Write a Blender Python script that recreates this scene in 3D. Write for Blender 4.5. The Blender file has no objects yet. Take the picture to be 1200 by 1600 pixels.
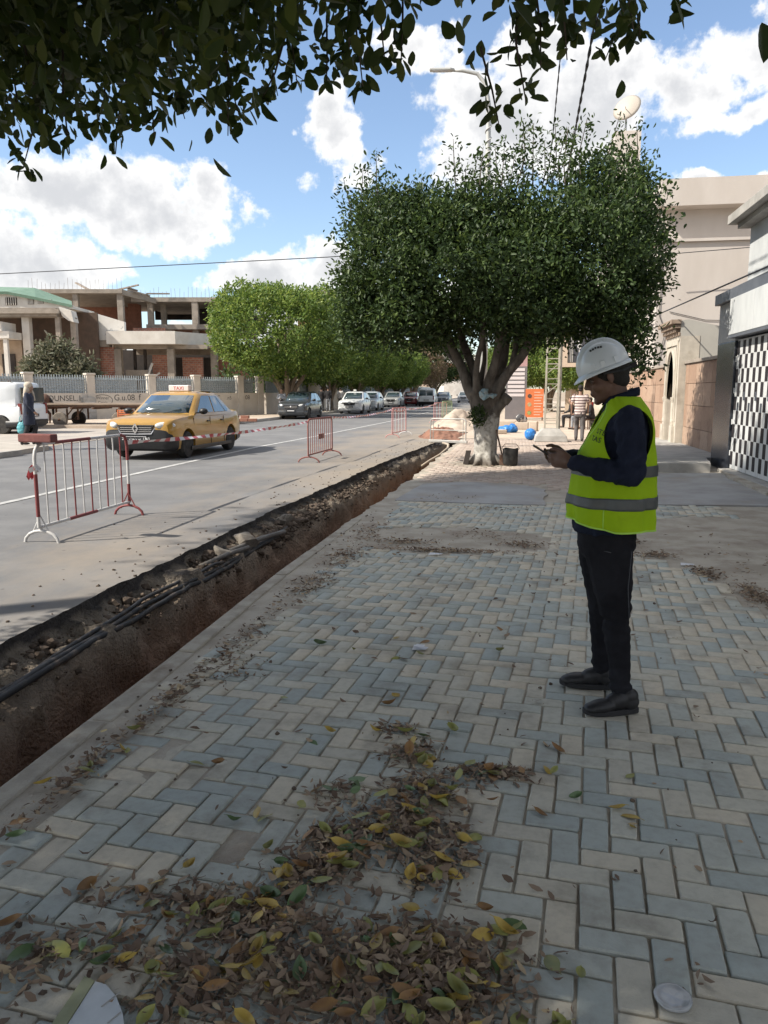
import bpy, bmesh, math, random
import numpy as np
from mathutils import Vector, Matrix, noise as mnoise

random.seed(11)
RNG = np.random.default_rng(7)
S = bpy.context.scene
COL = S.collection
R = math.radians
PI = math.pi

# ------------------------------------------------------------------ camera
cam_d = bpy.data.cameras.new('camera')
cam = bpy.data.objects.new('camera', cam_d)
COL.objects.link(cam)
cam.location = (0, 0, 1.55)
cam.rotation_euler = (R(90 - 8.904), 0, R(9.626))
cam_d.sensor_fit = 'VERTICAL'
cam_d.sensor_height = 24
cam_d.lens = 18
cam_d.clip_start = 0.05
cam_d.clip_end = 4000
S.camera = cam

# ------------------------------------------------------------------ light
SUN_EL = 43.0
SUN_AZ = 242.0          # clockwise from +Y (street direction)
sun_d = bpy.data.lights.new('sun', 'SUN')
sun_d.energy = 2.15
sun_d.angle = R(0.6)
sun_d.color = (1.0, 0.93, 0.82)
sun = bpy.data.objects.new('sun', sun_d)
COL.objects.link(sun)
_to = Vector((math.sin(R(SUN_AZ)) * math.cos(R(SUN_EL)), math.cos(R(SUN_AZ)) * math.cos(R(SUN_EL)), math.sin(R(SUN_EL))))
sun.rotation_euler = _to.to_track_quat('Z', 'Y').to_euler()
sun.location = _to * 60

# ------------------------------------------------------------------ sky with clouds
W = bpy.data.worlds.new('World')
S.world = W
W.use_nodes = True
wn = W.node_tree.nodes
wl = W.node_tree.links
wn.clear()


def N(tree, typ, **kw):
    n = tree.nodes.new(typ)
    for k, v in kw.items():
        setattr(n, k, v)
    return n


def math_n(tree, op, a, b=None, c=None, clamp=False):
    n = tree.nodes.new('ShaderNodeMath')
    n.operation = op
    n.use_clamp = clamp
    for i, v in enumerate((a, b, c)):
        if v is None:
            continue
        if isinstance(v, (int, float)):
            n.inputs[i].default_value = v
        else:
            tree.links.new(v, n.inputs[i])
    return n.outputs[0]


T = W.node_tree
sky = N(T, 'ShaderNodeTexSky', sky_type='NISHITA')
sky.sun_disc = False
sky.sun_elevation = R(SUN_EL)
sky.sun_rotation = R(SUN_AZ)
sky.air_density = 1.0
sky.dust_density = 0.6
sky.ozone_density = 2.2
tc = N(T, 'ShaderNodeTexCoord')
sep = N(T, 'ShaderNodeSeparateXYZ')
wl.new(tc.outputs['Generated'], sep.inputs[0])
az = math_n(T, 'ARCTAN2', sep.outputs[0], sep.outputs[1])
hyp = math_n(T, 'SQRT', math_n(T, 'SUBTRACT', 1.0, math_n(T, 'MULTIPLY', sep.outputs[2], sep.outputs[2])))
el = math_n(T, 'ARCTAN2', sep.outputs[2], hyp)
deg = 180 / PI
azd = math_n(T, 'MULTIPLY', az, deg)
eld = math_n(T, 'MULTIPLY', el, deg)
# noise in direction space breaks up the outlines
nz = N(T, 'ShaderNodeTexNoise')
nz.inputs['Scale'].default_value = 9.0
nz.inputs['Detail'].default_value = 9.0
nz.inputs['Roughness'].default_value = 0.56
wl.new(tc.outputs['Generated'], nz.inputs['Vector'])
nz2 = N(T, 'ShaderNodeTexNoise')
nz2.inputs['Scale'].default_value = 26.0
nz2.inputs['Detail'].default_value = 7.0
nz2.inputs['Roughness'].default_value = 0.6
wl.new(tc.outputs['Generated'], nz2.inputs['Vector'])
ncol = N(T, 'ShaderNodeSeparateColor')
wl.new(nz.outputs['Color'], ncol.inputs[0])
azw = math_n(T, 'ADD', azd, math_n(T, 'MULTIPLY', math_n(T, 'SUBTRACT', ncol.outputs[0], 0.5), 9.0))
elw = math_n(T, 'ADD', eld, math_n(T, 'MULTIPLY', math_n(T, 'SUBTRACT', ncol.outputs[1], 0.5), 6.5))
# cumulus banks: azimuth, elevation, half width, half height, weight
BANKS = [
    (-30.0, 13.2, 8.5, 2.6, 1.0), (-24.5, 11.8, 7.0, 2.4, 1.0), (-33.5, 8.3, 7.5, 3.6, 1.0), (-36, 13.6, 5, 2.6, .9),
    (-21.5, 13.4, 2.4, 2.2, .95), (-31.5, 4.5, 6.0, 2.2, .9),
    (-18.5, 7.2, 5.0, 1.9, 1.0), (-14.0, 8.2, 3.6, 2.4, 1.0), (-12, 5.6, 6.5, 2.0, 1.0), (-20, 4.0, 6, 1.6, .8),
    (-13.5, 17.8, 2.6, 2.8, .9), (-16.0, 14.6, 1.4, 1.0, .6), (-12.3, 15.2, 2.0, 2.0, .8),
    (-1.5, 18.2, 7.0, 4.2, 1.05), (5.0, 18.5, 6.0, 4.0, 1.05), (10.5, 19.2, 4.0, 2.2, .95), (0.5, 21.6, 4.2, 2.0, .9), (-7.5, 22.2, 4.0, 1.8, .8),
    (15.5, 20.6, 3.6, 3.0, 1.0), (14.0, 17.0, 4.4, 1.2, .7), (-3.0, 14.6, 4.5, 2.0, .9), (20, 18, 5, 3, 1.0),
    (11.5, 13.2, 2.6, 1.0, .95), (17.3, 13.0, 1.8, .9, .9), (1.0, 6.0, 9.0, 2.6, .95), (16, 3, 8, 2, .8),
    (-45, 16, 8, 4, 1.0), (-52, 7, 9, 3, 1.0), (30, 12, 7, 3, 1.0), (38, 22, 8, 4, 1.0), (-60, 25, 10, 5, 1.0),
    (-28, 34, 9, 4, .9), (6, 36, 10, 4, .9), (52, 9, 9, 3, 1.0), (70, 18, 10, 5, 1.0), (-80, 12, 10, 4, 1.0),
]
acc = None
for (a, e, wa, we, wt) in BANKS:
    dx = math_n(T, 'DIVIDE', math_n(T, 'SUBTRACT', azw, a), wa)
    dy = math_n(T, 'DIVIDE', math_n(T, 'SUBTRACT', elw, e), we)
    d2 = math_n(T, 'ADD', math_n(T, 'MULTIPLY', dx, dx), math_n(T, 'MULTIPLY', dy, dy))
    v = math_n(T, 'MULTIPLY', math_n(T, 'SUBTRACT', 1.0, d2), wt)
    acc = v if acc is None else math_n(T, 'MAXIMUM', acc, v)
# behind and overhead: unseen cloud banks from noise, thickened to add neutral fill light
big = N(T, 'ShaderNodeTexNoise')
big.inputs['Scale'].default_value = 3.2
big.inputs['Detail'].default_value = 6.0
wl.new(tc.outputs['Generated'], big.inputs['Vector'])
back = math_n(T, 'MULTIPLY', math_n(T, 'SUBTRACT', big.outputs['Fac'], 0.40), 7.0)
away = N(T, 'ShaderNodeMapRange')
away.inputs['From Min'].default_value = 0.35
away.inputs['From Max'].default_value = -0.05
wl.new(sep.outputs[1], away.inputs['Value'])
high = N(T, 'ShaderNodeMapRange')
high.inputs['From Min'].default_value = 27.0
high.inputs['From Max'].default_value = 35.0
wl.new(eld, high.inputs['Value'])
out_view = math_n(T, 'MAXIMUM', away.outputs[0], high.outputs[0])
back = math_n(T, 'SUBTRACT', back, math_n(T, 'MULTIPLY', math_n(T, 'SUBTRACT', 1.0, out_view), 6.0))
acc = math_n(T, 'MAXIMUM', math_n(T, 'MAXIMUM', acc, -1.0), back)
fine = math_n(T, 'MULTIPLY', math_n(T, 'SUBTRACT', nz2.outputs['Fac'], 0.5), 2.3)
dens = math_n(T, 'ADD', acc, fine)
cov = N(T, 'ShaderNodeMapRange', interpolation_type='SMOOTHSTEP')
cov.inputs['From Min'].default_value = 0.10
cov.inputs['From Max'].default_value = 0.60
wl.new(dens, cov.inputs['Value'])
# thicker cores are a little greyer than the sunlit rims
core = N(T, 'ShaderNodeMapRange', interpolation_type='SMOOTHSTEP')
core.inputs['From Min'].default_value = 0.35
core.inputs['From Max'].default_value = 1.15
wl.new(math_n(T, 'ADD', acc, math_n(T, 'MULTIPLY', fine, 0.55)), core.inputs['Value'])
ccol = N(T, 'ShaderNodeMix', data_type='RGBA')
ccol.inputs[6].default_value = (1.0, 0.985, 0.965, 1)
ccol.inputs[7].default_value = (0.60, 0.605, 0.62, 1)
wl.new(core.outputs[0], ccol.inputs[0])
bg_sky = N(T, 'ShaderNodeBackground')
bg_sky.inputs['Strength'].default_value = 0.060
hs = N(T, 'ShaderNodeHueSaturation')
hs.inputs['Saturation'].default_value = 0.96
wl.new(sky.outputs[0], hs.inputs['Color'])
wl.new(hs.outputs[0], bg_sky.inputs['Color'])
bg_cl = N(T, 'ShaderNodeBackground')
CLOUD = 0.355
bg_cl.inputs['Strength'].default_value = CLOUD
wl.new(ccol.outputs[2], bg_cl.inputs['Color'])
mixw = N(T, 'ShaderNodeMixShader')
wl.new(math_n(T, 'MULTIPLY', cov.outputs[0], 0.96), mixw.inputs[0])
wl.new(bg_sky.outputs[0], mixw.inputs[1])
wl.new(bg_cl.outputs[0], mixw.inputs[2])
wo = N(T, 'ShaderNodeOutputWorld')
wl.new(mixw.outputs[0], wo.inputs[0])

S.view_settings.view_transform = 'Standard'
S.view_settings.look = 'None'
S.view_settings.gamma = 1
S.view_settings.use_curve_mapping = False
S.view_settings.exposure = 1.80
S.render.engine = 'CYCLES'
S.cycles.max_bounces = 7
S.cycles.diffuse_bounces = 4
S.cycles.transmission_bounces = 5
S.cycles.use_denoising = True
S.render.film_transparent = False


# ------------------------------------------------------------------ materials
MATS = {}


def mat(name, c, c2=None, rough=0.8, scale=4.0, detail=6, bump=0.0, bscale=30.0, metal=0.0, spec=0.5, coat=0.0,
        per=None, lo=0.4, hi=0.6, c3=None, scale3=None, lo3=.55, hi3=.7, stretch=None, sheen=0.0, trans=0.0, bdist=0.01):
    """Principled material; c -> c2 by noise, c3 = blotches; per='island'/'object' varies value per piece."""
    if name in MATS:
        return MATS[name]
    m = bpy.data.materials.new(name)
    m.use_nodes = True
    t = m.node_tree
    b = t.nodes['Principled BSDF']
    b.inputs['Roughness'].default_value = rough
    b.inputs['Metallic'].default_value = metal
    b.inputs['Specular IOR Level'].default_value = spec
    if coat:
        b.inputs['Coat Weight'].default_value = coat
        b.inputs['Coat Roughness'].default_value = 0.06
    if sheen:
        b.inputs['Sheen Weight'].default_value = sheen
    co = t.nodes.new('ShaderNodeTexCoord').outputs['Object']
    if stretch:
        mp = t.nodes.new('ShaderNodeMapping')
        mp.inputs['Scale'].default_value = stretch
        t.links.new(co, mp.inputs[0])
        co = mp.outputs[0]
    out = None
    if c2 is not None:
        n = t.nodes.new('ShaderNodeTexNoise')
        n.inputs['Scale'].default_value = scale
        n.inputs['Detail'].default_value = detail
        n.inputs['Roughness'].default_value = 0.62
        t.links.new(co, n.inputs['Vector'])
        mr = t.nodes.new('ShaderNodeMapRange')
        mr.inputs['From Min'].default_value = lo
        mr.inputs['From Max'].default_value = hi
        t.links.new(n.outputs['Fac'], mr.inputs['Value'])
        mx = t.nodes.new('ShaderNodeMix')
        mx.data_type = 'RGBA'
        mx.inputs[6].default_value = (*c, 1)
        mx.inputs[7].default_value = (*c2, 1)
        t.links.new(mr.outputs[0], mx.inputs[0])
        out = mx.outputs[2]
    if c3 is not None:
        n = t.nodes.new('ShaderNodeTexNoise')
        n.inputs['Scale'].default_value = scale3 or scale * 0.3
        n.inputs['Detail'].default_value = 8
        n.inputs['Roughness'].default_value = 0.68
        t.links.new(co, n.inputs['Vector'])
        mr = t.nodes.new('ShaderNodeMapRange')
        mr.inputs['From Min'].default_value = lo3
        mr.inputs['From Max'].default_value = hi3
        t.links.new(n.outputs['Fac'], mr.inputs['Value'])
        mx = t.nodes.new('ShaderNodeMix')
        mx.data_type = 'RGBA'
        if out is None:
            mx.inputs[6].default_value = (*c, 1)
        else:
            t.links.new(out, mx.inputs[6])
        mx.inputs[7].default_value = (*c3, 1)
        t.links.new(mr.outputs[0], mx.inputs[0])
        out = mx.outputs[2]
    if per:
        h = t.nodes.new('ShaderNodeHueSaturation')
        if out is None:
            h.inputs['Color'].default_value = (*c, 1)
        else:
            t.links.new(out, h.inputs['Color'])
        if per == 'island':
            rnd = t.nodes.new('ShaderNodeNewGeometry').outputs['Random Per Island']
        else:
            rnd = t.nodes.new('ShaderNodeObjectInfo').outputs['Random']
        v = math_n(t, 'ADD', math_n(t, 'MULTIPLY', rnd, 0.5), 0.75)
        t.links.new(v, h.inputs['Value'])
        out = h.outputs[0]
    if out is None:
        b.inputs['Base Color'].default_value = (*c, 1)
    else:
        t.links.new(out, b.inputs['Base Color'])
    if bump:
        n = t.nodes.new('ShaderNodeTexNoise')
        n.inputs['Scale'].default_value = bscale
        n.inputs['Detail'].default_value = 7
        n.inputs['Roughness'].default_value = 0.65
        t.links.new(co, n.inputs['Vector'])
        bp = t.nodes.new('ShaderNodeBump')
        bp.inputs['Strength'].default_value = bump
        bp.inputs['Distance'].default_value = bdist
        t.links.new(n.outputs['Fac'], bp.inputs['Height'])
        t.links.new(bp.outputs[0], b.inputs['Normal'])
    MATS[name] = m
    return m


def ramp_mat(name, stops, source, rough=0.85, spec=0.3, bump=0.3, bscale=60, stain=None, stain_scale=6.0, trans=0.0, spread=None):
    """Colour picked per piece ('island' or 'object') from constant/linear stops, plus stains and relief."""
    if name in MATS:
        return MATS[name]
    m = bpy.data.materials.new(name)
    m.use_nodes = True
    t = m.node_tree
    b = t.nodes['Principled BSDF']
    b.inputs['Roughness'].default_value = rough
    b.inputs['Specular IOR Level'].default_value = spec
    if source == 'island':
        rnd = t.nodes.new('ShaderNodeNewGeometry').outputs['Random Per Island']
    else:
        rnd = t.nodes.new('ShaderNodeObjectInfo').outputs['Random']
    cr = t.nodes.new('ShaderNodeValToRGB')
    els = cr.color_ramp.elements
    while len(els) < len(stops):
        els.new(0.5)
    for e, (p, c) in zip(els, stops):
        e.position = p
        e.color = (*c, 1)
    t.links.new(rnd, cr.inputs[0])
    out = cr.outputs[0]
    pos = t.nodes.new('ShaderNodeNewGeometry').outputs['Position']
    if stain:
        for sc, amt, (l0, h0) in ((stain_scale, 0.75, (.52, .72)), (stain_scale * 9, 0.35, (.45, .75))):
            n = t.nodes.new('ShaderNodeTexNoise')
            n.inputs['Scale'].default_value = sc
            n.inputs['Detail'].default_value = 8
            n.inputs['Roughness'].default_value = 0.65
            t.links.new(pos, n.inputs['Vector'])
            mr = t.nodes.new('ShaderNodeMapRange')
            mr.inputs['From Min'].default_value = l0
            mr.inputs['From Max'].default_value = h0
            mr.inputs['To Max'].default_value = amt
            t.links.new(n.outputs['Fac'], mr.inputs['Value'])
            mx = t.nodes.new('ShaderNodeMix')
            mx.data_type = 'RGBA'
            t.links.new(out, mx.inputs[6])
            mx.inputs[7].default_value = (*stain, 1)
            t.links.new(mr.outputs[0], mx.inputs[0])
            out = mx.outputs[2]
    t.links.new(out, b.inputs['Base Color'])
    if bump:
        n = t.nodes.new('ShaderNodeTexNoise')
        n.inputs['Scale'].default_value = bscale
        n.inputs['Detail'].default_value = 6
        t.links.new(pos, n.inputs['Vector'])
        bp = t.nodes.new('ShaderNodeBump')
        bp.inputs['Strength'].default_value = bump
        bp.inputs['Distance'].default_value = 0.004
        t.links.new(n.outputs['Fac'], bp.inputs['Height'])
        t.links.new(bp.outputs[0], b.inputs['Normal'])
    if trans:
        tr = t.nodes.new('ShaderNodeBsdfTranslucent')
        hsv = t.nodes.new('ShaderNodeHueSaturation')
        hsv.inputs['Value'].default_value = 1.5
        hsv.inputs['Hue'].default_value = 0.485
        t.links.new(out, hsv.inputs['Color'])
        t.links.new(hsv.outputs[0], tr.inputs['Color'])
        ms = t.nodes.new('ShaderNodeMixShader')
        ms.inputs[0].default_value = trans
        t.links.new(b.outputs[0], ms.inputs[1])
        t.links.new(tr.outputs[0], ms.inputs[2])
        t.links.new(ms.outputs[0], t.nodes['Material Output'].inputs[0])
    MATS[name] = m
    return m


def glass_mat(name, c, rough=0.04):
    return mat(name, c, rough=rough, spec=0.9, coat=0.6)


# ------------------------------------------------------------------ mesh helpers
class MB:
    """collects shapes of ONE part"""

    def __init__(self):
        self.v = []
        self.f = []
        self.m = []

    def add(self, verts, faces, mi=0):
        o = len(self.v)
        self.v.extend([tuple(p) for p in verts])
        self.f.extend([tuple(i + o for i in q) for q in faces])
        self.m.extend([mi] * len(faces))
        return self

    def box(self, x0, x1, y0, y1, z0, z1, mi=0):
        v = [(x0, y0, z0), (x1, y0, z0), (x1, y1, z0), (x0, y1, z0), (x0, y0, z1), (x1, y0, z1), (x1, y1, z1), (x0, y1, z1)]
        return self.add(v, [(0, 3, 2, 1), (4, 5, 6, 7), (0, 1, 5, 4), (1, 2, 6, 5), (2, 3, 7, 6), (3, 0, 4, 7)], mi)

    def obox(self, c, ax, ay, az_, mi=0):
        """oriented box: centre and three half-axis vectors"""
        c, ax, ay, az_ = map(Vector, (c, ax, ay, az_))
        v = [c + sx * ax + sy * ay + sz * az_ for sz in (-1, 1) for sx, sy in ((-1, -1), (1, -1), (1, 1), (-1, 1))]
        return self.add(v, [(0, 3, 2, 1), (4, 5, 6, 7), (0, 1, 5, 4), (1, 2, 6, 5), (2, 3, 7, 6), (3, 0, 4, 7)], mi)

    def bar(self, a, b, w, h=None, mi=0, up=(0, 0, 1)):
        a, b = Vector(a), Vector(b)
        d = b - a
        h = w if h is None else h
        u = Vector(up)
        s = d.cross(u)
        if s.length < 1e-6:
            s = d.cross(Vector((1, 0, 0)))
        s.normalize()
        t = s.cross(d).normalized()
        return self.obox((a + b) / 2, d / 2, s * w / 2, t * h / 2, mi)

    def rings(self, rings, close=True, cap0=True, cap1=True, mi=0):
        n = len(rings[0])
        v = [p for r in rings for p in r]
        f = []
        for i in range(len(rings) - 1):
            for j in range(n if close else n - 1):
                k = (j + 1) % n
                f.append((i * n + j, i * n + k, (i + 1) * n + k, (i + 1) * n + j))
        if cap0 and close:
            f.append(tuple(range(n - 1, -1, -1)))
        if cap1 and close:
            o = (len(rings) - 1) * n
            f.append(tuple(range(o, o + n)))
        return self.add(v, f, mi)

    def tube(self, pts, r, seg=8, mi=0, cap=True):
        pts = [Vector(p) for p in pts]
        rr = r if isinstance(r, (list, tuple)) else [r] * len(pts)
        rings = []
        prev = None
        for i, p in enumerate(pts):
            d = (pts[min(i + 1, len(pts) - 1)] - pts[max(i - 1, 0)]).normalized()
            if prev is None:
                s = d.cross(Vector((0, 0, 1)))
                if s.length < 1e-3:
                    s = d.cross(Vector((1, 0, 0)))
            else:
                s = prev - d * prev.dot(d)
                if s.length < 1e-5:
                    s = d.cross(Vector((0, 0, 1)))
            s.normalize()
            prev = s
            t = d.cross(s)
            rings.append([p + (s * math.cos(2 * PI * k / seg) + t * math.sin(2 * PI * k / seg)) * rr[i] for k in range(seg)])
        return self.rings(rings, True, cap, cap, mi)

    def lathe(self, prof, c=(0, 0, 0), axis='z', seg=20, mi=0):
        rings = []
        for (r, h) in prof:
            ring = []
            for k in range(seg):
                a = 2 * PI * k / seg
                p = (r * math.cos(a), r * math.sin(a), h)
                if axis == 'y':
                    p = (p[0], p[2], -p[1])
                elif axis == 'x':
                    p = (p[2], p[0], p[1])
                ring.append((p[0] + c[0], p[1] + c[1], p[2] + c[2]))
            rings.append(ring)
        return self.rings(rings, True, True, True, mi)

    def prism(self, poly, d0, d1, plane='xy', mi=0):
        """extrude a polygon; plane gives the polygon's axes"""
        def P(a, b, d):
            return {'xy': (a, b, d), 'xz': (a, d, b), 'yz': (d, a, b)}[plane]
        n = len(poly)
        v = [P(a, b, d0) for a, b in poly] + [P(a, b, d1) for a, b in poly]
        f = [tuple(range(n - 1, -1, -1)), tuple(range(n, 2 * n))] + [(i, (i + 1) % n, n + (i + 1) % n, n + i) for i in range(n)]
        return self.add(v, f, mi)

    def ell(self, c, r, seg=14, rings=9, rot=None, mi=0):
        v = []
        f = []
        for i in range(rings + 1):
            th = PI * i / rings
            for k in range(seg):
                ph = 2 * PI * k / seg
                p = Vector((r[0] * math.sin(th) * math.cos(ph), r[1] * math.sin(th) * math.sin(ph), r[2] * math.cos(th)))
                if rot is not None:
                    p = rot @ p
                v.append((p.x + c[0], p.y + c[1], p.z + c[2]))
        for i in range(rings):
            for k in range(seg):
                j = (k + 1) % seg
                f.append((i * seg + k, (i + 1) * seg + k, (i + 1) * seg + j, i * seg + j))
        return self.add(v, f, mi)

    def mesh(self, name, mats, smooth=None):
        me = bpy.data.meshes.new(name)
        me.from_pydata(self.v, [], self.f)
        for m in (mats if isinstance(mats, (list, tuple)) else [mats]):
            me.materials.append(m)
        if any(self.m):
            me.polygons.foreach_set('material_index', self.m)
        bm = bmesh.new()
        bm.from_mesh(me)
        bmesh.ops.remove_doubles(bm, verts=bm.verts, dist=1e-5)
        bmesh.ops.recalc_face_normals(bm, faces=bm.faces)
        bm.to_mesh(me)
        bm.free()
        if smooth:
            me.polygons.foreach_set('use_smooth', [True] * len(me.polygons))
            if smooth < 179:
                me.set_sharp_from_angle(angle=R(smooth))
        me.update()
        return me

    def build(self, name, mats, parent=None, smooth=None, bevel=0.0, loc=None, kind=None, rotz=None):
        me = self.mesh(name, mats, smooth)
        o = bpy.data.objects.new(name, me)
        COL.objects.link(o)
        if parent is not None:
            o.parent = parent
        if loc is not None:
            o.location = loc
        if rotz is not None:
            o.rotation_euler = (0, 0, rotz)
        if bevel:
            apply_mod(o, 'BEVEL', width=bevel, segments=2, limit_method='ANGLE', angle_limit=R(35))
            if smooth:
                o.data.polygons.foreach_set('use_smooth', [True] * len(o.data.polygons))
        if kind:
            o['kind'] = kind
        return o


BENCH = bpy.data.scenes.new('bench')      # an empty side scene in which modifiers are worked out quickly


def evaluated_mesh(*obs):
    for q in obs:
        BENCH.collection.objects.link(q)
    with bpy.context.temp_override(scene=BENCH, view_layer=BENCH.view_layers[0]):
        dg = bpy.context.evaluated_depsgraph_get()
        dg.update()
    me = bpy.data.meshes.new_from_object(obs[0].evaluated_get(dg))
    for q in obs:
        BENCH.collection.objects.unlink(q)
    return me


def apply_mod(o, typ, **kw):
    md = o.modifiers.new('m', typ)
    for k, v in kw.items():
        setattr(md, k, v)
    par, mw = o.parent, o.matrix_local.copy()
    o.parent = None
    me = evaluated_mesh(o, *([kw['object']] if 'object' in kw else []))
    o.parent = par
    o.matrix_local = mw
    o.modifiers.clear()
    old = o.data
    me.name = old.name
    o.data = me
    bpy.data.meshes.remove(old)
    return o


def link_obj(name, me, parent=None, kind=None):
    o = bpy.data.objects.new(name, me)
    COL.objects.link(o)
    if parent is not None:
        o.parent = parent
    if kind:
        o['kind'] = kind
    return o


def tag(o, label=None, cat=None, group=None, kind=None):
    if label:
        o['label'] = label
    if cat:
        o['category'] = cat
    if group:
        o['group'] = group
    if kind:
        o['kind'] = kind
    return o


def thing(name, label, cat, loc=(0, 0, 0), rotz=0.0, group=None):
    o = bpy.data.objects.new(name, None)
    o.empty_display_size = 0.1
    COL.objects.link(o)
    o.location = loc
    o.rotation_euler = (0, 0, rotz)
    return tag(o, label, cat, group)


def np_mesh(name, verts, quads, mats, smooth=False):
    """fast mesh from numpy arrays of one face size"""
    verts = np.asarray(verts, dtype=np.float32)
    quads = np.asarray(quads, dtype=np.int32)
    me = bpy.data.meshes.new(name)
    k = quads.shape[1]
    me.vertices.add(len(verts))
    me.vertices.foreach_set('co', verts.ravel())
    me.loops.add(quads.size)
    me.loops.foreach_set('vertex_index', quads.ravel())
    me.polygons.add(len(quads))
    me.polygons.foreach_set('loop_start', np.arange(0, quads.size, k, dtype=np.int32))
    if smooth:
        me.polygons.foreach_set('use_smooth', np.ones(len(quads), dtype=bool))
    for m in (mats if isinstance(mats, (list, tuple)) else [mats]):
        me.materials.append(m)
    me.update(calc_edges=True)
    me.validate()
    return me


def copy_tree(o, parent=None):
    c = o.copy()
    COL.objects.link(c)
    c.parent = parent
    for ch in o.children:
        copy_tree(ch, c)
    return c


def fbm(p, o=4):
    return mnoise.fractal(Vector(p), 0.9, 2.0, o)


def text_mesh(s, size, name='lettering', depth=0.002, mats=None, align='CENTER', space=1.0, line=1.0):
    cu = bpy.data.curves.new(name, 'FONT')
    cu.body = s
    cu.size = size
    cu.extrude = depth
    cu.align_x = align
    cu.space_character = space
    cu.space_line = line
    o = bpy.data.objects.new(name, cu)
    me = evaluated_mesh(o)
    bpy.data.objects.remove(o)
    bpy.data.curves.remove(cu)
    me.name = name
    me.materials.clear()
    if mats:
        me.materials.append(mats)
    return me


def put_text(s, size, m, loc, rot, parent=None, name='lettering', **kw):
    me = text_mesh(s, size, name, mats=m, **kw)
    o = link_obj(name, me, parent)
    o.location = loc
    o.rotation_euler = rot
    return o


def join_blob(name, parts, voxel, mats, parent=None, smooth_it=4, disp=None):
    """one continuous skin from overlapping closed shapes: voxel remesh + relaxing"""
    o = parts.build(name, mats, parent)
    apply_mod(o, 'REMESH', mode='VOXEL', voxel_size=voxel, use_smooth_shade=True)
    if smooth_it:
        apply_mod(o, 'SMOOTH', factor=0.5, iterations=smooth_it)
    if disp:
        me = o.data
        n = len(me.vertices)
        co = np.empty(n * 3, dtype=np.float32)
        no = np.empty(n * 3, dtype=np.float32)
        me.vertices.foreach_get('co', co)
        me.vertices.foreach_get('normal', no)
        co = co.reshape(-1, 3)
        no = no.reshape(-1, 3)
        d = np.array([disp(Vector(p)) for p in co], dtype=np.float32)
        co += no * d[:, None]
        me.vertices.foreach_set('co', co.ravel())
        me.update()
    me = o.data
    me.polygons.foreach_set('use_smooth', [True] * len(me.polygons))
    if not me.materials:
        for m in (mats if isinstance(mats, (list, tuple)) else [mats]):
            me.materials.append(m)
    return o


def limb(mb, pts, rad, seg=12):
    """tapered limb with rounded ends; rad entries are r or (side, front)"""
    pts = [Vector(p) for p in pts]
    rad = [(r, r) if isinstance(r, (int, float)) else r for r in rad]
    d0 = (pts[1] - pts[0]).normalized()
    d1 = (pts[-1] - pts[-2]).normalized()
    P = [pts[0] - d0 * rad[0][0] * .85, pts[0] - d0 * rad[0][0] * .5] + pts + [pts[-1] + d1 * rad[-1][0] * .5, pts[-1] + d1 * rad[-1][0] * .85]
    Q = [(rad[0][0] * .4, rad[0][1] * .4), (rad[0][0] * .82, rad[0][1] * .82)] + rad + [(rad[-1][0] * .82, rad[-1][1] * .82), (rad[-1][0] * .4, rad[-1][1] * .4)]
    rings = []
    for i, p in enumerate(P):
        d = (P[min(i + 1, len(P) - 1)] - P[max(i - 1, 0)]).normalized()
        s = Vector((0, 1, 0)) - d * d.y          # side axis = person's left
        if s.length < 0.2:
            s = Vector((1, 0, 0)) - d * d.x
        s.normalize()
        t = d.cross(s)
        rings.append([p + s * math.cos(2 * PI * k / seg) * Q[i][0] + t * math.sin(2 * PI * k / seg) * Q[i][1] for k in range(seg)])
    mb.rings(rings)
    return mb

# ================================================================== GROUND, ROAD, TRENCH, PAVING
YL = [-6, 4.14, 5.8, 7.1, 9.0, 11.9, 16.8, 24.8, 40, 46]
XLk = [-3.13, -3.13, -3.16, -3.14, -3.13, -3.05, -2.86, -2.36, -2.05, -2.0]
YR = [-6, 4.4, 6.0, 8.8, 12.1, 20.9, 30, 46]
XRk = [-1.98, -1.98, -2.0, -1.955, -1.84, -1.78, -1.68, -1.62]


def XL(y):
    return float(np.interp(y, YL, XLk)) + 0.05 * fbm((y * 1.1, 3.3, 0)) + 0.022 * fbm((y * 6.0, 9.3, 0))


def XR(y):
    b = float(np.interp(y, YR, XRk))
    if y > 8.6:
        b += 0.09 * fbm((y * 0.9, 7.1, 2)) + 0.03 * fbm((y * 5, 1.7, 2))
    return b


YS = list(np.arange(-5, 13.9, 0.055)) + list(np.arange(13.9, 26, 0.12)) + list(np.arange(26, 46.01, 0.4))

M_earth = mat('earth', (.36, .29, .215), (.27, .215, .16), rough=.95, scale=.35, bump=.5, bscale=9, c3=(.44, .37, .29), scale3=.08)


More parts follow.
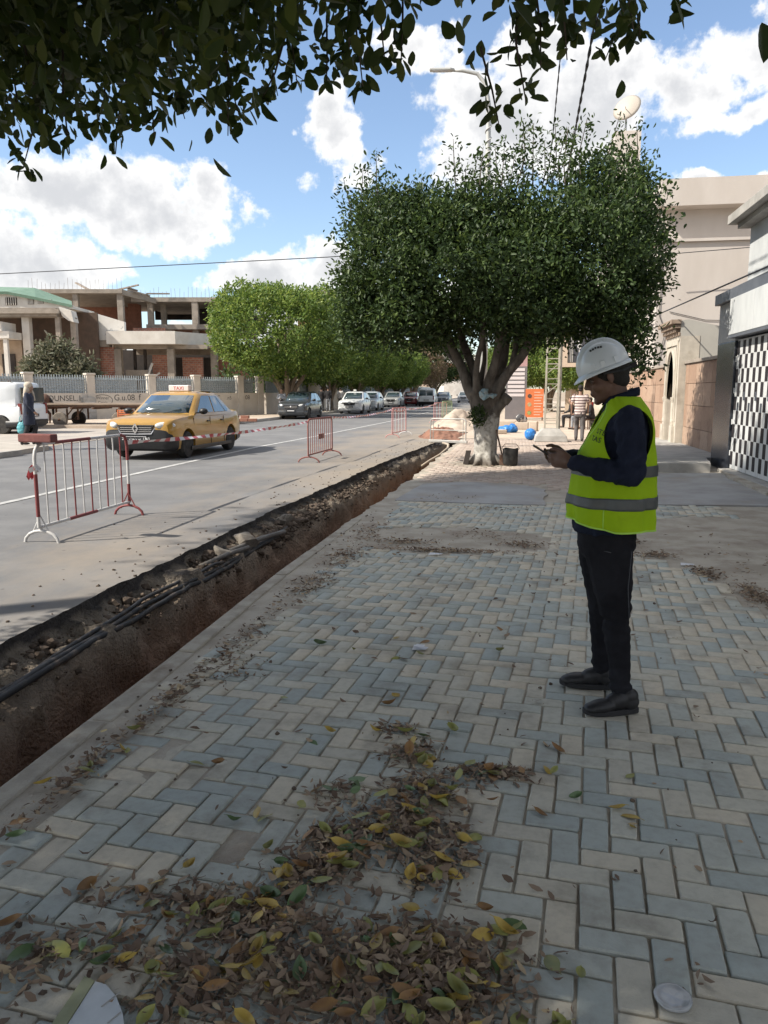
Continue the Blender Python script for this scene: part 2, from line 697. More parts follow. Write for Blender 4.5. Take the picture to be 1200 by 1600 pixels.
def asphalt_mat():
    m = mat('asphalt', (.148, .149, .153), (.186, .186, .188), rough=.9, scale=1.1, bump=.45, bscale=240, c3=(.118, .119, .124), scale3=.3, lo3=.45, hi3=.8, spec=.3, bdist=.004)
    t = m.node_tree
    b = t.nodes['Principled BSDF']
    src = b.inputs['Base Color'].links[0].from_socket
    pos = t.nodes.new('ShaderNodeNewGeometry').outputs['Position']
    sp = t.nodes.new('ShaderNodeSeparateXYZ')
    t.links.new(pos, sp.inputs[0])
    # spoil dust carried out of the trench: strongest along its lip, thinning towards the middle of the road
    n = t.nodes.new('ShaderNodeTexNoise')
    n.inputs['Scale'].default_value = .55
    n.inputs['Detail'].default_value = 9
    n.inputs['Roughness'].default_value = .7
    mp = t.nodes.new('ShaderNodeMapping')
    mp.inputs['Scale'].default_value = (1, .45, 1)
    t.links.new(pos, mp.inputs[0])
    t.links.new(mp.outputs[0], n.inputs['Vector'])
    near = math_n(t, 'MULTIPLY', math_n(t, 'ADD', sp.outputs[0], 5.6), .22)
    far = math_n(t, 'MULTIPLY', math_n(t, 'SUBTRACT', sp.outputs[1], 9.0), .028)
    far = math_n(t, 'MINIMUM', math_n(t, 'MAXIMUM', far, -.12), .32)
    s = math_n(t, 'ADD', math_n(t, 'ADD', near, far), math_n(t, 'MULTIPLY', math_n(t, 'SUBTRACT', n.outputs['Fac'], .5), 2.6))
    mr = t.nodes.new('ShaderNodeMapRange')
    mr.inputs['From Min'].default_value = .15
    mr.inputs['From Max'].default_value = .95
    mr.inputs['To Max'].default_value = .85
    t.links.new(s, mr.inputs['Value'])
    mx = t.nodes.new('ShaderNodeMix')
    mx.data_type = 'RGBA'
    t.links.new(mr.outputs[0], mx.inputs[0])
    t.links.new(src, mx.inputs[6])
    mx.inputs[7].default_value = (.29, .245, .195, 1)
    # crumbs and dark specks
    v = t.nodes.new('ShaderNodeTexVoronoi')
    v.inputs['Scale'].default_value = 5.5
    v.inputs['Randomness'].default_value = 1
    t.links.new(pos, v.inputs['Vector'])
    sr = t.nodes.new('ShaderNodeMapRange')
    sr.inputs['From Min'].default_value = .11
    sr.inputs['From Max'].default_value = .07
    t.links.new(v.outputs['Distance'], sr.inputs['Value'])
    keep = math_n(t, 'GREATER_THAN', math_n(t, 'FRACT', math_n(t, 'MULTIPLY', v.outputs['Color'], 7.3)), .72)
    mx2 = t.nodes.new('ShaderNodeMix')
    mx2.data_type = 'RGBA'
    t.links.new(math_n(t, 'MULTIPLY', math_n(t, 'MULTIPLY', sr.outputs[0], keep), .6), mx2.inputs[0])
    t.links.new(mx.outputs[2], mx2.inputs[6])
    mx2.inputs[7].default_value = (.06, .055, .05, 1)
    t.links.new(mx2.outputs[2], b.inputs['Base Color'])
    return m


M_asph = asphalt_mat()
M_paint = mat('road_paint', (.46, .46, .45), (.20, .20, .20), rough=.8, scale=7, lo=.45, hi=.72)
M_conc = mat('concrete', (.40, .385, .36), (.30, .29, .27), rough=.9, scale=2.2, bump=.3, bscale=45, c3=(.22, .21, .19), scale3=1.3, lo3=.58, hi3=.8)
M_slab = mat('screed', (.36, .36, .36), (.29, .285, .28), rough=.85, scale=1.6, bump=.2, bscale=60, c3=(.30, .265, .22), scale3=1.2, lo3=.5, hi3=.72)
M_sand = mat('sandy_dirt', (.44, .40, .335), (.33, .29, .235), rough=.95, scale=2.6, bump=.8, bscale=70, c3=(.215, .165, .125), scale3=1.1, lo3=.54, hi3=.72)
M_dust = mat('dusty_ground', (.50, .42, .34), (.40, .33, .265), rough=.95, scale=1.3, bump=.5, bscale=35, c3=(.36, .29, .22), scale3=.5)

# ground: one sheet to the horizon, open where the trench is dug
g = MB()
gz = -0.03
g.add([(-900, -300, gz), (-3.5, -300, gz), (-3.5, 2000, gz), (-900, 2000, gz)], [(0, 1, 2, 3)])
g.add([(-1.4, -300, gz), (900, -300, gz), (900, 2000, gz), (-1.4, 2000, gz)], [(0, 1, 2, 3)])
g.add([(-3.5, 46, gz), (-1.4, 46, gz), (-1.4, 2000, gz), (-3.5, 2000, gz)], [(0, 1, 2, 3)])
g.add([(-3.5, -300, gz), (-1.4, -300, gz), (-1.4, -5, gz), (-3.5, -5, gz)], [(0, 1, 2, 3)])
g.build('ground', M_earth, kind='structure')

# road surface up to the broken edge of the trench
rd = MB()
rows = []
for y in YS:
    rows.append([(-13.25, y, 0), (-10, y, 0.01), (-6, y, 0.012), (-4.0, y, 0.004), (XL(y), y, 0.0)])
rd.rings(rows, close=False)
rd.add([(-13.25, 46, 0), (-1.0, 46, 0), (-1.0, 900, 0), (-13.25, 900, 0)], [(0, 1, 2, 3)])
rd.add([(-13.25, -60, 0), (-3.13, -60, 0), (-3.13, -5, 0), (-13.25, -5, 0)], [(0, 1, 2, 3)])
rd.build('road', M_asph, kind='structure', smooth=40)


def paint_strip(pts, w, z=.019):
    mb = MB()
    P = [Vector((x, y, 0)) for x, y in pts]
    rows = []
    for i, p in enumerate(P):
        d = (P[min(i + 1, len(P) - 1)] - P[max(i - 1, 0)]).normalized()
        s = Vector((-d.y, d.x, 0)) * w / 2
        rows.append([(p.x - s.x, p.y - s.y, z), (p.x + s.x, p.y + s.y, z)])
    mb.rings(rows, close=False)
    return mb


cl = paint_strip([(-7.0, 1), (-7.0, 9.4), (-7.08, 16), (-7.1, 20.8), (-6.8, 26.6), (-6.42, 41.6), (-6.4, 60), (-6.5, 130)], .13)
cl.build('road_marking', M_paint, kind='structure')
paint_strip([(-8.6, 47.5), (-7.2, 62)], .14).build('road_marking', M_paint, kind='structure')
paint_strip([(-6.1, 36.5), (-5.3, 36.3)], .10).build('road_marking', M_paint, kind='structure')

# ---------------------------------------------------------------- the trench
M_trench = bpy.data.materials.new('trench_earth')
M_trench.use_nodes = True
t = M_trench.node_tree
b = t.nodes['Principled BSDF']
b.inputs['Roughness'].default_value = .97
b.inputs['Specular IOR Level'].default_value = .15
pos = t.nodes.new('ShaderNodeNewGeometry').outputs['Position']
sp = t.nodes.new('ShaderNodeSeparateXYZ')
t.links.new(pos, sp.inputs[0])
n = t.nodes.new('ShaderNodeTexNoise')
n.inputs['Scale'].default_value = 3.0
n.inputs['Detail'].default_value = 8
t.links.new(pos, n.inputs['Vector'])
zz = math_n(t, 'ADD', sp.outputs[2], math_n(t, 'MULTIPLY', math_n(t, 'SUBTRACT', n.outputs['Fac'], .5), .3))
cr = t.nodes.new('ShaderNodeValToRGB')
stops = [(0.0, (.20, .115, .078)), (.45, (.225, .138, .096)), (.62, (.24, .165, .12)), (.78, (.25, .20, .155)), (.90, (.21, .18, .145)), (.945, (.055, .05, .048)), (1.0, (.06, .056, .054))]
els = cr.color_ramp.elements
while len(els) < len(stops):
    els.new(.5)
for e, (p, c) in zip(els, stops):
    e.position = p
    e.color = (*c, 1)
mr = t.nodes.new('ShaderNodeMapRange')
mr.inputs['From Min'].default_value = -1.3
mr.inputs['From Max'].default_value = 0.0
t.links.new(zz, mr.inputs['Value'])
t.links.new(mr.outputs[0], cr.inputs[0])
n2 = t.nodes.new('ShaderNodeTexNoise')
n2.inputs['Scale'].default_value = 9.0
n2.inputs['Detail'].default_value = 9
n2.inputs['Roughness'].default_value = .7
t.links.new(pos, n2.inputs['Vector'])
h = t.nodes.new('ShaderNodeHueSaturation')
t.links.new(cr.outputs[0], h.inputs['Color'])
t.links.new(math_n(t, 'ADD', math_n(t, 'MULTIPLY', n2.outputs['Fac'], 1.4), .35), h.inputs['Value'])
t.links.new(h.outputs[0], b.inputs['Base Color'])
n3 = t.nodes.new('ShaderNodeTexNoise')
n3.inputs['Scale'].default_value = 38
n3.inputs['Detail'].default_value = 7
t.links.new(pos, n3.inputs['Vector'])
bp = t.nodes.new('ShaderNodeBump')
bp.inputs['Strength'].default_value = 1.0
bp.inputs['Distance'].default_value = .045
t.links.new(n3.outputs['Fac'], bp.inputs['Height'])
t.links.new(bp.outputs[0], b.inputs['Normal'])


def lerp(a, b, t):
    return a + (b - a) * t


def sub_profile(P, n):
    out = []
    for i in range(len(P) - 1):
        for k in range(n[i]):
            t = k / n[i]
            out.append((lerp(P[i][0], P[i + 1][0], t), lerp(P[i][1], P[i + 1][1], t)))
    out.append(P[-1])
    return out


def trench_floor(y):
    return float(np.interp(y, [-6, 14, 21, 23.5, 25, 28, 33, 46], [-1.25, -1.2, -1.05, -.9, -.35, -.15, -.5, -.6]))


rows = []
for y in YS:
    xl, xr = XL(y), XR(y)
    w = xr - xl
    fl = trench_floor(y)
    k = min(1, -fl / 1.2)
    shelf = (.205 + .06 * fbm((y * .8, 0, 5))) * k
    P = [(0, 0), (.012, -.075 * k), (.05, -.10 * k), (.085 * w, -(.125 + .03 * fbm((y, 4, 4))) * k), (.215 * w, -shelf), (.265 * w, -shelf - .09 * k), (.33 * w, -.75 * k), (.40 * w, fl), (.86 * w, fl), (.95 * w, -.6 * k), (w, -.012)]
    P = sub_profile(P, [1, 1, 2, 5, 2, 6, 3, 4, 3, 2])
    row = []
    for j, (px, pz) in enumerate(P):
        edge = min(1, min(j, len(P) - 1 - j) / 3)
        rough = .15 * edge
        if pz > -.36 and .06 * w < px < .3 * w:
            rough = .115 * edge
        d = fbm((y * 2.2, px * 2.5, pz * 2.5), 5) * rough + fbm((y * 8, px * 8, pz * 8), 4) * rough * .45
        row.append((xl + px + d * .55, y, min(pz + d * .7, -.004 if 0 < j < len(P) - 1 else pz)))
    rows.append(row)
tm = MB()
tm.rings(rows, close=False)
for rr in (rows[0], rows[-1]):
    tm.add(rr, [tuple(range(len(rr)))])
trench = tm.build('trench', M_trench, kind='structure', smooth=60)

# clods and stones along the shelf: nobody could count them
M_clod = mat('clod', (.125, .095, .072), (.085, .063, .048), rough=.97, scale=9, bump=.9, bscale=30, per='island')
ck = MB()
random.seed(5)


def rock(mb, c, r, flat=.7, mi=0):
    rot = Matrix.Rotation(random.random() * 6.28, 3, Vector((random.random() - .5, random.random() - .5, random.random() - .5)).normalized())
    o = len(mb.v)
    sd = random.random() * 100
    mb.ell((0, 0, 0), (1, 1, 1), 8, 6, mi=mi)
    for i in range(o, len(mb.v)):
        p = Vector(mb.v[i])
        p *= 1 + .55 * mnoise.noise(p * 1.1 + Vector((sd, 0, 0))) + .35 * mnoise.noise(p * 2.6 + Vector((sd, 5, 0)))
        p = rot @ p
        mb.v[i] = (c[0] + p.x * r, c[1] + p.y * r, c[2] + p.z * r * flat)


for i in range(3600):
    y = random.uniform(2.5, 21) ** 1.0
    f = random.betavariate(2.2, 2.2) * .29 + .01
    xl, xr = XL(y), XR(y)
    z = -.09 - .12 * min(1, f / .21) if f < .23 else -.22 - (f - .23) * 2.2
    r = random.choice([.006, .007, .008, .010, .012, .014, .018, .022, .030]) * random.uniform(.7, 1.3)
    if random.random() < .35:
        y = random.gauss(9.2, 1.7)
        xl, xr = XL(y), XR(y)
        r *= 1.45
    rock(ck, (xl + f * (xr - xl), y, z + r * .3), r)
for i in range(260):          # crumbs of earth scattered on the asphalt and the kerb
    if i % 3:
        y = random.uniform(3, 24)
        rock(ck, (XL(y) - abs(random.gauss(0, .5)), y, .006), random.choice([.006, .008, .011, .015]))
    else:
        y = random.uniform(2.4, 10)
        rock(ck, (XR(y) + random.uniform(.1, .5), y, .006), random.choice([.005, .007, .01]))
ck.build('rubble', M_clod, kind='stuff', smooth=24)

M_chunk = mat('broken_concrete', (.25, .225, .19), (.15, .13, .11), rough=.95, scale=6, bump=.8, bscale=40)
for (y, f, r, lab) in ((8.15, .15, .15, 'large broken concrete lump on the trench shelf beside grey pipes'),
                       (7.45, .12, .10, 'rounded concrete lump at the lip end of the trench shelf nearer the camera'),
                       (9.6, .14, .11, 'pale lump of broken concrete farther along the trench shelf')):
    mb = MB()
    rock(mb, (0, 0, 0), r, .8)
    o = mb.build('concrete_chunk', M_chunk, smooth=24, loc=(XL(y) + f * (XR(y) - XL(y)), y, -.13))
    tag(o, lab, 'rubble', 'concrete lumps in the trench')

M_cable = mat('cable_black', (.020, .021, .024), (.10, .08, .065), rough=.65, scale=9, lo=.5, hi=.7)
for k, (off, r, y0, y1, lab) in enumerate(((.25, .023, -3, 8.9, 'thick black cable lying along the trench shelf, nearest the drop'),
                                           (.225, .019, -3, 9.6, 'thinner black cable lying behind the thick one on the trench shelf'),
                                           (.20, .016, 2.2, 7.3, 'short black cable along the back of the trench shelf'))):
    pts = []
    for y in np.arange(y0, y1, .18):
        xl, xr = XL(y), XR(y)
        up = .10 * max(0, 1 - abs(y - (4.2 + k * .7)) / 2.2)
        pts.append((xl + (off + .02 * fbm((y * .6, k, 0))) * (xr - xl), y, -.205 + up * .5 + .03 * fbm((y * .9, k * 3, 1)) + .02 * k))
    mb = MB().tube(pts, r, 8)
    tag(mb.build('cable', M_cable, smooth=180), lab, 'cable', 'cables in the trench')
for (a, bb, r, lab) in (((-3.0, 7.55, -.14), (-2.78, 9.0, -.16), .03, 'grey pipe end sticking out of the rubble in the trench'),
                        ((-3.02, 6.95, -.15), (-2.85, 7.9, -.14), .026, 'thin bent grey pipe lying in the trench rubble')):
    mid = (Vector(a) + Vector(bb)) / 2 + Vector((.03, 0, .03))
    tag(MB().tube([a, mid, bb], r, 8).build('pipe', mat('pipe_grey', (.17, .16, .15), (.10, .09, .08), rough=.7), smooth=180), lab, 'pipe', 'pipes in the trench')
hp = [(-2.35, 19.4, -.35), (-2.2, 20.0, -.25), (-2.0, 20.8, -.15), (-1.85, 21.7, -.02), (-1.9, 22.4, .03), (-2.1, 22.9, .04)]
tag(MB().tube(hp, .035, 7).build('hose', mat('hose_beige', (.42, .35, .27), rough=.8), smooth=180), 'pale hose looping out over the far end of the trench', 'hose')

# ---------------------------------------------------------------- kerb along the trench
kerb = MB()
for y in np.arange(-5, 8.9, .99):
    pass
kroot = bpy.data.objects.new('kerb', None)
COL.objects.link(kroot)
kroot['kind'] = 'structure'
M_kerb = mat('kerb_stone', (.40, .365, .305), (.29, .26, .215), rough=.95, scale=5, bump=.5, bscale=60, c3=(.23, .19, .145), scale3=2.2)
y = 1.2
while y < 8.6:
    x = np.interp(y + .5, YR, XRk)
    x1 = np.interp(y, YR, XRk)
    x2 = np.interp(min(y + .985, 8.9), YR, XRk)
    mb = MB()
    j1 = random.uniform(-.012, .012)
    mb.prism([(x1 + j1, y), (x1 + .11 + j1, y), (x2 + .11 + j1, y + .985), (x2 + j1, y + .985)], -.24, random.uniform(-.004, .006))
    mb.build('kerb_stone', M_kerb, kroot, bevel=.012)
    y += 1.0

# ---------------------------------------------------------------- sidewalk
sw = MB()
rows = []
for y in [v for v in YS if v > -5]:
    x0 = XR(y) - .005
    rows.append([(x0 + (4.5 - x0) * k / 10, y, -.0100 + (.0045 * fbm((k * .9, y * 1.3, 3)) if k else .002)) for k in range(11)])
sw.rings(rows, close=False)
sidewalk = sw.build('sidewalk', M_sand, kind='structure', smooth=60)
far = MB()
far.add([(-1.9, 26, -.001), (4.5, 26, -.001), (9, 130, -.001), (-1.0, 130, -.001), (-1.2, 46, -.001)], [(0, 1, 2, 3, 4)])
far.build('far_sidewalk', M_dust, kind='structure')

PA = R(-5.5)
PO = (-.0403, 2.541)
cA, sA = math.cos(PA), math.sin(PA)


def pav2world(u, v):
    return PO[0] + u * cA - v * sA, PO[1] + u * sA + v * cA


def smooth_noise(x, y):
    return fbm((x * 1.3, y * 1.3, 8.8), 3)


def paved(x, y):
    """where blocks lie in the grey herringbone field"""
    if y < .9 or y > 11.0 or x > 4.4:
        return False
    left = -1.73 + .10 * fbm((y * 1.4, 1, 1))
    if 4.6 < y < 6.4:
        left += .22 * (1 - abs(y - 5.5) / .9)
    if y > 6.4:
        left += .18 + .1 * fbm((y * 2, 2, 2))
    if x < left:
        return False
    dx, dy = (x + .62) / 1.02, (y - 8.05) / .78
    if dx * dx + dy * dy < 1 + .25 * fbm((x * 1.5, y * 1.5, 0)):
        return False
    if 5.4 < y < 10.1:
        edge = float(np.interp(y, [5.4, 5.6, 6.86, 7.5, 8.4, 9.0, 9.9, 10.1], [2.1, 1.78, 1.62, 1.21, .95, 1.15, 1.9, 2.2]))
        if x > edge:
            return False
    if y > 10.1 and x > 2.75:
        return False
    if x > 2.2 and y > 5.45:
        return y > 10.1
    return True


PAVER_STOPS = [(0.0, (0.395, 0.425, 0.395)), (0.2, (0.345, 0.38, 0.365)), (0.45, (0.45, 0.46, 0.41)), (0.65, (0.52, 0.485, 0.4)), (0.82, (0.555, 0.5, 0.4)), (1.0, (0.46, 0.44, 0.375))]
M_pav_o = ramp_mat('paver_single', PAVER_STOPS, 'object', rough=.86, stain=(.205, .185, .155), stain_scale=2.6, bump=.5, bscale=160)
M_pav_i = ramp_mat('paver_field', PAVER_STOPS, 'island', rough=.86, stain=(.215, .195, .165), stain_scale=2.2, bump=.3, bscale=160)


def paver_verts(L, Wd, hgt=.05, ch=.0042):
    a, b2 = L / 2, Wd / 2
    v = []
    for (dx, z) in ((0, -hgt), (0, -ch), (ch, 0.0)):
        v += [(-a + dx, -b2 + dx, z), (a - dx, -b2 + dx, z), (a - dx, b2 - dx, z), (-a + dx, b2 - dx, z)]
    f = [(8, 9, 10, 11)]
    for r in (0, 4):
        for k in range(4):
            f.append((r + k, r + (k + 1) % 4, r + 4 + (k + 1) % 4, r + 4 + k))
    return np.array(v), np.array(f)


PV, PF = paver_verts(.1915, .0915)
cells = []
for i in range(-30, 60):
    for j in range(-30, 95):
        m4 = (i - j) % 4
        if m4 == 0:
            cu, cv, rot = (i + 1) * .1, (j + .5) * .1, 0.0
        elif m4 == 3:
            cu, cv, rot = (i + .5) * .1, (j + 1) * .1, PI / 2
        else:
            continue
        x, y = pav2world(cu, cv)
        if paved(x, y):
            cells.append((x, y, rot + PA))
random.seed(3)
cam_fx, cam_fy = -math.sin(R(9.626)), math.cos(R(9.626))


def in_view(x, y):
    f = x * cam_fx + y * cam_fy
    r = x * cam_fy - y * cam_fx
    return f > 1.55 and abs(r) < f * .52 + .05


cells.sort(key=lambda c: (not in_view(c[0], c[1]), c[0] ** 2 + c[1] ** 2))
singles, rest = cells[:298], cells[298:]


def worn_paver(seed):
    """a block with a slightly ragged, chipped outline"""
    rg = random.Random(seed)
    a, b2 = .0957, .0457
    out = []
    cs = [(-a, -b2), (a, -b2), (a, b2), (-a, b2)]
    for i in range(4):
        p, q = Vector(cs[i]), Vector(cs[(i + 1) % 4])
        chip = rg.uniform(.010, .026) if rg.random() < .16 else rg.uniform(.002, .006)
        L_ = (q - p).length
        ts = [chip / L_, .34, .67, 1 - rg.uniform(.002, .006) / L_]
        for t in ts:
            w_ = p.lerp(q, t)
            out.append((w_.x * (1 - rg.uniform(0, .014)), w_.y * (1 - rg.uniform(0, .026))))
    n = len(out)
    V = [(x, y, -.05) for x, y in out] + [(x, y, -.0042 - rg.uniform(0, .002)) for x, y in out] + [(x * .955, y * .905, rg.uniform(-.0006, .0004)) for x, y in out]
    mb = MB()
    mb.add(V, [tuple(range(2 * n, 3 * n))] + [(r * n + k, r * n + (k + 1) % n, (r + 1) * n + (k + 1) % n, (r + 1) * n + k) for r in (0, 1) for k in range(n)])
    return mb.mesh('brick', M_pav_o)


paver_meshes = [worn_paver(k) for k in range(14)]


def pz(x, y):
    return .006 * smooth_noise(x, y) + random.uniform(-.0022, .0022)


for (x, y, r) in singles:
    o = link_obj('brick', random.choice(paver_meshes), sidewalk)
    z = pz(x, y)
    if x < -.9 and y < 3.1 and random.random() < .25:
        z -= random.uniform(.004, .012)
    o.location = (x, y, z)
    o.rotation_euler = (random.gauss(0, .009), random.gauss(0, .009), r + random.gauss(0, .012))


def paver_field(name, cl, m, parent):
    V, F = [], []
    for q, (x, y, r) in enumerate(cl):
        c, s = math.cos(r + random.gauss(0, .012)), math.sin(r)
        rm = np.array([[c, -s, 0], [s, c, 0], [0, 0, 1]])
        tx, ty = random.gauss(0, .008), random.gauss(0, .008)
        jit = np.array([[random.gauss(0, .0016), random.gauss(0, .0016), 0] for _ in range(4)])
        p = (PV + np.tile(jit, (3, 1))) @ rm.T
        p[:, 2] += p[:, 0] * tx + p[:, 1] * ty + pz(x, y)
        p[:, 0] += x
        p[:, 1] += y
        V.append(p)
        F.append(PF + q * len(PV))
    o = link_obj(name, np_mesh(name, np.concatenate(V), np.concatenate(F), m), parent, 'stuff')
    return o


paver_field('brick_field', rest, M_pav_i, sidewalk)

# beyond the cement patch: dusty reddish blocks out in the sun
PINK = [(0, (.34, .27, .225)), (.4, (.40, .325, .275)), (.7, (.44, .37, .315)), (1, (.36, .295, .25))]
M_pink = ramp_mat('paver_dusty_red', PINK, 'island', rough=.9, stain=(.48, .40, .33), stain_scale=1.1, bump=.3, bscale=120)
cl = []
for i in range(0, 66):
    for j in range(0, 66):
        x, y = -1.75 + (i + (.5 if j % 2 else 0)) * .2, 12.6 + j * .2
        if x < XR(y) + .15 or x > 4.15 or (x > 2.2 and y < 22.5) or (x > 1.5 and y < 15.2):
            continue
        if y < 13.4 + .5 * fbm((x * 1.2, y, 4)) and x < .6:
            continue
        if (x + .6) ** 2 + (y - 16.9) ** 2 < .75 ** 2 * (1 + .5 * fbm((x * 2, y * 2, 1))):
            continue
        cl.append((x, y, 0))
PV, PF = paver_verts(.192, .192)
paver_field('paving_far', cl, M_pink, sidewalk)


def slab(name, poly, z0, z1, m, jag=0.0, n=6):
    pts = []
    for i in range(len(poly)):
        a, b2 = Vector(poly[i]), Vector(poly[(i + 1) % len(poly)])
        for k in range(n):
            p = a.lerp(b2, k / n)
            if jag:
                p = p + Vector((fbm((p.x * 2, p.y * 2, 5)), fbm((p.x * 2, p.y * 2, 15)))) * jag
            pts.append((p.x, p.y))
    o = MB().prism(pts, z0, z1).build(name, m, kind='structure')
    return o


slab('concrete_slab', [(-1.66, 10.85), (-1.0, 10.72), (.43, 10.68), (.50, 12.4), (.25, 12.9), (-.6, 13.3), (-1.5, 12.9)], -.04, .012, M_slab, .07)
slab('concrete_slab', [(1.45, 10.95), (3.46, 11.15), (4.30, 11.25), (4.30, 15.62), (2.4, 15.3), (1.3, 15.1), (1.2, 12.5)], -.04, .010, M_slab, .035)
slab('doorstep_platform', [(1.9, 15.55), (3.78, 15.75), (4.02, 17.2), (4.45, 17.4), (4.45, 24.6), (3.8, 24.2), (3.3, 21), (2.2, 20.5)], -.04, .17, M_conc, .02)
slab('dirt_step', [(3.75, 12.2), (4.3, 12.2), (4.3, 15.5), (3.95, 15.75), (3.8, 14.5)], -.04, .05, M_sand, .05)

# pavement across the road, kerb and side lane
M_pave_l = mat('left_paving', (.42, .385, .34), (.34, .31, .27), rough=.9, scale=1.5, bump=.3, bscale=25)
slab('pavement', [(-40, -30), (-12.05, -30), (-12.05, 17.0), (-12.3, 18.8), (-13.2, 20.0), (-15.5, 20.9), (-40, 21.0)], -.04, .125, M_pave_l, 0, 3)
slab('side_lane', [(-60, 21.2), (-13.4, 21.2), (-13.4, 30.2), (-60, 30.2)], -.04, .002, mat('lane_dust', (.40, .36, .315), (.32, .29, .26), rough=.95, scale=.8, bump=.3, bscale=30), 0, 1)
slab('pavement', [(-60, 30.4), (-14.4, 30.4), (-13.3, 31.5), (-13.3, 200), (-40, 200), (-60, 50)], -.04, .13, M_dust, 0, 2)
kb = MB()
kb.prism([(-12.04, -30), (-11.90, -30), (-11.90, 17.1), (-12.04, 17.0)], -.04, .14)
kb.prism([(-13.28, 31.6), (-13.14, 31.6), (-13.14, 200), (-13.28, 200)], -.04, .145)
kb.build('far_kerb', M_conc, kind='structure')

# ================================================================== BUILDINGS ACROSS THE ROAD
YAW = R(9.626)
M_white = mat('white_plaster', (.66, .63, .58), (.56, .525, .475), rough=.9, scale=.9, bump=.15, bscale=20, c3=(.47, .43, .38), scale3=.55, lo3=.55, hi3=.8)
M_peel = mat('peeling_plaster', (.70, .68, .64), (.64, .61, .56), rough=.9, scale=1.5, bump=.3, bscale=14, c3=(.30, .31, .32), scale3=1.0, lo3=.605, hi3=.64)
M_rawc = mat('raw_concrete', (.33, .285, .24), (.25, .215, .18), rough=.95, scale=1.6, bump=.4, bscale=18, c3=(.17, .15, .13), scale3=.7)
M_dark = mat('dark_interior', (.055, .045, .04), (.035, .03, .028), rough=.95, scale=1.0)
M_redp = mat('red_brick_plain', (.30, .14, .095), (.24, .11, .075), rough=.95, scale=3)  # red brick colour without drawn joints
M_green = mat('green_roof', (.12, .21, .15), (.16, .25, .19), rough=.8, scale=3, bump=.3, bscale=40)


def brick_mat(name, c1, c2, mort, scale, w=.5, h=.25, mortar=.03):
    m = bpy.data.materials.new(name)
    m.use_nodes = True
    t = m.node_tree
    b = t.nodes['Principled BSDF']
    b.inputs['Roughness'].default_value = .95
    co = t.nodes.new('ShaderNodeTexCoord').outputs['Object']
    sp = t.nodes.new('ShaderNodeSeparateXYZ')
    t.links.new(co, sp.inputs[0])
    cb = t.nodes.new('ShaderNodeCombineXYZ')
    t.links.new(math_n(t, 'ADD', sp.outputs[0], sp.outputs[1]), cb.inputs[0])
    t.links.new(sp.outputs[2], cb.inputs[1])
    bk = t.nodes.new('ShaderNodeTexBrick')
    bk.inputs['Color1'].default_value = (*c1, 1)
    bk.inputs['Color2'].default_value = (*c2, 1)
    bk.inputs['Mortar'].default_value = (*mort, 1)
    bk.inputs['Scale'].default_value = scale
    bk.inputs['Mortar Size'].default_value = mortar
    bk.inputs['Brick Width'].default_value = w
    bk.inputs['Row Height'].default_value = h
    bk.inputs['Bias'].default_value = 0
    t.links.new(cb.outputs[0], bk.inputs['Vector'])
    n = t.nodes.new('ShaderNodeTexNoise')
    n.inputs['Scale'].default_value = 2.5
    n.inputs['Detail'].default_value = 7
    t.links.new(co, n.inputs['Vector'])
    h2 = t.nodes.new('ShaderNodeHueSaturation')
    t.links.new(bk.outputs['Color'], h2.inputs['Color'])
    t.links.new(math_n(t, 'ADD', math_n(t, 'MULTIPLY', n.outputs['Fac'], .9), .55), h2.inputs['Value'])
    t.links.new(h2.outputs[0], b.inputs['Base Color'])
    bp = t.nodes.new('ShaderNodeBump')
    bp.inputs['Strength'].default_value = .7
    bp.inputs['Distance'].default_value = .02
    t.links.new(bk.outputs['Fac'], bp.inputs['Height'])
    bp.invert = True
    t.links.new(bp.outputs[0], b.inputs['Normal'])
    return m


M_brick = brick_mat('hollow_brick', (.40, .17, .11), (.29, .12, .085), (.36, .28, .23), 1.6)


class Bld:
    """a building turned to the lot's grid; coordinates are metres along / into the lot"""

    def __init__(s, name, label, cat, x, f):
        c, si = math.cos(YAW), math.sin(YAW)
        s.x, s.f = x, f
        s.o = thing(name, label, cat, (x * c - f * si, x * si + f * c, 0), YAW)

    def box(s, name, m, x0, x1, f0, f1, z0, z1, **kw):
        return MB().box(x0 - s.x, x1 - s.x, f0 - s.f, f1 - s.f, z0, z1).build(name, m, s.o, **kw)


rb = Bld('unfinished_building', 'half demolished concrete frame building with red brick infill and empty storeys behind the wall', 'building', -20, 64)
# upper storey: left bay
rb.box('roof_slab', M_rawc, -29.5, -21.0, 63.6, 78, 9.36, 9.68)
rb.box('roof_slab', M_rawc, -21.2, -13.0, 66.3, 78, 9.0, 9.36)
b_ = MB()
b_.bar((-21.1 + 20, -.25, 9.45), (-19.2 + 20, 2.5, 9.05), .3, .42)
b_.build('roof_beam', M_rawc, rb.o)
for (x, f, z0, z1, w) in ((-24.9, 64, 4.9, 9.36, .42), (-21.3, 64, 4.9, 9.36, .45), (-19.7, 66.7, 4.9, 9.0, .45), (-19.1, 68.5, 4.9, 9.0, .42), (-15.9, 66.6, 2, 9.0, .5), (-13.2, 66.6, 2, 9.0, .5), (-27.8, 64, 4.9, 9.36, .42)):
    rb.box('column', M_rawc, x - w / 2, x + w / 2, f - w / 2, f + w / 2, z0, z1)
rb.box('floor_slab', M_rawc, -19.9, -12.6, 65.9, 78, 6.72, 7.12)
rb.box('floor_slab', M_rawc, -29.5, -19.95, 64.5, 78, 5.9, 6.3)
rb.box('brick_wall', M_redp, -29.5, -23.0, 74, 74.3, 6.3, 9.36)
rb.box('brick_wall', M_redp, -23.0, -21.9, 71, 71.3, 6.3, 9.36)
rb.box('inner_wall', M_dark, -17.4, -14.6, 72, 72.2, 7.12, 9.0)
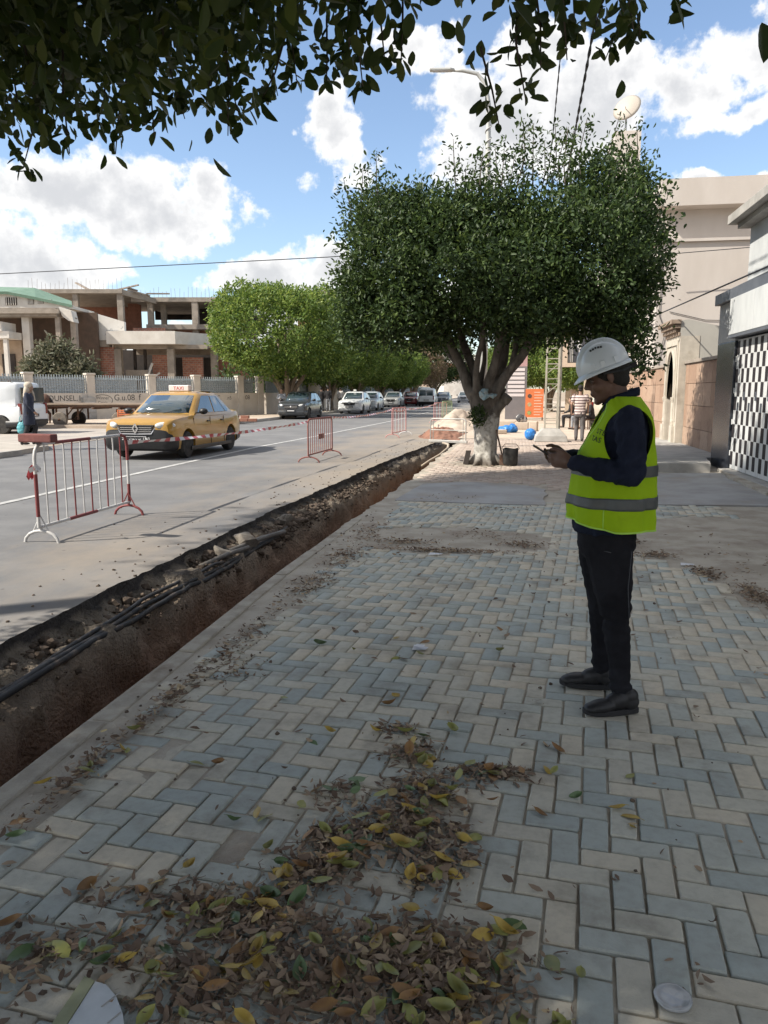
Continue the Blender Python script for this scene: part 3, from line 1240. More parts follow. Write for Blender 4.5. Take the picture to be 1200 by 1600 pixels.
rb.box('inner_wall', M_dark, -22.4, -17.6, 77.2, 77.4, 8.5, 9.4)
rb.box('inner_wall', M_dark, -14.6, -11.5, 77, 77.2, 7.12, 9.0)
rb.box('brick_wall', M_brick, -20.6, -18.0, 64.6, 64.9, 6.0, 6.72)
rb.box('brick_wall', M_redp, -18.0, -13.2, 66.9, 67.1, 5.4, 6.7)
# ground storey projecting towards the street
rb.box('canopy_slab', M_white, -19.45, -14.62, 55, 62.5, 4.86, 5.74)
sl = MB()
sl.prism([(-14.61 + 20, 55 - 64), (-12.4 + 20, 58.2 - 64), (-12.4 + 20, 62.5 - 64), (-14.61 + 20, 62.5 - 64)], 4.86, 5.72)
sl.build('canopy_slab', M_white, rb.o)
rb.box('beam', M_rawc, -22.2, -19.47, 55.6, 56.2, 4.7, 5.15)
rb.box('beam', M_rawc, -19.3, -12.6, 55.9, 56.3, 4.56, 4.855)
rb.box('beam', M_rawc, -19.3, -12.6, 60.9, 61.3, 4.4, 4.855)
for x, f in ((-18.95, 55.9), (-15.2, 55.9), (-12.7, 58.6)):
    rb.box('pillar', M_rawc, x - .24, x + .24, f - .22, f + .22, 0, 4.555)
rb.box('brick_wall', M_brick, -21.6, -19.2, 55.8, 56.05, 0, 4.68)
rb.box('brick_wall', M_brick, -17.0, -15.46, 57.4, 57.65, 0, 4.2)
rb.box('brick_wall', M_brick, -14.9, -13.4, 57.8, 58.05, 0, 4.05)
rb.box('brick_wall', M_redp, -13.3, -10.0, 60.0, 60.2, 0, 4.3)
rb.box('window_sill', M_rawc, -18.7, -17.05, 56.5, 57.0, 2.7, 3.1)
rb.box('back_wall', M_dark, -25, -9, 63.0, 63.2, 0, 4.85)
for x in (-18.2, -17.45):
    rb.box('timber_prop', M_dark, x - .09, x + .09, 57.1, 57.3, 3.1, 4.7)
mb = MB()
mb.bar((-17.2 + 20, 56.4 - 64, 2.4), (-16.8 + 20, 56.7 - 64, 3.6), .25, .1)
mb.bar((-16.9 + 20, 56.4 - 64, 2.4), (-16.3 + 20, 56.7 - 64, 2.9), .3, .1)
mb.build('broken_board', M_peel, rb.o)
mb = MB()
for (x0, z0, x1, z1, w) in ((-25.2, 10.35, -23.9, 9.7, .3), (-23.0, 9.95, -21.5, 9.7, .25), (-21.9, 9.75, -19.9, 10.1, .2), (-20.8, 9.72, -19.2, 9.3, .3), (-21.0, 9.95, -20.3, 9.75, .4), (-19.4, 9.45, -17.6, 9.5, .2)):
    MB().bar((x0 + 20, random.uniform(.2, 2.5), z0), (x1 + 20, random.uniform(.2, 2.5), z1), w, .1).build('plank', mat('old_plank', (.34, .29, .245), (.25, .21, .18), rough=.95, scale=4), rb.o)
pass
mb = MB()
for k in range(46):
    x = -28.8 + k * .36
    zt = 9.68 if x < -21.1 else 9.36
    mb.tube([(x + 20, .2 if x < -21 else 3, zt), (x + 20 + random.uniform(-.05, .05), .25 if x < -21 else 3, zt + random.uniform(.5, 1.0))], .011, 4)
mb.build('rebar', mat('rebar', (.16, .11, .085), rough=.9), rb.o, kind='stuff')
# far wing behind the trees
rb.box('roof_slab', M_rawc, -11.4, -3.4, 80, 94, 11.3, 11.62)
for k in range(9):
    rb.box('joist', M_rawc, -11.0 + k * .85, -10.72 + k * .85, 79.4, 80, 11.32, 11.55)
for x in (-9.6, -5.7, -3.7):
    rb.box('column', M_rawc, x - .3, x + .3, 80.3, 80.9, 0, 11.3)
rb.box('floor_slab', M_rawc, -11.4, -3.0, 80, 94, 7.4, 7.8)
rb.box('brick_wall', M_redp, -9.2, -6.0, 84, 84.3, 7.8, 11.3)
rb.box('brick_wall', M_brick, -11.0, -3.2, 81, 81.3, 0, 7.4)
rb.box('floor_slab', M_rawc, -3.0, .9, 82, 94, 6.9, 7.2)
rb.box('column', M_rawc, -.8, -.2, 82.2, 82.8, 0, 8.4)
rb.box('brick_wall', M_brick, -.2, .6, 83, 83.3, 5.4, 6.9)

hb = Bld('house', 'white house with a green hipped roof and a broken concrete porch, at the left edge', 'house', -24, 52)
w_ = MB()
x0, f0 = -24, 52
w_.prism([(-31 - x0, 7.05), (-20.9 - x0, 7.05), (-20.9 - x0, 7.25), (-23.3 - x0, 7.75), (-25.2 - x0, 8.13), (-31 - x0, 8.13)], 1.2, 5.0, 'xz')
w_.build('wall', M_white, hb.o)
r_ = MB()
r_.add([(-31 - x0, .9, 8.1), (-25.2 - x0, .9, 8.16), (-23.3 - x0, .95, 7.8), (-20.9 - x0, 1.0, 7.3), (-22.5 - x0, 5, 8.0), (-25.2 - x0, 5.2, 8.95), (-31 - x0, 5.2, 9.1)], [(0, 1, 5, 6), (1, 2, 5), (2, 3, 4, 5)])
r_o = r_.build('roof', M_green, hb.o)
apply_mod(r_o, 'SOLIDIFY', thickness=.18)
for (x, wd, hh) in ((-25.05, .75, .5), (-23.75, .42, .38), (-23.1, .4, .3), (-22.5, .35, .22)):
    wo_ = hb.box('window', M_dark, x - wd / 2, x + wd / 2, 53.15, 53.25, 7.55 - hh / 2, 7.55 + hh / 2)
    mb = MB()
    for k in range(5):
        xx = x - wd / 2 + wd * (k + .5) / 5
        mb.box(xx - .02 - x0, xx + .02 - x0, 1.12, 1.145, 7.55 - hh / 2, 7.55 + hh / 2)
    mb.build('bars', M_white, wo_)
hb.box('porch_slab', M_rawc, -27.5, -21.56, 51.9, 53.18, 6.45, 7.0)
hb.box('porch_slab', M_rawc, -26.0, -21.3, 51.7, 51.88, 6.62, 6.9)
mb = MB()
mb.prism([(-21.5 - x0, 7.1), (-20.7 - x0, 6.85), (-20.55 - x0, 6.1), (-20.9 - x0, 6.2), (-21.3 - x0, 6.5)], .2, 1.1, 'xz')
mb.build('broken_edge', M_white, hb.o)
hb.box('column', M_white, -24.1, -23.62, 52.4, 52.9, 3.4, 6.44)
hb.box('column', M_rawc, -24.2, -23.0, 52.5, 53.1, 1.0, 3.9)
hb.box('column', M_rawc, -21.75, -21.45, 52.1, 52.4, 1.0, 6.44)
hb.box('column', M_rawc, -20.95, -20.6, 52.6, 53.0, 1.0, 6.44)
hb.box('back_wall', mat('brown_shutter', (.115, .075, .055), (.085, .06, .045), rough=.9, scale=2), -27.0, -20.0, 55, 55.2, 1.0, 7.0)
hb.box('low_roof', M_white, -27.5, -24.15, 50.6, 52.4, 4.95, 5.4)
hb.box('low_roof', M_white, -27.5, -24.55, 50.5, 52.5, 5.41, 6.0)
hb.box('roof_trim', mat('dark_green_trim', (.05, .085, .075), rough=.7), -27.5, -24.6, 50.35, 50.48, 5.95, 6.2)
hb.box('post', M_white, -24.6, -24.35, 50.7, 50.95, 1.2, 4.94)
hb.box('side_wall', mat('tan_render', (.42, .33, .25), (.36, .28, .21), rough=.9, scale=2), -27.5, -24.3, 52.6, 52.8, 1.0, 4.94)
hb.box('door', M_dark, -25.6, -24.75, 52.45, 52.58, 1.0, 4.05)

wb2 = Bld('gable_wall', 'tall white peeling wall with faded blue writing between house and brick ruin', 'wall', -20.3, 56)
mb = MB()
mb.prism([(-22.1 + 20.3, 5.16), (-19.5 + 20.3, 5.16), (-19.5 + 20.3, 5.78), (-18.35 + 20.3, 5.8), (-18.35 + 20.3, 6.42), (-22.0 + 20.3, 7.5)], -.4, 0, 'xz')
mb.build('plaster_wall', M_peel, wb2.o)
mb = MB()
mb.prism([(-22.55 + 20.3, 1.0), (-22.12 + 20.3, 1.0), (-22.02 + 20.3, 7.6), (-22.45 + 20.3, 7.3)], -.5, .1, 'xz')
mb.build('end_pier', M_white, wb2.o)
put_text('Bia Ugetlec', .42, mat('faded_blue', (.22, .30, .36), (.66, .64, .6), rough=.9, scale=3), (-1.0, -.405, 6.02), (PI / 2, R(0), 0), wb2.o, depth=.001)

# ---------------------------------------------------------------- boundary wall with railings
M_wallw = mat('boundary_plaster', (.62, .565, .49), (.54, .485, .42), rough=.92, scale=.8, bump=.25, bscale=16, c3=(.36, .32, .275), scale3=.5, lo3=.56, hi3=.78)
M_rail = mat('rail_grey_blue', (.40, .45, .48), (.31, .36, .39), rough=.6, scale=6, metal=.2)
M_sheet = mat('corrugated_sheet', (.42, .46, .48), (.50, .53, .54), rough=.5, scale=2, metal=.3)
M_sheet2 = mat('dark_sheet', (.075, .10, .105), (.05, .065, .07), rough=.7, scale=2)
M_ink = mat('graffiti_ink', (.06, .058, .06), rough=.9)


def boundary(name, label, a, b, pillars, ztop=1.48, zp=2.42, dark=False, zrail=2.34):
    a, b = Vector((*a, 0)), Vector((*b, 0))
    L_ = (b - a).length
    ang = math.atan2(b.y - a.y, b.x - a.x)
    o = thing(name, label, 'wall', a, ang)
    MB().box(0, L_, -.11, .11, 0, ztop).build('wall', M_wallw, o)
    for i, p in enumerate(pillars):
        MB().box(p - .22, p + .22, -.17, .17, 0, zp).box(p - .26, p + .26, -.21, .21, zp, zp + .1).build('pillar', M_wallw, o, bevel=.02)
    ends = [0] + list(pillars) + [L_]
    for i in range(len(ends) - 1):
        p0, p1 = ends[i] + .24, ends[i + 1] - .24
        if p1 - p0 < .3:
            continue
        mb = MB()
        n = max(3, int((p1 - p0) / .135))
        for k in range(n + 1):
            x = p0 + (p1 - p0) * k / n
            mb.box(x - .022, x + .022, -.05, -.025, ztop, zrail + .08)
        mb.box(p0, p1, -.024, .0, ztop + .12, ztop + .17)
        mb.box(p0, p1, -.024, .0, zrail - .16, zrail - .11)
        mb.build('railing', M_rail, o)
        mb = MB()
        if dark or i >= len(ends) - 4 and not dark and False:
            mb.box(p0, p1, .03, .04, ztop + .01, zrail)
        else:
            m2 = int((zrail - ztop) / .07)
            rr = []
            for k in range(m2 + 1):
                z = ztop + .02 + (zrail - ztop - .06) * k / m2
                rr.append([(p0, .035 + .022 * (k % 2), z), (p0 + (p1 - p0) * random.uniform(.55, 1.0 if i % 2 else .95), .035 + .022 * (k % 2), z)] if False else [(p0, .035 + .022 * (k % 2), z), (p1 if i % 3 else p0 + (p1 - p0) * .8, .035 + .022 * (k % 2), z)])
            mb.rings(rr, close=False)
        mb.build('sheet', M_sheet2 if dark else M_sheet, o)
    return o


A, B_ = (-33.7, 21.0), (-15.9, 47.5)
bl = math.hypot(17.8, 26.5)


def along(x, y):
    return math.hypot(x - A[0], y - A[1])


bw = boundary('boundary_wall', 'low whitewashed wall with grey railings and scrawled graffiti behind the horse cart', A, B_,
              [along(-28.5, 28.8), along(-24.06, 35.37), along(-22.26, 38.04), along(-20.26, 41.02), along(-18.63, 43.44), along(-16.89, 46.03), bl - .23])
for (px, s, sz) in ((36.75, 'OOUNSEL.1.', .40), (38.55, 'Winner', .24), (39.6, 'G.u.08', .46), (40.35, 'f', .48), (41.7, 'r.. C:', .3), (42.6, '=:- r', .3), (44.6, '7.C.', .36), (46.45, '08', .36), (45.3, '.n5', .3)):
    # local x of a point on the wall line whose world y is px
    tt = (px - A[1]) / (B_[1] - A[1]) * bl
    z = 1.08 if s != 'Winner' else 1.14
    if tt < bl - .6:
        put_text(s, sz, M_ink, (tt, -.113, z), (PI / 2, 0, 0), bw, depth=.001)
    if s == 'Winner':
        put_text('Casals', .22, M_ink, (tt, -.113, .90), (PI / 2, 0, 0), bw, depth=.001)
        ring = [(tt + .56 * math.cos(q * PI / 14), -.114, 1.09 + .30 * math.sin(q * PI / 14)) for q in range(29)]
        MB().tube(ring, .014, 4, cap=False).build('graffiti_loop', M_ink, bw)
tt = (36.0 - A[1]) / (B_[1] - A[1]) * bl
mbx = thing('meter_box', 'small grey meter cabinet against the wall behind the horse cart', 'box', (-22.25, 37.72, 0), math.atan2(26.5, 17.8))
MB().box(-.35, .35, -.28, -.02, .13, 1.25).build('cabinet', M_conc, mbx, bevel=.02)
MB().box(-.26, .26, -.30, -.281, .5, 1.05).build('door', mat('meter_grey', (.38, .38, .37), rough=.7), mbx)
bw2 = boundary('boundary_wall', 'whitewashed wall with dark sheeted railings behind the parked cars', (-15.86, 47.75), (-15.86, 150), [5.2, 7.4, 17, 21.5, 30, 36.5, 45, 56, 69, 84], dark=True, zp=2.35, zrail=2.28)
tag(MB().box(-15.6, -15.42, 57.5, 66.5, .13, 2.35).build('wall_panel', M_wallw), 'beige blank wall panel behind two standing men under the trees', 'wall')

# far end of the street
fb = Bld('far_building', 'pale low shop building closing the street at the far left', 'building', -4, 170)
fb.box('wall', M_white, -9.5, -1.5, 168, 178, 0, 5.2)
for x in (-8.2, -6.0, -3.6):
    fb.box('window', M_dark, x - .6, x + .6, 167.9, 167.98, 1.2, 3.2)
fb2 = Bld('far_building', 'tan building block at the far end of the street', 'building', 4, 210)
fb2.box('wall', mat('tan_far', (.52, .42, .34), (.46, .37, .3), rough=.9, scale=.3), 1.5, 13.5, 205, 225, 0, 9.0)
for k in range(4):
    fb2.box('window', M_dark, 2.6 + k * 2.6, 3.8 + k * 2.6, 204.9, 204.98, 5, 7.2)
fb3 = Bld('far_building', 'cream building with a brick red upper floor at the far end of the street', 'building', 12, 185)
fb3.box('wall', M_white, 13.8, 28, 180, 200, 0, 10)
fb3.box('upper_floor', M_redp, 14.5, 20, 179.8, 179.98, 4.5, 8)

# ================================================================== RIGHT-HAND SIDE
M_cream = mat('cream_wall', (.52, .475, .435), (.475, .43, .39), rough=.95, scale=.7, bump=.25, bscale=3.0, c3=(.40, .35, .30), scale3=.5, stretch=(1, 1, .35), bdist=.03)
wbd = thing('white_building', 'large cream windowless building with overhanging parapet behind the brown wall', 'building', (9, 36, 0))
def B2(name, m, x0, x1, y0, y1, z0, z1, par=wbd, o=(9, 36), **kw):
    return MB().box(x0 - o[0], x1 - o[0], y0 - o[1], y1 - o[1], z0, z1).build(name, m, par, **kw)
B2('wall', M_cream, 4.75, 16, 28.8, 50, 0, 6.62)
B2('ledge', M_cream, 4.68, 16, 28.7, 50, 6.625, 6.72)
B2('upper_wall', M_cream, 4.9, 16, 29.5, 50, 6.722, 7.83)
B2('parapet', M_cream, 4.72, 16, 28.85, 50, 7.832, 8.72)
B2('stair_tower', M_cream, 3.62, 4.62, 33.5, 36, 0, 11.75)
B2('corner_pier', M_cream, 4.52, 4.74, 29.3, 30.3, 0, 2.5)
mb = MB()
mb.tube([(4.9 - 9, 28.78 - 36, 5.9), (4.86 - 9, 28.77 - 36, 4.2), (5.1 - 9, 28.77 - 36, 3.6), (4.9 - 9, 28.77 - 36, 2.6), (5.2 - 9, 28.77 - 36, 1.8)], .012, 5)
mb.tube([(5.2 - 9, 28.77 - 36, 4.3), (6.4 - 9, 28.77 - 36, 4.0), (7.8 - 9, 28.77 - 36, 3.95)], .012, 5)
mb.build('wall_cable', M_ink, wbd)
ds = thing('satellite_dish', 'round pale satellite dish on the roof above the big tree', 'dish', (4.05, 33.8, 11.75))
rings = []
for k in range(7):
    r_ = .56 * k / 6
    rings.append([(r_ * math.cos(q * PI / 12), -.16 * (1 - (k / 6) ** 2), r_ * math.sin(q * PI / 12)) for q in range(24)])
dm = MB()
dm.rings(rings, True, False, False)
d_o = dm.build('reflector', mat('dish_beige', (.40, .36, .31), rough=.6), ds, smooth=60)
apply_mod(d_o, 'SOLIDIFY', thickness=.02)
d_o.location = (0, -.1, .92)
d_o.rotation_euler = (R(-24), 0, R(-30))
MB().tube([(0, 0, 0), (0, 0, .9)], .04, 8).tube([(0, 0, .8), (-.12, -.6, .8), ], .015, 6).build('mast', mat('galvanised', (.42, .42, .41), rough=.5, metal=.6), ds)

# brown stone-clad wall, panel by panel
M_bpanel = ramp_mat('stone_panel', [(0, (.31, .205, .145)), (.5, (.36, .245, .175)), (1, (.40, .285, .21))], 'object', rough=.85, stain=(.16, .10, .075), stain_scale=1.5, bump=.2, bscale=40)
sw_ = thing('garden_wall', 'tall brown stone clad wall with a coping beside the arched portal', 'wall', (4.5, 25, 0))
MB().box(0.02, .30, -7.6, 12, 0, 2.28).build('core', mat('joint_dark', (.17, .12, .09), rough=.95), sw_)
MB().box(-.07, .36, -7.6, 12, 2.282, 2.36).build('coping', M_rawc, sw_, bevel=.01)
zrows = [.02, .62, 1.20, 1.76, 2.275]
ys = list(np.arange(-7.55, 12, .82))
for yi in range(len(ys) - 1):
    for zi in range(4):
        y0, y1 = ys[yi], ys[yi + 1]
        if y0 < -.75 and y1 > -3.1 and zi < 4:
            if y0 > -3.05 and y1 < -.85:
                continue
            y0, y1 = (y0, min(y1, -3.05)) if y0 < -3.05 else (max(y0, -.85), y1)
            if y1 - y0 < .1:
                continue
        o = MB().box(-.022 - random.uniform(0, .006), .018, y0 + .006, y1 - .006, zrows[zi] + .005, zrows[zi + 1] - .005).build('panel', M_bpanel, sw_, bevel=.004)

# arched portal
M_port = mat('portal_stone', (.50, .455, .385), (.42, .38, .32), rough=.9, scale=3, bump=.35, bscale=25, c3=(.33, .29, .235), scale3=1.4)
po = thing('arched_portal', 'carved stone doorway with a horseshoe arch and stepped cornice set in the brown wall', 'portal', (4.42, 23.0, 0))


def arch_pts(hw, zs, zt, n=14):
    """pointed horseshoe outline of the opening, y across, z up (from the right foot round to the left)"""
    pts = [(-hw * .80, 0), (-hw * .80, zs)]
    for k in range(n + 1):
        t = k / n
        a = PI * (1 - t)
        yy = math.cos(a) * hw * (1.0 if True else 1)
        zz = zs + (zt - zs) * (math.sin(a) ** .8 if math.sin(a) > 0 else 0) + .0
        pts.append((yy, zz))
    pts += [(hw * .80, zs), (hw * .80, 0)]
    return pts


op = arch_pts(.52, 1.35, 2.62)
outer = [(-.98, 0), (-.98, 3.02), (.98, 3.02), (.98, 0)]
poly = [(-.98, 0), (-.98, 3.02), (.98, 3.02), (.98, 0)] + [(a, b) for a, b in reversed(op)]
bmx = bmesh.new()
vv = [bmx.verts.new((-.12, a, b)) for a, b in poly]
fc = bmx.faces.new(vv)
bmesh.ops.triangulate(bmx, faces=[fc])
ext = bmesh.ops.extrude_face_region(bmx, geom=list(bmx.faces))
bmesh.ops.translate(bmx, vec=(.50, 0, 0), verts=[e for e in ext['geom'] if isinstance(e, bmesh.types.BMVert)])
bmesh.ops.recalc_face_normals(bmx, faces=bmx.faces)
me = bpy.data.meshes.new('front')
bmx.to_mesh(me)
bmx.free()
me.materials.append(M_port)
link_obj('front', me, po)
mb = MB()
mb.prism([(-.115, 3.022), (-.115, 3.42), (.06, 3.46), (1.05, 3.22), (1.05, 0.0), (.39, 0), (.39, 3.022)], -.97, .97, 'xz')
mb.build('gatehouse', mat('portal_render', (.42, .405, .365), (.38, .365, .33), rough=.9, scale=1.2), po)
MB().box(.37, .385, -.6, .6, 0, 2.7).build('door', mat('portal_door', (.16, .18, .16), (.12, .13, .12), rough=.7, scale=4), po)
mb = MB()
for k in range(9):
    z = 1.72 + k * .085
    mb.box(.33, .355, -.46, .46, z, z + .035)
mb.build('grille', M_conc, po)
rim_o = [(a * 1.16, (b if b < .01 else b * 1.025)) for a, b in op]
mb = MB()
mb.tube([(-.13, a, max(b, .01)) for a, b in rim_o], .05, 6)
mb.build('arch_moulding', M_port, po, smooth=60)
mb = MB()
for s in (-1, 1):
    mb.box(-.2, .1, s * .66 - .17, s * .66 + .17, 0, .62)
    mb.box(-.17, .05, s * .6 - .1, s * .6 + .1, .622, .7)
    mb.lathe([(.055, .7), (.06, .75), (.05, .8), (.05, 1.25), (.075, 1.33), (.085, 1.4)], (-.14, s * .6, 0), 'z', 10)
mb.build('plinth', M_port, po, bevel=.008)
mb = MB()
for row in range(3):
    n = 9
    for k in range(n):
        y = -.92 + 1.84 * (k + .5 * (row % 2)) / (n - .5)
        mb.box(-.17 - row * .07, -.122, y - .055, y + .055, 3.03 + row * .1, 3.12 + row * .1)
mb.box(-.38, -.122, -1.02, 1.02, 3.34, 3.45)
mb.build('cornice', mat('cornice_brown', (.30, .23, .175), (.22, .165, .125), rough=.9, scale=9), po, bevel=.006)
mb = MB()
for s in (-1, 1):
    mb.prism([(s * .12, 2.72), (s * .62, 2.1), (s * .66, 2.72)], -.15, -.121, 'yz')
    mb.box(-.15, -.121, s * .78 - .05, s * .78 + .05, .75, 2.9)
mb.box(-.155, -.121, -.8, .8, 2.8, 2.92)
mb.build('carving', M_port, po)

# shop with the chequered folding gate
M_shopw = mat('shop_white', (.52, .54, .545), (.45, .47, .48), rough=.75, scale=2.4, bump=.15, stretch=(1, 1, .4), c3=(.33, .34, .34), scale3=1.4, lo3=.55, hi3=.8)
M_navy = mat('navy_tile', (.028, .032, .042), (.04, .045, .055), rough=.25, scale=2, spec=.6)
M_navyf = mat('navy_trim', (.085, .095, .115), (.11, .12, .14), rough=.5, scale=3)
sp_ = thing('shop_building', 'shop front with dark blue pillar, pale marble fascia and concrete eaves at the right edge', 'shop', (4.15, 15, 0))
def B3(name, m, x0, x1, y0, y1, z0, z1, **kw):
    return MB().box(x0, x1, y0 - 15, y1 - 15, z0, z1).build(name, m, sp_, **kw)
B3('upper_wall', M_shopw, .35, 6, 4, 16.85, 3.52, 4.75)
B3('eaves', M_conc, -.05, 6, 3.9, 17.05, 4.85, 5.02, bevel=.01)
B3('eaves', M_conc, .12, 6, 4, 16.93, 4.752, 4.848)
B3('trim_band', M_navyf, -.12, 1.5, 4, 17.35, 3.30, 3.51, bevel=.008)
pl_ = B3('pillar', M_navy, -.02, .5, 16.0, 17.3, .0, 2.52, bevel=.01)
B3('pillar_cap', M_shopw, -.02, .5, 16.0, 17.3, 2.523, 3.295)
for y0, y1 in ((14.45, 15.98), (12.9, 14.44), (11.3, 12.89)):
    B3('fascia_panel', M_shopw, -.16, .02, y0 + .01, y1, 2.62, 3.295, bevel=.006)
B3('soffit', M_navyf, -.155, .3, 8, 16.02, 2.56, 2.615)
B3('threshold', M_conc, -.18, .3, 6, 16.0, -.03, .06, bevel=.01)
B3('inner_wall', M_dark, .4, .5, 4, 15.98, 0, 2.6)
gt = thing('folding_gate', 'white steel folding gate with a chequer of dark glass panes', 'gate', (4.17, 15.96, .07))
M_gate = mat('gate_white', (.62, .63, .63), (.54, .55, .55), rough=.5, scale=4, stretch=(1, 2, .4), c3=(.36, .32, .27), scale3=4, lo3=.60, hi3=.82)
M_pane = mat('gate_pane', (.022, .020, .022), (.032, .028, .032), rough=.6, scale=3, spec=.2)
LW = .355
for k in range(9):
    y1 = -k * LW * 1.0 - .01
    y0 = y1 - LW + .012
    zz = .005 * (k % 2)
    leaf = MB()
    # stiles and rails with square openings left for the panes: 2 columns x 10 rows, alternate cells open
    leaf.box(.0 + zz, .028 + zz, y0, y1, 0, 2.46)
    lo = leaf.build('leaf', M_gate, gt, bevel=.003)
    for r in range(9):
        c = (r + 1) % 2
        cw = (LW - .012) / 2
        ya = y0 + cw * c + .007
        yb = y0 + cw * (c + 1) - .007
        za = .08 + r * .262
        MB().box(-.004 + zz, .006 + zz, ya, yb, za, za + .255).build('pane', M_pane, gt)
    MB().box(-.03 + zz, -.001 + zz, y0 + .01, y0 + .03, 1.12 + .2 * (k % 2), 1.28 + .2 * (k % 2)).build('handle', M_navyf, gt)
for z in (.3, .9, 1.5, 2.1):
    MB().lathe([(.012, -.05), (.012, .05)], (-.01, -.004, z), 'z', 8).build('hinge', M_gate, gt)

# ================================================================== TREES
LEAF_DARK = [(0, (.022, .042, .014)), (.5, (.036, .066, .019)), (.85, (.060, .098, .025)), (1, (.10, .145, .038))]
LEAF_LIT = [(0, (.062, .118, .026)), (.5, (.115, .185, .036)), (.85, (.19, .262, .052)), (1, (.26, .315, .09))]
LEAF_DRY = [(0, (.16, .12, .08)), (.5, (.22, .165, .115)), (.85, (.17, .14, .07)), (1, (.11, .13, .05))]
LEAF_GREY = [(0, (.09, .10, .06)), (.5, (.13, .14, .085)), (.85, (.19, .18, .12)), (1, (.27, .25, .19))]
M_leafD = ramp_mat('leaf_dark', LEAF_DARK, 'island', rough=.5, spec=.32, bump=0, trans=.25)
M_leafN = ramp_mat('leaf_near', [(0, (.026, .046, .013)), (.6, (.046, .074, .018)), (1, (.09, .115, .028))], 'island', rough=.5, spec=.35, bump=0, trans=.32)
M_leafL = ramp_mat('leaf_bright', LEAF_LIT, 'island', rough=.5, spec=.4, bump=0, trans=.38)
M_leafDry = ramp_mat('leaf_dry', LEAF_DRY, 'island', rough=.7, spec=.2, bump=0, trans=.2)
M_leafG = ramp_mat('leaf_grey', LEAF_GREY, 'island', rough=.6, spec=.3, bump=0, trans=.15)
M_bark = mat('bark', (.125, .105, .085), (.07, .058, .047), rough=.95, scale=9, bump=.9, bscale=24, stretch=(1, 1, .35), c3=(.19, .165, .14), scale3=4)
M_bark2 = mat('bark_pale', (.24, .19, .14), (.15, .12, .09), rough=.95, scale=6, bump=.8, bscale=20, stretch=(1, 1, .35))


def whitewash_mat():
    m = mat('whitewashed_bark', (.135, .115, .095), (.075, .062, .05), rough=.95, scale=9, bump=.9, bscale=22, stretch=(1, 1, .4))
    t = m.node_tree
    b = t.nodes['Principled BSDF']
    src = b.inputs['Base Color'].links[0].from_socket
    co = t.nodes.new('ShaderNodeTexCoord').outputs['Object']
    sp = t.nodes.new('ShaderNodeSeparateXYZ')
    t.links.new(co, sp.inputs[0])
    n = t.nodes.new('ShaderNodeTexNoise')
    n.inputs['Scale'].default_value = 7
    n.inputs['Detail'].default_value = 8
    t.links.new(co, n.inputs['Vector'])
    s = math_n(t, 'SUBTRACT', math_n(t, 'ADD', 1.02, math_n(t, 'MULTIPLY', math_n(t, 'SUBTRACT', n.outputs['Fac'], .5), .9)), sp.outputs[2])
    mr = t.nodes.new('ShaderNodeMapRange')
    mr.inputs['From Min'].default_value = -.03
    mr.inputs['From Max'].default_value = .10
    t.links.new(s, mr.inputs['Value'])
    n2 = t.nodes.new('ShaderNodeTexNoise')
    n2.inputs['Scale'].default_value = 16
    n2.inputs['Detail'].default_value = 8
    t.links.new(co, n2.inputs['Vector'])
    r2 = t.nodes.new('ShaderNodeMapRange')
    r2.inputs['From Min'].default_value = .62
    r2.inputs['From Max'].default_value = .50
    t.links.new(n2.outputs['Fac'], r2.inputs['Value'])
    fl = t.nodes.new('ShaderNodeMapRange')          # paint worn off at the foot
    fl.inputs['From Min'].default_value = .05
    fl.inputs['From Max'].default_value = .22
    t.links.new(sp.outputs[2], fl.inputs['Value'])
    f = math_n(t, 'MULTIPLY', math_n(t, 'MULTIPLY', mr.outputs[0], math_n(t, 'ADD', math_n(t, 'MULTIPLY', r2.outputs[0], .45), .5)), fl.outputs[0])
    mx = t.nodes.new('ShaderNodeMix')
    mx.data_type = 'RGBA'
    t.links.new(f, mx.inputs[0])
    t.links.new(src, mx.inputs[6])
    mx.inputs[7].default_value = (.40, .385, .35, 1)
    t.links.new(mx.outputs[2], b.inputs['Base Color'])
    return m


M_wash = whitewash_mat()


def leaves(points, outward, size, rng, wr=.46, droop=.15, updir=.25):
    """folded two-quad leaves at points; returns verts, quads"""
    n = len(points)
    d = outward * .55 + rng.normal(0, .75, (n, 3))
    d[:, 2] += updir
    d /= np.linalg.norm(d, axis=1)[:, None] + 1e-9
    r = rng.normal(0, 1, (n, 3)) + np.array([0, 0, .9]) + outward * .7
    s = np.cross(d, r)
    s /= np.linalg.norm(s, axis=1)[:, None] + 1e-9
    nn = np.cross(s, d)
    L_ = (size * rng.uniform(.65, 1.2, n))[:, None]
    w = L_ * wr * .5
    fold = w * .35
    P = points
    v = np.empty((n, 6, 3))
    v[:, 0] = P
    v[:, 1] = P + d * L_ * .34 + s * w * .85 + nn * fold
    v[:, 2] = P + d * L_ * .72 + s * w * .9 + nn * (fold - L_ * droop * .5)
    v[:, 3] = P + d * L_ - nn * L_ * droop
    v[:, 4] = P + d * L_ * .72 - s * w * .9 + nn * (fold - L_ * droop * .5)
    v[:, 5] = P + d * L_ * .34 - s * w * .85 + nn * fold
    q = np.array([[0, 3, 2, 1], [0, 5, 4, 3]])
    f = (np.arange(n) * 6)[:, None, None] + q[None]
    return v.reshape(-1, 3), f.reshape(-1, 4)


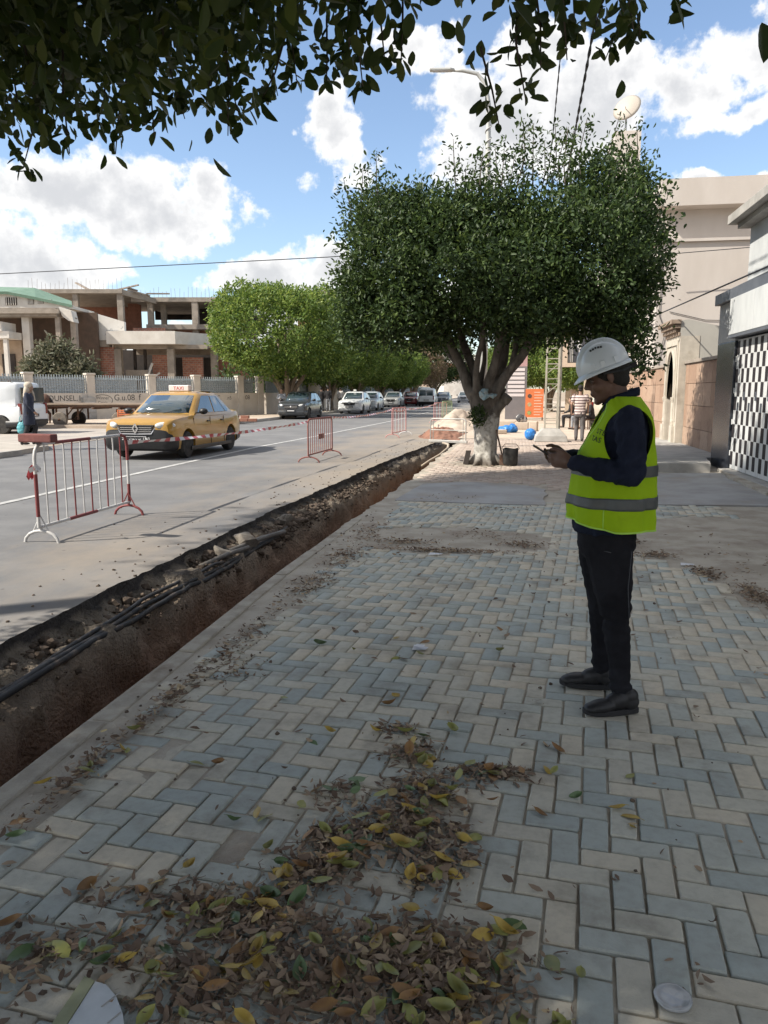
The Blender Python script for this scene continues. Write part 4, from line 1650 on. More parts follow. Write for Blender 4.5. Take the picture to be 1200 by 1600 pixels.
def fine_leaves(points, outward, size, rng, wr=.46, droop=.15, updir=.25):
    """rounder leaves for foliage seen close to: ten points, folded along the midrib"""
    n = len(points)
    d = outward * .55 + rng.normal(0, .75, (n, 3))
    d[:, 2] += updir
    d /= np.linalg.norm(d, axis=1)[:, None] + 1e-9
    r = rng.normal(0, 1, (n, 3)) + np.array([0, 0, .9]) + outward * .7
    s = np.cross(d, r)
    s /= np.linalg.norm(s, axis=1)[:, None] + 1e-9
    nn = np.cross(s, d)
    L_ = (size * rng.uniform(.6, 1.2, n))[:, None]
    w = L_ * (wr * rng.uniform(.8, 1.15, n))[:, None] * .5
    fold = w * rng.uniform(.1, .5, n)[:, None]
    dr = droop * rng.uniform(0, 2, n)[:, None]
    v = np.empty((n, 10, 3))
    v[:, 0] = points
    v[:, 5] = points + d * L_ - nn * L_ * dr
    for k, (t, ww) in enumerate(((.14, .52), (.40, .96), (.68, .98), (.90, .48))):
        c = points + d * L_ * t - nn * L_ * dr * t * t + nn * fold * ww
        v[:, 1 + k] = c + s * w * ww
        v[:, 9 - k] = c - s * w * ww
    q = np.array([[0, 5, 4, 3, 2, 1], [0, 9, 8, 7, 6, 5]])
    f = (np.arange(n) * 10)[:, None, None] + q[None]
    return v.reshape(-1, 3), f.reshape(-1, 6)


def crown_points(ells, n_clump, per, spread, rng, shell=.55, floor=None, lump=.16):
    C = np.array([e[:3] for e in ells], float)
    A_ = np.array([e[3:6] for e in ells], float)
    vol = (A_[:, 0] * A_[:, 1] + A_[:, 1] * A_[:, 2] + A_[:, 0] * A_[:, 2])
    pick = rng.choice(len(ells), n_clump * 2, p=vol / vol.sum())
    d = rng.normal(0, 1, (n_clump * 2, 3))
    d /= np.linalg.norm(d, axis=1)[:, None]
    rad = shell + (1 - shell) * rng.uniform(0, 1, n_clump * 2) ** .5
    lump_f = 1 + lump * np.array([mnoise.noise(Vector((x * 2.6, y * 2.6, z * 2.6 + 3))) for x, y, z in d * 1.0 + C[pick] * .37])
    p = C[pick] + d * A_[pick] * (rad * lump_f)[:, None]
    # drop clumps buried deep inside another lobe
    keep = np.ones(len(p), bool)
    for i in range(len(ells)):
        q = (p - C[i]) / A_[i]
        rr = np.sqrt((q ** 2).sum(1))
        keep &= ~((rr < shell * .85) & (pick != i))
    if floor is not None:
        keep &= floor(p)
    p, d = p[keep][:n_clump], d[keep][:n_clump]
    cen = np.repeat(p, per, 0)
    out = np.repeat(d, per, 0)
    off = rng.normal(0, 1, cen.shape) * spread
    return cen + off, out * .7 + off / spread * .3


def limb_tubes(mb, chains):
    for pts, rr in chains:
        # soften the polyline
        P = [Vector(p) for p in pts]
        Q, rad = [], []
        for i in range(len(P) - 1):
            p0, p1, p2, p3 = P[max(i - 1, 0)], P[i], P[i + 1], P[min(i + 2, len(P) - 1)]
            for k in range(5):
                t = k / 5
                Q.append(.5 * ((2 * p1) + (-p0 + p2) * t + (2 * p0 - 5 * p1 + 4 * p2 - p3) * t * t + (-p0 + 3 * p1 - 3 * p2 + p3) * t ** 3))
                rad.append(lerp(rr[i], rr[i + 1], t))
        Q.append(P[-1])
        rad.append(rr[-1])
        rad = [r * (1 + .10 * mnoise.noise(q * 3.1)) for r, q in zip(rad, Q)]
        mb.tube(Q, rad, 10)


# ---------------------------------------------------------------- the big pavement tree in the middle
TB = Vector((-.62, 16.78, 0))
big_t = thing('ficus_tree', 'broad dark pavement tree with whitewashed trunk standing beside the trench', 'tree', TB, 0, None)


def tp(px, py, dy=0.0):
    return ((px - 757) * .01442, dy, max(0, 1.55 + (612 - py) * .01442))


tm = MB()
limb_tubes(tm, [
    ([(0, 0, -.05), (-.01, 0, .12), (-.02, 0, .55), tp(752, 655), tp(745, 628), tp(738, 610)], [.33, .255, .235, .22, .19, .16]),
    ([(.04, .02, .0), (.06, 0, .5), tp(766, 660, -.02), tp(771, 640, -.03), tp(782, 627, -.03)], [.22, .2, .155, .125, .10]),
    ([tp(752, 660, .02), tp(757, 632, .05), tp(762, 612, .06)], [.2, .19, .15]),
    ([tp(742, 622), tp(731, 607, .05), tp(719, 576, .12), tp(703, 545, .2), tp(690, 505, .3), tp(660, 440, .5)], [.17, .135, .10, .09, .07, .03]),
    ([tp(741, 615, .1), tp(739, 595, .2), tp(735, 577, .25), tp(724, 550, .4), tp(715, 522, .5), tp(700, 440, .9)], [.14, .11, .095, .09, .08, .03]),
    ([tp(744, 612, -.1), tp(742, 590, -.2), tp(745, 560, -.3), tp(751, 530, -.4), tp(750, 440, -.7)], [.10, .07, .062, .06, .03]),
    ([tp(745, 610, .15), tp(749, 585, .3), tp(752, 560, .42), tp(748, 520, .5), tp(740, 430, .7)], [.09, .06, .05, .05, .02]),
    ([tp(756, 622), tp(760, 600, -.05), tp(768, 575, -.15), tp(774, 545, -.2), tp(778, 515, -.3), tp(800, 430, -.6)], [.16, .12, .10, .092, .085, .03]),
    ([tp(760, 618, .1), tp(768, 595, .2), tp(780, 572, .3), tp(784, 540, .4), tp(786, 510, .45), tp(770, 410, .8)], [.14, .105, .09, .08, .075, .03]),
    ([tp(763, 630), tp(775, 605, -.05), tp(790, 582, -.12), tp(808, 560, -.2), tp(825, 528, -.3), tp(880, 450, -.7)], [.16, .125, .105, .095, .085, .03]),
    ([tp(793, 577, -.12), tp(797, 555, -.05), tp(803, 525, 0), tp(840, 440, .4)], [.085, .065, .06, .03]),
    ([tp(778, 600, .3), tp(800, 570, .6), tp(840, 520, 1.2), tp(900, 470, 1.8)], [.08, .07, .06, .03]),
    ([tp(720, 575, .2), tp(700, 560, .8), tp(670, 520, 1.6)], [.07, .055, .03]),
    ([tp(716, 556, .15), tp(728, 556, .3)], [.022, .02]),
])
for (dx, dy) in ((.30, -.12), (-.30, -.05), (.1, -.33), (-.16, -.28), (.28, .2), (-.25, .22)):
    tm.tube([(dx * .45, dy * .45, .25), (dx * .9, dy * .9, .07), (dx * 1.5, dy * 1.5, -.03)], [.10, .075, .03], 8)
tm_o = tm.build('trunk', M_wash, big_t)
apply_mod(tm_o, 'REMESH', mode='VOXEL', voxel_size=.022, use_smooth_shade=True)
apply_mod(tm_o, 'SMOOTH', factor=.5, iterations=3)
tm_o.data.polygons.foreach_set('use_smooth', [True] * len(tm_o.data.polygons))


def te(px, py, rx, rz, dy, ry):
    x, _, z = tp(px, py)
    return (.02 + (x - .12) * .89, dy, 1.55 + (z - 1.55) * .92, rx * .01442 * .80, ry * .90, rz * .01442 * .80)


rng = np.random.default_rng(21)
ells = [te(603, 405, 92, 118, .1, 2.1), te(700, 437, 115, 108, 0, 2.9), te(800, 450, 125, 100, -.1, 3.1), te(915, 405, 118, 135, 0, 2.7),
        te(955, 330, 72, 86, .3, 1.6), te(1000, 420, 42, 85, -.2, 1.3), te(600, 345, 80, 60, .2, 1.6), te(690, 352, 75, 58, .3, 1.8), te(770, 345, 70, 50, .2, 1.5), te(850, 385, 90, 62, .2, 2.0),
        te(560, 455, 48, 60, 0, 1.3), te(960, 500, 55, 65, -.3, 1.4), te(985, 545, 42, 48, -.3, 1.2), te(560, 500, 50, 45, 0, 1.3), te(640, 500, 70, 55, -.2, 1.8), te(850, 490, 90, 50, 0, 2.2)]
pts, out = crown_points(ells, 4700, 20, .13, rng, .42, lump=.40)
V, Fq = leaves(pts, out, .112, rng)
# upright shoots above the clipped crown
SV, SO = [], []
tw = MB()
for (px, py) in ((722, 300), (735, 262), (760, 250), (775, 268), (800, 243), (815, 232), (832, 250), (846, 228), (862, 240), (705, 265), (748, 285), (790, 290), (868, 262), (885, 250), (930, 240), (960, 238), (540, 300), (575, 292), (650, 292), (600, 286), (860, 262), (800, 270), (740, 300)):
    x, _, z = tp(px, py)
    dy = random.uniform(-.8, .9)
    x0, z0 = x * .97 + random.uniform(-.1, .1), max(z - 1.3, 4)
    tw.tube([(x0, dy, z0), ((x + x0) / 2 + random.uniform(-.12, .12), dy, (z + z0) / 2), (x, dy, z)], [.016, .012, .006], 5)
    for k in range(135):
        t = random.uniform(0, 1.0) ** 1.15
        sp_w = .085 + .16 * (1 - t)
        SV.append((lerp(x0, x, t) + random.gauss(0, sp_w), dy + random.gauss(0, sp_w), lerp(z0, z, t) + random.gauss(0, .08)))
        SO.append((random.gauss(0, 1), random.gauss(0, 1), .6))
V2, F2 = leaves(np.array(SV), np.array(SO), .105, rng)
link_obj('crown', np_mesh('crown', np.concatenate([V, V2]), np.concatenate([Fq, F2 + len(V)]), M_leafD), big_t)
tw.build('shoots', M_bark, big_t, kind='stuff')
# leafy sprouts on the trunk
pp = rng.normal(0, 1, (420, 3))
pp /= np.linalg.norm(pp, axis=1)[:, None]
cc = np.array(tp(746, 648, -.22))
V, Fq = leaves(cc + pp * np.array([.19, .14, .22]) * rng.uniform(.5, 1.05, (420, 1)), pp, .075, rng)
link_obj('sprouts', np_mesh('sprouts', V, Fq, M_leafD), big_t)
# sawn-off limb ends
st = MB()
a = Vector(tp(782, 627, -.03))
st.tube([a, a + Vector((.10, -.03, .13))], [.12, .12], 10)
st.tube([Vector(tp(776, 618, .1)), Vector(tp(781, 606, .08))], [.09, .085], 9)
st.build('cut_stub', M_bark, big_t, smooth=40)

# ---------------------------------------------------------------- the tree overhead whose boughs hang into the view
FT = Vector((-.9, -2.6, 0))
near_t = thing('ficus_tree', 'dense tree overhead whose leafy boughs hang across the top of the view', 'tree', FT)
nt = MB()
limb_tubes(nt, [([(0, 0, -.05), (0, 0, 1.0), (-.05, .05, 1.7)], [.32, .25, .24]),
                ([(-.05, .05, 1.6), (-.7, 1.4, 2.9), (-1.6, 2.6, 3.8), (-2.4, 3.8, 4.2)], [.17, .13, .09, .04]),
                ([(0, .05, 1.6), (.3, 1.6, 2.9), (.2, 2.8, 3.8), (-.3, 4.0, 4.3)], [.17, .12, .08, .04]),
                ([(-.1, 0, 1.6), (-1.5, .5, 2.9), (-3.2, 1.6, 4.0), (-4.6, 3.0, 4.5)], [.16, .12, .08, .04]),
                ([(.1, 0, 1.6), (1.3, .3, 3.0), (2.5, .8, 4.2)], [.15, .11, .05]),
                ([(0, -.1, 1.6), (.2, -1.5, 3.1), (.3, -3.0, 4.3)], [.15, .11, .05]),
                ([(-.1, -.1, 1.6), (-1.6, -1.4, 3.0), (-3.0, -2.6, 4.2)], [.15, .11, .05])])
nt.build('trunk', M_bark, near_t, smooth=60)
rng = np.random.default_rng(5)
NC = 33000
x = rng.uniform(-6.6, 2.4, NC)
y = rng.uniform(-2.7, 5.4, NC)
z = rng.uniform(2.7, 6.6, NC)
cx, cy = -2.1, 1.35
qx, qy = np.abs(x - cx) / 4.5, np.abs(y - cy) / 3.75
rho = (qx ** 2.6 + qy ** 2.6) ** (1 / 2.6)
nz_ = np.array([mnoise.noise(Vector((a * .8, b * .5, 1.7))) for a, b in zip(x, y)])
nz_f = np.array([mnoise.noise(Vector((a * 2.2, b * 2.2, 4.7))) for a, b in zip(x, y)])
top = 6.4 - 1.2 * np.clip(rho, 0, 1) ** 3
# the clipped underside lifts steadily towards the street end, more on the shop side
slope = np.interp(x / np.maximum(y, .5), [-.72, -.51, -.33, -.25, -.17, -.05, .02, .07, .13, .17, .25], [.375, .385, .42, .485, .54, .55, .51, .495, .52, .57, .64])
under = np.maximum(1.62 + slope * y, 2.75) + (.14 * nz_ + .11 * nz_f) * np.clip(y / 4, .4, 1.3)
under = np.where(y < 1.0, 3.1, under)
ok = (rho < 1 + .08 * nz_) & (z > under) & (z < top)
ok &= x > -3.0 - .945 * z
depth_in = np.minimum(z - under, top - z)
ok &= (depth_in < .8) | (rho > .82) | (rng.uniform(0, 1, NC) < .55)
P = np.stack([x, y, z], 1)[ok]
per = 17
cen = np.repeat(P, per, 0)
off = rng.normal(0, 1, cen.shape) * .15
outw = off / .15 * .4 + np.array([0, .25, -.35])
V, Fq = fine_leaves(cen + off - np.array(FT), outw, .080, rng, wr=.5, updir=-.25)
sprigs = [(-2.83, 4.26, 2.82), (-2.87, 4.25, 3.04), (-2.1, 3.36, 2.68), (-2.01, 3.38, 2.61), (-2.64, 4.14, 3.02), (-2.24, 4.04, 2.94), (-2.1, 3.97, 2.78), (-1.82, 3.61, 2.77), (-1.85, 3.91, 2.83), (-1.9, 3.91, 2.97), (-1.67, 3.88, 2.9), (-1.39, 3.46, 2.8), (-1.39, 3.73, 2.76), (-1.31, 3.69, 2.81), (-1.33, 4.02, 2.99), (-1.31, 4.29, 3.13), (-1.19, 4.25, 3.17), (-0.93, 3.84, 3.0), (-0.84, 3.74, 3.02), (-0.7, 3.57, 2.88), (-0.71, 3.34, 2.91), (-0.56, 3.33, 2.87), (-0.56, 3.76, 2.99), (-0.11, 3.86, 2.78), (0.01, 3.32, 2.69), (0.07, 3.63, 2.92), (0.17, 3.44, 2.88), (0.22, 3.81, 3.11), (0.4, 4.3, 3.2), (0.32, 3.97, 3.22), (0.43, 3.48, 2.99), (0.55, 4.19, 3.26), (0.71, 4.1, 3.33), (0.45, 4.03, 3.3)]
SV, SO = [], []
tw = MB()
random.seed(8)
for (sx, sy, sz) in sprigs:
    ln = random.uniform(.35, .6)
    tx, ty = sx + random.uniform(-.14, .14), sy + random.uniform(-.05, .25)
    mid = ((sx + tx) / 2 + random.uniform(-.03, .03), (sy + ty) / 2, sz + ln * .45)
    tw.tube([(tx - FT.x, ty - FT.y, sz + ln), (mid[0] - FT.x, mid[1] - FT.y, mid[2]), (sx - FT.x, sy - FT.y, sz)], [.006, .005, .0025], 5)
    for k in range(int(13 + ln * 34)):
        t = random.random() ** 1.2
        q = Vector((lerp(sx, tx, t), lerp(sy, ty, t), sz + ln * t)) + Vector((random.gauss(0, .018 + .05 * t), random.gauss(0, .018 + .05 * t), random.gauss(0, .01)))
        SV.append(q - FT)
        SO.append((random.gauss(0, 1.1), random.gauss(0, 1.1), -.75))
V2, F2 = fine_leaves(np.array([tuple(v) for v in SV]), np.array(SO), .086, rng, wr=.5, updir=-.3)
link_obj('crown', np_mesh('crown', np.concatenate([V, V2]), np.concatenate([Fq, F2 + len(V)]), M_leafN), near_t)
tw.build('twigs', M_bark, near_t, kind='stuff')

# ---------------------------------------------------------------- clipped trees along the far pavement
rng = np.random.default_rng(33)


def row_crown(seed, rx, ry, zc, rz, n, size, m):
    rng = np.random.default_rng(seed)
    e = []
    for k in range(9):
        a = k * 2 * PI / 9
        e.append((math.cos(a) * rx * .52, math.sin(a) * ry * .52, zc + rng.uniform(-.15, .3) * rz, rx * .52, ry * .52, rz * rng.uniform(.82, .98)))
    e.append((0, 0, zc + .1, rx * .7, ry * .7, rz * 1.04))
    p, o = crown_points(e, int(n * 1.25), 11, .14, rng, .74, lump=.15)
    V, Fq = leaves(p, o, size, rng, wr=.5)
    return np_mesh('crown', V, Fq, m)


def row_trunk(seed, m, zf=2.0, spread=1.8):
    random.seed(seed)
    mb = MB()
    ch = [([(0, 0, -.05), (.03, 0, .5), (.0, 0, zf * .55)], [.40, .30, .30])]
    for k in range(7):
        a = k * 2 * PI / 7 + random.uniform(-.3, .3)
        r = spread * random.uniform(.7, 1.1)
        ch.append(([(math.cos(a) * .1, math.sin(a) * .1, zf * .45), (math.cos(a) * r * .35, math.sin(a) * r * .35, zf), (math.cos(a) * r, math.sin(a) * r, zf + 1.4), (math.cos(a) * r * 1.6, math.sin(a) * r * 1.6, zf + 3)], [.2, .15, .12, .05]))
    limb_tubes(mb, ch)
    return mb.mesh('trunk', m, 60)


cA_ = row_crown(1, 4.7, 4.3, 5.15, 2.75, 3300, .21, M_leafL)
cB_ = row_crown(2, 4.3, 4.6, 5.0, 2.5, 2600, .23, M_leafL)
cC_ = row_crown(3, 4.4, 4.6, 4.9, 2.4, 1500, .26, M_leafDry)
cD_ = row_crown(4, 4.4, 5.4, 5.3, 2.9, 2200, .26, M_leafD)
tA_, tB_ = row_trunk(1, M_bark2), row_trunk(2, M_bark2, 2.2)
for (x, y, crown, trunk, rz, sc, lab) in (
        (-14.0, 46.6, cA_, tA_, 0.3, .98, 'big bright green clipped tree behind the dark hatchback, nearest across the road'),
        (-14.0, 57.8, cB_, tB_, 1.2, .86, 'clipped green tree next to the biggest one, above two standing men'),
        (-14.0, 68.0, cA_, tA_, 2.4, .80, 'clipped green tree above the white taxi sign of the pale car'),
        (-14.0, 80.0, cB_, tB_, 3.9, .84, 'clipped green tree above the grey hatchback in the parked row'),
        (-13.9, 93.0, cB_, tA_, 0.8, .78, 'smaller clipped tree beside the dry brown one'),
        (-13.6, 104.0, cC_, tB_, 5.0, .95, 'dry brownish tree in the row of green ones'),
        (-12.6, 122.0, cD_, tA_, 1.9, 1.12, 'dark green rounded tree at the far end of the row')):
    o = thing('street_tree', lab, 'tree', (x, y, 0), rz, 'clipped trees along the far pavement')
    o.scale = (sc, sc, sc)
    link_obj('trunk', trunk, o)
    link_obj('crown', crown, o)
    o['group'] = 'clipped trees along the far pavement'

# dark foliage behind the boundary wall, under the row
rng = np.random.default_rng(41)
pts, out = crown_points([(0, k * 6.0, 2.1 + .4 * math.sin(k * 2.1), 1.6, 4.0, 2.0) for k in range(13)], 2000, 10, .24, rng, .5)
V, Fq = leaves(pts, out, .3, rng)
hd = link_obj('hedge', np_mesh('hedge', V, Fq, M_leafD))
hd.location = (-18.2, 52, 0)
tag(hd, 'dark leafy hedge showing over the wall behind the parked cars', 'hedge')

# grey-leaved loquat bush by the ruin
lo_t = thing('loquat_bush', 'grey green big leaved bush behind the railings in front of the white house', 'bush', (-25.0, 39.4, 0))
rng = np.random.default_rng(17)
pts, out = crown_points([(0, 0, 2.9, 1.35, 1.2, 1.5), (-1.0, -.2, 2.4, 1.0, 1.0, 1.1), (1.1, .1, 2.5, 1.15, 1.0, 1.0), (.2, 0, 3.6, .7, .7, .8), (-1.35, 0, 1.8, .8, .8, .8), (1.6, 0, 1.9, .8, .8, .8)], 640, 9, .16, rng, .45)
V, Fq = leaves(pts, out, .30, rng, wr=.34, droop=.35)
link_obj('crown', np_mesh('crown', V, Fq, M_leafG), lo_t)
mb = MB()
limb_tubes(mb, [([(0, 0, 0), (.1, 0, 1.0), (.6, .2, 2.2), (.9, .2, 3.0)], [.1, .08, .05, .02]), ([(0, 0, .1), (-.3, 0, 1.2), (-.8, 0, 2.4)], [.08, .06, .02]), ([(0, 0, .1), (0, .2, 1.5), (.1, .1, 3.4)], [.08, .06, .02])])
mb.build('trunk', M_bark2, lo_t, smooth=60)

# trees further along this pavement, seen under the big crown
for (x, y, sc, rz, lab) in ((2.6, 62, .80, .4, 'green tree behind the orange sign and the lattice mast'), (.4, 78, .8, 1.9, 'green tree far along this pavement behind the grey totem sign'), (4.2, 47, .62, 2.5, 'tree in front of the pharmacy sign, behind the lattice mast')):
    o = thing('street_tree', lab, 'tree', (x, y, 0), rz, 'trees farther along this pavement')
    o.scale = (sc, sc, sc)
    link_obj('trunk', tB_, o)
    link_obj('crown', cB_, o)

# ---------------------------------------------------------------- unseen pine added across the road so its flat crown shades the paving
pine = thing('added_shade_pine', 'invented unseen leaning pine, its flat crown added over the road to shade the near paving', 'tree', (-13.4, -1.5, .12))
pm = MB()
limb_tubes(pm, [([(0, 0, -.2), (.6, .6, 3), (2.1, 1.9, 6.2), (3.6, 3.4, 8.6)], [.34, .25, .17, .10]),
                ([(3.5, 3.3, 8.4), (4.5, 6.2, 9.6), (5.2, 8.2, 10.2)], [.15, .1, .04]), ([(3.5, 3.3, 8.4), (5.6, 4.6, 9.6), (7.4, 5.0, 10.2)], [.15, .1, .04]),
                ([(3.5, 3.3, 8.4), (4.6, 2.2, 9.6), (5.2, .6, 10.2)], [.15, .1, .04]), ([(3.4, 3.2, 8.2), (2.4, 5.2, 9.6), (1.4, 6.4, 10.2)], [.13, .09, .04])])
pm.build('trunk', M_bark2, pine, smooth=60)
rng = np.random.default_rng(90)
NP = 8200
th, ra = rng.uniform(0, 2 * PI, NP), rng.uniform(0, 1, NP) ** .5
q = np.stack([5.7 + 4.6 * ra * np.cos(th), 5.3 + 6.8 * ra * np.sin(th), 10.0 + rng.uniform(-.5, .9, NP) * (1.1 - ra ** 2)], 1)
cen = np.repeat(q, 9, 0)
off = rng.normal(0, 1, cen.shape) * .22
V, Fq = leaves(cen + off, off / .22, .30, rng, wr=.34)
link_obj('crown', np_mesh('crown', V, Fq, M_leafD), pine)

# ================================================================== VEHICLES
M_tyre = mat('tyre', (.022, .021, .020), (.045, .042, .038), rough=.9, scale=9)
M_rim = mat('rim_alloy', (.30, .30, .31), rough=.35, metal=.8)
M_rimd = mat('rim_dark', (.16, .16, .165), rough=.4, metal=.5)
M_blk = mat('black_plastic', (.010, .010, .011), (.014, .014, .015), rough=.45, scale=6, spec=.5)
M_under = mat('underbody', (.012, .012, .012), rough=.9)
M_glass = mat('car_glass', (.035, .055, .065), rough=.05, spec=1.0, coat=.8)
M_chrome = mat('chrome', (.62, .62, .63), rough=.15, metal=1.0)
M_lens = mat('lamp_lens', (.62, .62, .60), rough=.1, spec=.9, coat=.8)
M_lensin = mat('lamp_inner', (.12, .12, .12), rough=.2, metal=.6)
M_red = mat('tail_red', (.16, .012, .012), rough=.2, coat=.6)
M_plate = mat('plate_black', (.02, .02, .022), rough=.5)
M_ltxt = mat('plate_white', (.75, .75, .75), rough=.6)
M_interior = mat('seat_dark', (.03, .03, .032), rough=.9)


def paint(name, c, dust=0.0):
    return mat(name, c, tuple(v * .9 for v in c), rough=.32, scale=1.2, spec=.5, coat=.55, c3=(.42, .37, .30) if dust else None, scale3=1.4, lo3=.55, hi3=1.0)


def sec(x, zb, zt, w, crown=.02):
    h = zt - zb
    half = [(.0, zb), (.84 * w, zb), (.955 * w, zb + .05), (.985 * w, zb + .22 * h), (w, zb + .45 * h), (.99 * w, zb + .66 * h), (.965 * w, zt - .13 * h), (.92 * w, zt - .045 * h), (.84 * w, zt - .008), (.5 * w, zt + crown * .7), (0, zt + crown)]
    ring = [(x, y, z) for y, z in half] + [(x, -y, z) for y, z in reversed(half[1:-1])]
    return ring


KINDS_ = {
    'sedan': dict(L=4.34, W=1.76, wb=2.63, fa=1.33, r=.315, st=[(2.17, .36, .76, .78), (2.14, .27, .84, .87), (2.04, .22, .905, .94), (1.82, .20, .95, .975), (1.4, .19, .985, .99), (1.0, .19, 1.02, 1.0), (.3, .19, .99, 1.0), (-.7, .17, 1.0, 1.0), (-1.3, .17, 1.03, .99), (-1.7, .19, 1.06, .975), (-2.0, .24, 1.06, .94), (-2.13, .30, 1.0, .90), (-2.17, .38, .85, .84)],
                  gh=(1.04, .30, -.98, -1.70, .985, 1.50, .81, .635), split=(.06, -.80)),
    'hatch': dict(L=4.05, W=1.75, wb=2.59, fa=1.22, r=.315, st=[(2.02, .38, .76, .78), (1.99, .29, .84, .87), (1.89, .23, .90, .94), (1.66, .20, .95, .975), (1.25, .19, .99, .99), (.9, .19, 1.03, 1.0), (.2, .17, 1.0, 1.0), (-.8, .17, 1.02, 1.0), (-1.4, .18, 1.03, .99), (-1.75, .22, 1.03, .96), (-1.97, .30, 1.0, .91), (-2.02, .40, .90, .86)],
                  gh=(.96, .26, -1.36, -1.93, .985, 1.52, .81, .64), split=(.02, -.86)),
    'van': dict(L=4.21, W=1.80, wb=2.70, fa=1.35, r=.32, st=[(2.09, .36, .62, .74), (2.05, .26, .76, .86), (1.93, .20, .88, .94), (1.65, .18, 1.0, .975), (1.3, .17, 1.06, .99), (.9, .17, 1.09, 1.0), (.2, .17, 1.1, 1.0), (-.8, .17, 1.1, 1.0), (-1.5, .18, 1.1, 1.0), (-1.9, .22, 1.1, .985), (-2.07, .30, 1.08, .96), (-2.1, .40, 1.0, .93)],
                gh=(1.08, .42, -1.98, -2.07, 1.06, 1.86, .845, .72), split=(.1, -.62)),
}


def make_wheel(root, x, y, r, dark, side, spokes=7):
    w = .095
    s = 1 if y > 0 else -1
    tyre = MB().lathe([(r * .66, -w), (r * .90, -w), (r * .98, -w * .72), (r, -w * .3), (r, w * .3), (r * .98, w * .72), (r * .90, w), (r * .66, w)], (0, 0, 0), 'y', 26)
    wh = tyre.build('wheel', M_tyre, root, smooth=40)
    wh.location = (x, y - s * .02, r)
    rim = MB().lathe([(r * .66, -w * .6), (r * .68, w * .1), (r * .60, w * .1), (r * .56, -w * .3)], (0, 0, 0), 'y', 22)
    for k in range(spokes):
        a = 2 * PI * k / spokes
        rim.bar((0, s * w * .55, 0), (math.cos(a) * r * .62, s * w * .75, math.sin(a) * r * .62), .035, .02, up=(0, 1, 0))
    rim.lathe([(.05, -w * .2), (.055, w * .8 if s > 0 else -w * .8)], (0, 0, 0), 'y', 12)
    rim.lathe([(r * .64, -w * .55 * s), (.001, -w * .5 * s)], (0, 0, 0), 'y', 16)
    rim.build('rim', M_rimd if dark else M_rim, wh, smooth=35)
    return wh


